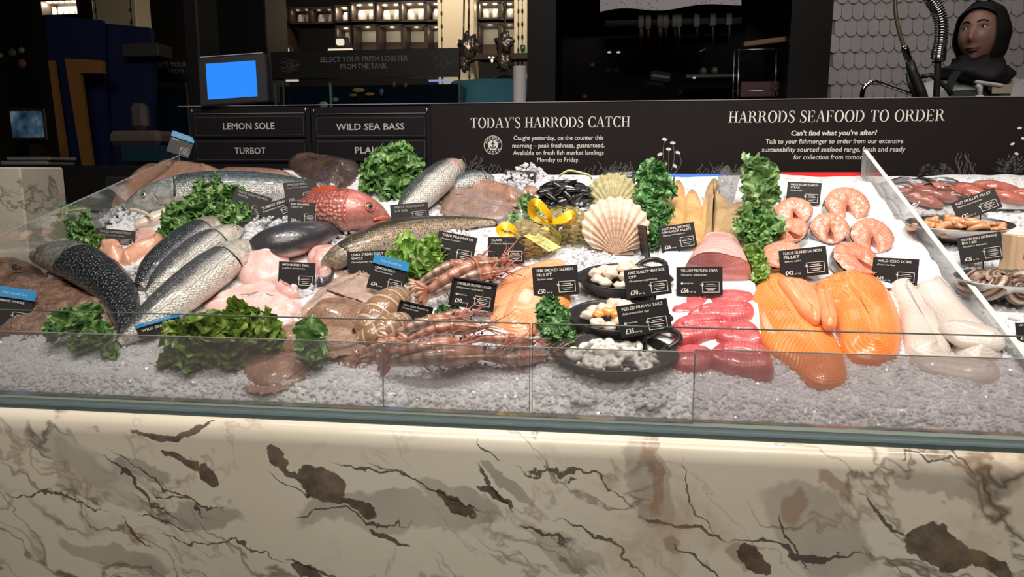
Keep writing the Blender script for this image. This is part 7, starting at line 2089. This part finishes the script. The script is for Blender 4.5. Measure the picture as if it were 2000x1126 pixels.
rk = empty('wire_rack', aty(1490, 190, YC + .1), 'thin metal wire rack at the right inside the black cabinet', 'rack')
for x0, y0, x1, y1 in ((1443, 96, 1440, 195), (1434, 100, 1430, 195), (1540, 96, 1536, 195), (1516, 100, 1515, 160)):
    mb = MB(); mb.tube([aty(x0, y0, YC + .1), aty(x1, y1 + 30, YC + .1)], .0028, 6); mb.build('upright', M['steel'], rk)
for y in (97, 178):
    mb = MB(); mb.tube([aty(1432, y, YC + .1), aty(1540, y - 2, YC + .1)], .002, 6); mb.build('crossbar', M['steel'], rk)
mb = MB(); c = aty(1500, 83, YC + .12); k = mpp(c); mb.box(c, (98 * k, .08, 10 * k), Matrix.Rotation(R(-6), 3, 'Y'), 0, .003); tag(mb.build('wooden_board', plain('pale_board', (.20, .12, .06), .5), None, c), 'pale wooden board lying on top of the wire rack', 'board')
for i, (x, y) in enumerate(((1374, 139), (1396, 138))):
    p = aty(x, y, YC + .3); k = mpp(p); mb = MB(); mb.lathe(p - Vector((0, 0, 6 * k)), [(0, 0), (7 * k, 0), (7 * k, 9 * k), (4 * k, 11 * k), (4 * k, 13 * k), (0, 13 * k)], 16)
    tag(mb.build('small_jar', plain('dim_jar_%d' % i, (.09, .08, .075), .4), None, p), ('dim jar on the cabinet shelf, left of a pair', 'dim jar on the cabinet shelf, right of a pair')[i], 'jar')
box_px('cabinet_shelf', 'thin dark shelf under the pair of dim jars', 'shelf', 1340, 145, 1445, 151, YC + .22, .2, plain('dim_shelf', (.035, .03, .03), .3), .001)
for i, (x, y, w) in enumerate(((1356, 152, 7), (1190, 102, 8), (1208, 102, 8))):
    p = aty(x, y, YC + .2); k = mpp(p); mb = MB(); mb.ball(p, (w * k / 2, .01, 1.8 * k), 10, 6); tag(mb.build('pilot_light', emit('pilot_%d' % i, (1, .9, .8), .5), None, p), ('tiny light under the jar shelf in the black cabinet', 'left of two tiny lights at the left in the cabinet', 'right of two tiny lights at the left in the cabinet')[i], 'light')
for i, (x, y) in enumerate(((1157, 128), (1142, 190))):
    p = aty(x, y, YC + .2); k = mpp(p); mb = MB(); mb.ball(p, (6 * k, .02, 6 * k), 12, 8, None, 0, .3, 2, i); tag(mb.build('red_tin', plain('dim_red_%d' % i, (.10, .02, .022), .4), None, p), ('dim red tin at the left in the black cabinet', 'lower dim red tin at the left in the black cabinet')[i], 'tin')
sl = MB(); c = aty(1290, 150, YC + .25); k = mpp(c); sl.box(c, (40 * k, .06, 14 * k), Matrix.Rotation(R(8), 3, 'Y') @ Matrix.Rotation(.5, 3, 'X'), 0, .008); tag(sl.build('slicer', plain('dim_slicer', (.04, .038, .038), .35), None, c), 'dim grey slicer plate in the middle of the black cabinet', 'slicer')
sp_ = MB(); sp_.tube([aty(1360, 103, YC + .28), aty(1370, 99, YC + .28), aty(1378, 94, YC + .28), aty(1378, 90, YC + .28)], [.002, .004, .005, .004], 8); tag(sp_.build('ladle', M['steel'], None, aty(1370, 99, YC + .28)), 'bright curved ladle handle below the knives', 'ladle')

# ------------------------------------------------------------------ fish-scale tile wall
YTW = 3.95
x0_, x1_ = aty(1616, 100, YTW).x, aty(2150, 100, YTW).x
ztw = aty(1800, -60, YTW).z
wt = MB().box(((x0_ + x1_) / 2, YTW + .05, ztw / 2), (x1_ - x0_, .1, ztw)).build('partition_wall', plain('grout', (.20, .185, .185), .7)); struct(wt)
g = G('scale_tile'); o = g.obj(); mtile = g.done(g.pbr(g.ramp(g.noise(o, 4, 3), [(.35, (.40, .37, .37)), (.65, (.48, .44, .44))]), .3, Coat_Weight=.3))
k = mpp(aty(1740, 100, YTW)); tw, th_ = 20.5 * k, 30.5 * k
tm = MB(); row = 0; z = .95
while z < ztw:
    nx = int((x1_ - x0_) / tw) + 1
    for i in range(nx):
        cx = x0_ + tw * (i + (.5 if row % 2 else 0.0)); w = tw * .485
        if cx - w < x0_ or cx + w > x1_: continue
        pts = [(-w, th_ * 1.15), (-w, w)] + [(w * math.cos(t), w + w * math.sin(t)) for t in np.linspace(PI, 2 * PI, 9)][1:-1] + [(w, w), (w, th_ * 1.15)]
        n_ = len(pts); f_ = [Vector((cx + p[0], YTW - .003 - .009 * (1 - p[1] / (th_ * 1.15)), z + p[1])) for p in pts]
        tm.add(f_ + [Vector((v.x, YTW + .002, v.z)) for v in f_], [tuple(range(n_))] + [(j, n_ + j, n_ + (j + 1) % n_, (j + 1) % n_) for j in range(n_)], None, 0, False)
    z += th_; row += 1
tl_ = tm.build('wall_tiling', mtile); struct(tl_)

# ------------------------------------------------------------------ taps
YF = 2.72
fp = lambda x, y, Y=YF: aty(x, y, Y)
rt_ = empty('rinse_tap', fp(1840, 195), 'spring hose rinse tap with black spray handle in front of the tile wall', 'tap')
P = [fp(x, y) for x, y in ((1746, -60), (1748, 0), (1750, 30), (1756, 60), (1766, 92))]
mb = MB(); P2_ = [Vector(p) for p in spline([tuple(p) for p in P], 60)]; mb.tube(P2_, [.0062 + .0008 * (i % 2) for i in range(60)], 10); mb.build('hose', plain('hose_grey', (.30, .24, .17), .3, Metallic=.7), rt_)
mb = MB(); mb.tube([fp(1766, 90), fp(1768, 96), fp(1776, 118), fp(1778, 121)], [.010, .0125, .0125, .010], 16); mb.build('collar', M['chrome'], rt_)
mb = MB(); mb.tube([fp(1777, 120), fp(1782, 140), fp(1797, 175), fp(1806, 205)], [.014, .016, .017, .018], 16); mb.build('spray_handle', M['black'], rt_)
mb = MB(); mb.tube([fp(1771, 142), fp(1776, 165), fp(1790, 195)], [.005, .006, .006], 8); mb.build('trigger', M['black'], rt_)
C_ = [Vector(p) for p in spline([tuple(fp(*q)) for q in ((1800, -40), (1816, -4), (1830, 18), (1838, 45), (1838, 75), (1834, 100), (1832, 116))], 200)]
hx = []
turns = 34
for i in range(700):
    t = i / 699; j = min(int(t * 199), 198); p = C_[j].lerp(C_[j + 1], t * 199 - j); tg = (C_[j + 1] - C_[j]).normalized()
    s_ = tg.cross(Vector((0, 1, 0))).normalized(); u_ = s_.cross(tg); a = 2 * PI * turns * t; rr = .019 if t < .8 else .021
    hx.append(p + s_ * (rr * math.cos(a)) + u_ * (rr * math.sin(a)))
mb = MB(); mb.tube(hx, .0031, 6); mb.build('spring', M['chrome'], rt_)
mb = MB(); mb.tube([C_[0]] + C_[10::20] + [C_[-1], fp(1831, 150), fp(1828, 205)], .011, 12); mb.build('riser', plain('riser_dark', (.05, .045, .045), .3, Metallic=.6), rt_)
mb = MB(); mb.tube([fp(1833, 118), fp(1833, 121)], [.020, .020], 16); mb.tube([fp(1800, 150), fp(1818, 146), fp(1835, 160), fp(1850, 172), fp(1858, 186)], .008, 8); mb.build('bracket', M['black'], rt_)
tp = empty('tap', fp(1690, 195, 2.8), 'curved chrome tap with a long straight spout behind the sign', 'tap')
P = [Vector(p) for p in spline([tuple(fp(x, y, 2.8)) for x, y in ((1684, 215), (1684, 185), (1690, 168), (1702, 160), (1712, 161), (1730, 166), (1760, 177), (1782, 185), (1788, 195))], 50)]
mb = MB(); mb.tube(P, [.0085 if i < 26 else .0062 for i in range(50)], 12); mb.build('spout', M['chrome'], tp)

# ------------------------------------------------------------------ woman in a black headscarf
YP = 3.02
HC = aty(1907, 66, YP)            # middle of the face
wo = empty('person', (HC.x + .05, YP, .18), 'person in a black headscarf, white shirt and dark apron looking left', 'person')
kx = mpp(HC)
wskin = plain('face_skin', (.36, .19, .15), .45, Subsurface_Weight=.1)
fy = R(-42)                        # the head is turned to the left of the picture
FR = Matrix.Rotation(fy, 3, 'Z')   # local face: -y forwards
HS = .098
def facept(th, ph):
    """th 0 = front, ph from top"""
    d = Vector((math.sin(ph) * math.sin(th), -math.sin(ph) * math.cos(th), math.cos(ph)))
    x, y, z = d.x * .074, d.y * .092, d.z * .108
    gz = lambda x0, z0, sx, sz, am: am * math.exp(-((x - x0) / sx) ** 2 - ((z - z0) / sz) ** 2) * (1 if d.y < 0 else 0)
    f = gz(0, -.012, .011, .024, .021) + gz(0, -.024, .015, .009, .009) + gz(0, .034, .045, .012, .005) + gz(0, -.052, .024, .007, .006) + gz(0, -.064, .02, .006, .004) + gz(0, -.092, .022, .014, .010)
    f -= gz(.031, .018, .014, .010, .009) + gz(-.031, .018, .014, .010, .009) + gz(0, -.058, .022, .003, .004)
    f += gz(.040, -.02, .018, .02, .004) + gz(-.040, -.02, .018, .02, .004)
    if z < -.03: x *= 1 - .35 * min(1, (-.03 - z) / .09) ** 1.3
    return HC + FR @ Vector((x, y - f + .05, z))
NB = HC + Vector((.05, .06, -.13))
# body with head as one surface: head grid plus neck, shoulders and trunk lofted below
mb = MB()
mb.grid(lambda u, v: (facept(2 * PI * v - PI, .02 + (PI - .04) * u), (u, v)), 60, 72, 0, True, True)
rings = [((HC.x + .03, YP + .055, HC.z - .07), .056, .06), ((HC.x + .045, YP + .075, HC.z - .15), .055, .056), ((HC.x + .05, YP + .07, HC.z - .20), .10, .075), ((HC.x + .05, YP + .07, HC.z - .26), .17, .095), ((HC.x + .05, YP + .06, HC.z - .42), .165, .115), ((HC.x + .05, YP + .06, HC.z - .62), .135, .10), ((HC.x + .05, YP + .06, HC.z - .80), .165, .115), ((HC.x + .05, YP + .06, HC.z - .92), .15, .11)]
rg = spline([tuple(a) + (b, c) for a, b, c in rings], 40)
mb.grid(lambda u, v: ((lambda q, t: Vector((q[0] + q[3] * math.cos(t), q[1] + q[4] * math.sin(t), q[2])))(rg[int(round(u * 39))], 2 * PI * v), (u, v)), 39, 36, 0, True, True)
zh = HC.z - .85
for sx in (-1, 1):
    mb.tube([Vector((HC.x + .05 + sx * .09, YP + .06, zh)), Vector((HC.x + .05 + sx * .09, YP + .05, zh * .52)), Vector((HC.x + .05 + sx * .09, YP + .07, .26)), Vector((HC.x + .05 + sx * .09, YP - .04, .215))], [.085, .058, .04, .035], 16)
    sh_ = Vector((HC.x + .05 + sx * .18, YP + .07, HC.z - .28)); el_ = sh_ + Vector((sx * .05, .0, -.27)); wr = el_ + Vector((-sx * .03, -.20, -.06))
    mb.tube([Vector(p) for p in spline([tuple(sh_ + Vector((-sx * .05, 0, .02))), tuple(sh_), tuple(sh_.lerp(el_, .5)), tuple(el_), tuple(el_.lerp(wr, .5)), tuple(wr)], 20)], list(np.interp(np.linspace(0, 1, 20), [0, .3, .6, 1], [.052, .046, .04, .027])), 14)
    hd_ = wr + Vector((-sx * .012, -.05, -.01)); mb.ball(hd_, (.036, .05, .016), 14, 10)
    for fi in range(4):
        b0 = hd_ + Vector(((fi - 1.5) * .017, -.042, 0)); mb.tube([b0, b0 + Vector((0, -.03, -.002)), b0 + Vector((0, -.05, -.012)), b0 + Vector((0, -.06 + .004 * abs(fi - 1.5), -.022))], [.0085, .008, .007, .005], 8)
    mb.tube([hd_ + Vector((-sx * .03, -.01, 0)), hd_ + Vector((-sx * .05, -.035, -.004)), hd_ + Vector((-sx * .052, -.055, -.012))], [.010, .009, .006], 8)
mb.build('body', wskin, wo)
for sx in (-1, 1):
    p = HC + FR @ Vector((sx * .031, -.070 + .05 + .0, .018)); fw = FR @ Vector((0, -1, 0))
    mb = MB(); mb.ball(p - fw * .002, .0125, 16, 12); gaze = (fw + FR @ Vector((-.25, 0, 0))).normalized()
    mb.ball(p - fw * .002 + gaze * .0095, (.0055, .0055, .0035), 12, 8, gaze.to_track_quat('Z', 'Y').to_matrix(), 1); mb.build('eye', [plain('eye_white', (.55, .50, .48), .2) if 'eye_white' not in bpy.data.materials else bpy.data.materials['eye_white'], M['wet_eye']], wo)
    mb = MB(); mb.tube([facept(sx * (.16 + .52 * t), PI / 2 - .34 - .07 * math.sin(PI * min(1, t * 1.0))) + fw * .003 for t in np.linspace(0, 1, 9)], [.002, .0026, .003, .003, .0028, .0026, .002, .0016, .001], 8); mb.build('eyebrow', M['black'], wo)
    mb = MB(); mb.tube([p + FR @ Vector((.0145 * math.cos(t), -.008 - .0045 * math.sin(t), .0075 * math.sin(t))) for t in np.linspace(.1, PI - .1, 9)], .0016, 6); mb.build('eyelid', plain('lid', (.10, .045, .035), .5) if 'lid' not in bpy.data.materials else bpy.data.materials['lid'], wo)
mb = MB(); mb.tube([facept(.42 * t, PI / 2 + .52) + FR @ Vector((0, -.002, 0)) for t in np.linspace(-1, 1, 13)], [.001 + .0042 * math.cos(t * 1.4) for t in np.linspace(-1, 1, 13)], 8)
mb.tube([facept(.36 * t, PI / 2 + .60) + FR @ Vector((0, -.002, 0)) for t in np.linspace(-1, 1, 13)], [.001 + .0046 * math.cos(t * 1.4) for t in np.linspace(-1, 1, 13)], 8); mb.build('lips', plain('lips', (.27, .10, .09), .4), wo)
# headscarf: shell round the head with a face opening, falling to the shoulders
scarf = plain('black_scarf', (.008, .007, .008), .75)
mb = MB()
def hood(u, v):
    # v round from the right edge of the opening over the back to the left edge, u from crown to chin
    th = R(50 + (360 - 100) * v); ph = .10 + 2.75 * u
    open_ = 1.0
    d = Vector((math.sin(ph) * math.sin(th), -math.sin(ph) * math.cos(th), math.cos(ph)))
    k = 1.13 + .02 * math.sin(ph * 9 + v * 5)
    return HC + FR @ Vector((d.x * .083 * k, d.y * .104 * k + .06, d.z * .112 * k * (1.02 if d.z > 0 else 1.05))), (u, v)
mb.grid(hood, 30, 48)
def brow(u, v):
    th = R(-54 + 108 * v); ph = .08 + (.66 + .30 * abs(2 * v - 1) ** 2) * u
    d = Vector((math.sin(ph) * math.sin(th), -math.sin(ph) * math.cos(th), math.cos(ph))); k = 1.115
    return HC + FR @ Vector((d.x * .083 * k, d.y * .100 * k + .056, d.z * .112 * k)), (u, v)
mb.grid(brow, 12, 24)
sr = [((HC.x + .04, YP + .065, HC.z - .078), .078, .082), ((HC.x + .035, YP + .04, HC.z - .104), .088, .098), ((HC.x + .01, YP + .02, HC.z - .122), .118, .125), ((HC.x + .015, YP + .02, HC.z - .140), .125, .145), ((HC.x + .02, YP + .015, HC.z - .162), .092, .14), ((HC.x + .03, YP + .02, HC.z - .172), .07, .12)]
sr = spline([tuple(a) + (b, c) for a, b, c in sr], 26)
mb.grid(lambda u, v: ((lambda q, t: Vector((q[0] + (q[3] + .006 * math.sin(t * 7 + u * 9)) * math.cos(t), q[1] + (q[4] + .006 * math.sin(t * 7 + u * 9)) * math.sin(t), q[2] - .03 * u * max(0, math.cos(t + 1.2)))))(sr[int(round(u * 25))], 2 * PI * v), (u, v)), 25, 48, 0, True, True)
mb.build('headscarf', scarf, wo)
shirt = plain('white_shirt', (.62, .60, .62), .7)
mb = MB(); sr = spline([(HC.x + .05, YP + .07, HC.z - .135, .08, .07), (HC.x + .05, YP + .07, HC.z - .175, .16, .10), (HC.x + .05, YP + .07, HC.z - .225, .205, .12), (HC.x + .05, YP + .06, HC.z - .32, .205, .135), (HC.x + .05, YP + .06, HC.z - .5, .175, .135), (HC.x + .05, YP + .06, HC.z - .72, .17, .13), (HC.x + .05, YP + .06, HC.z - .9, .185, .135)], 30)
mb.grid(lambda u, v: ((lambda q, t: Vector((q[0] + (q[3] + .004 * math.sin(t * 9)) * math.cos(t), q[1] + q[4] * math.sin(t), q[2])))(sr[int(round(u * 29))], 2 * PI * v), (u, v)), 29, 40, 0, True, True)
for sx in (-1, 1):
    sh_ = Vector((HC.x + .05 + sx * .175, YP + .07, HC.z - .245)); el_ = sh_ + Vector((sx * .06, .0, -.27)); wr = el_ + Vector((-sx * .03, -.20, -.06))
    mb.tube([Vector(p) for p in spline([tuple(sh_ + Vector((-sx * .04, 0, .015))), tuple(sh_), tuple(sh_.lerp(el_, .5)), tuple(el_), tuple(el_.lerp(wr, .8))], 22)], list(np.interp(np.linspace(0, 1, 22), [0, .3, .65, 1], [.07, .072, .058, .046])), 16)
mb.build('shirt', shirt, wo)
mb = MB(); sr2 = spline([(HC.x + .05, YP + .06, zh + .05, .19, .14), (HC.x + .05, YP + .06, .5, .20, .13), (HC.x + .05, YP + .06, .25, .19, .12)], 12)
mb.grid(lambda u, v: ((lambda q, t: Vector((q[0] + q[3] * math.cos(t), q[1] + q[4] * math.sin(t), q[2])))(sr2[int(round(u * 11))], 2 * PI * v), (u, v)), 11, 32, 0, True, True); mb.build('trousers', M['black'], wo)
apm = plain('apron_green', (.018, .028, .027), .7)
def frontz(x, z, off): 
    q = min(range(30), key=lambda i: abs(sr[i][2] - z)); s_ = sr[q]; dx = (x - s_[0]) / s_[3]
    return s_[1] - s_[4] * math.sqrt(max(.05, 1 - dx * dx)) - off
mb = MB()
ax0, ax1, az1 = aty(1852, 170, YP).x, aty(1960, 170, YP).x, aty(1900, 172, YP - .1).z
mb.grid(lambda u, v: ((lambda x, z: Vector((x, frontz(x, z, .010), z)))(ax0 + (ax1 - ax0) * v, az1 - (az1 - (HC.z - .88)) * u), (u, v)), 20, 20)
for pts in (((1853, 176), (1862, 152), (1872, 138)), ((1953, 176), (1952, 152), (1950, 136)), ((1940, 176), (1938, 152), (1936, 136))):
    P = []
    for x, y in pts:
        q = aty(x, y, YP - .1); P.append(Vector((q.x, min(frontz(q.x, q.z, .014), YP - .095), q.z)))
    vs = []
    for p in P: vs += [p - UX * .015, p + UX * .015]
    mb.add(vs, [(0, 1, 3, 2), (2, 3, 5, 4)])
mb.build('apron', apm, wo)
c = aty(1957, 174, YP - .13); k = mpp(c); mb = MB(); mb.box(c, (36 * k, .004, 18 * k), None, 0, .001); bd = mb.build('name_badge', plain('badge_cream', (.40, .36, .27), .4), wo)
# white trigger bottle
sb_ = empty('spray_bottle', aty(1922, 200, 2.68), 'white trigger spray bottle in front of the person', 'bottle')
c = aty(1922, 165, 2.68); k = mpp(c); wm = plain('bottle_white', (.42, .40, .40), .4)
mb = MB(); mb.box(c + Vector((8 * k, 0, 1 * k)), (52 * k, .022, 7 * k), Matrix.Rotation(R(9), 3, 'Y'), 0, .004); mb.tube([c + Vector((-14 * k, 0, 0)), c + Vector((-8 * k, 0, -4 * k)), c + Vector((-6 * k, 0, -26 * k))], [5 * k, 6 * k, 5 * k], 10); mb.build('trigger_head', wm, sb_)
mb = MB(); mb.lathe(c + Vector((-6 * k, 0, -90 * k)), [(0, 0), (20 * k, 0), (21 * k, 2 * k), (21 * k, 44 * k), (8 * k, 62 * k), (7 * k, 70 * k), (0, 70 * k)], 20); mb.build('bottle_body', wm, sb_)
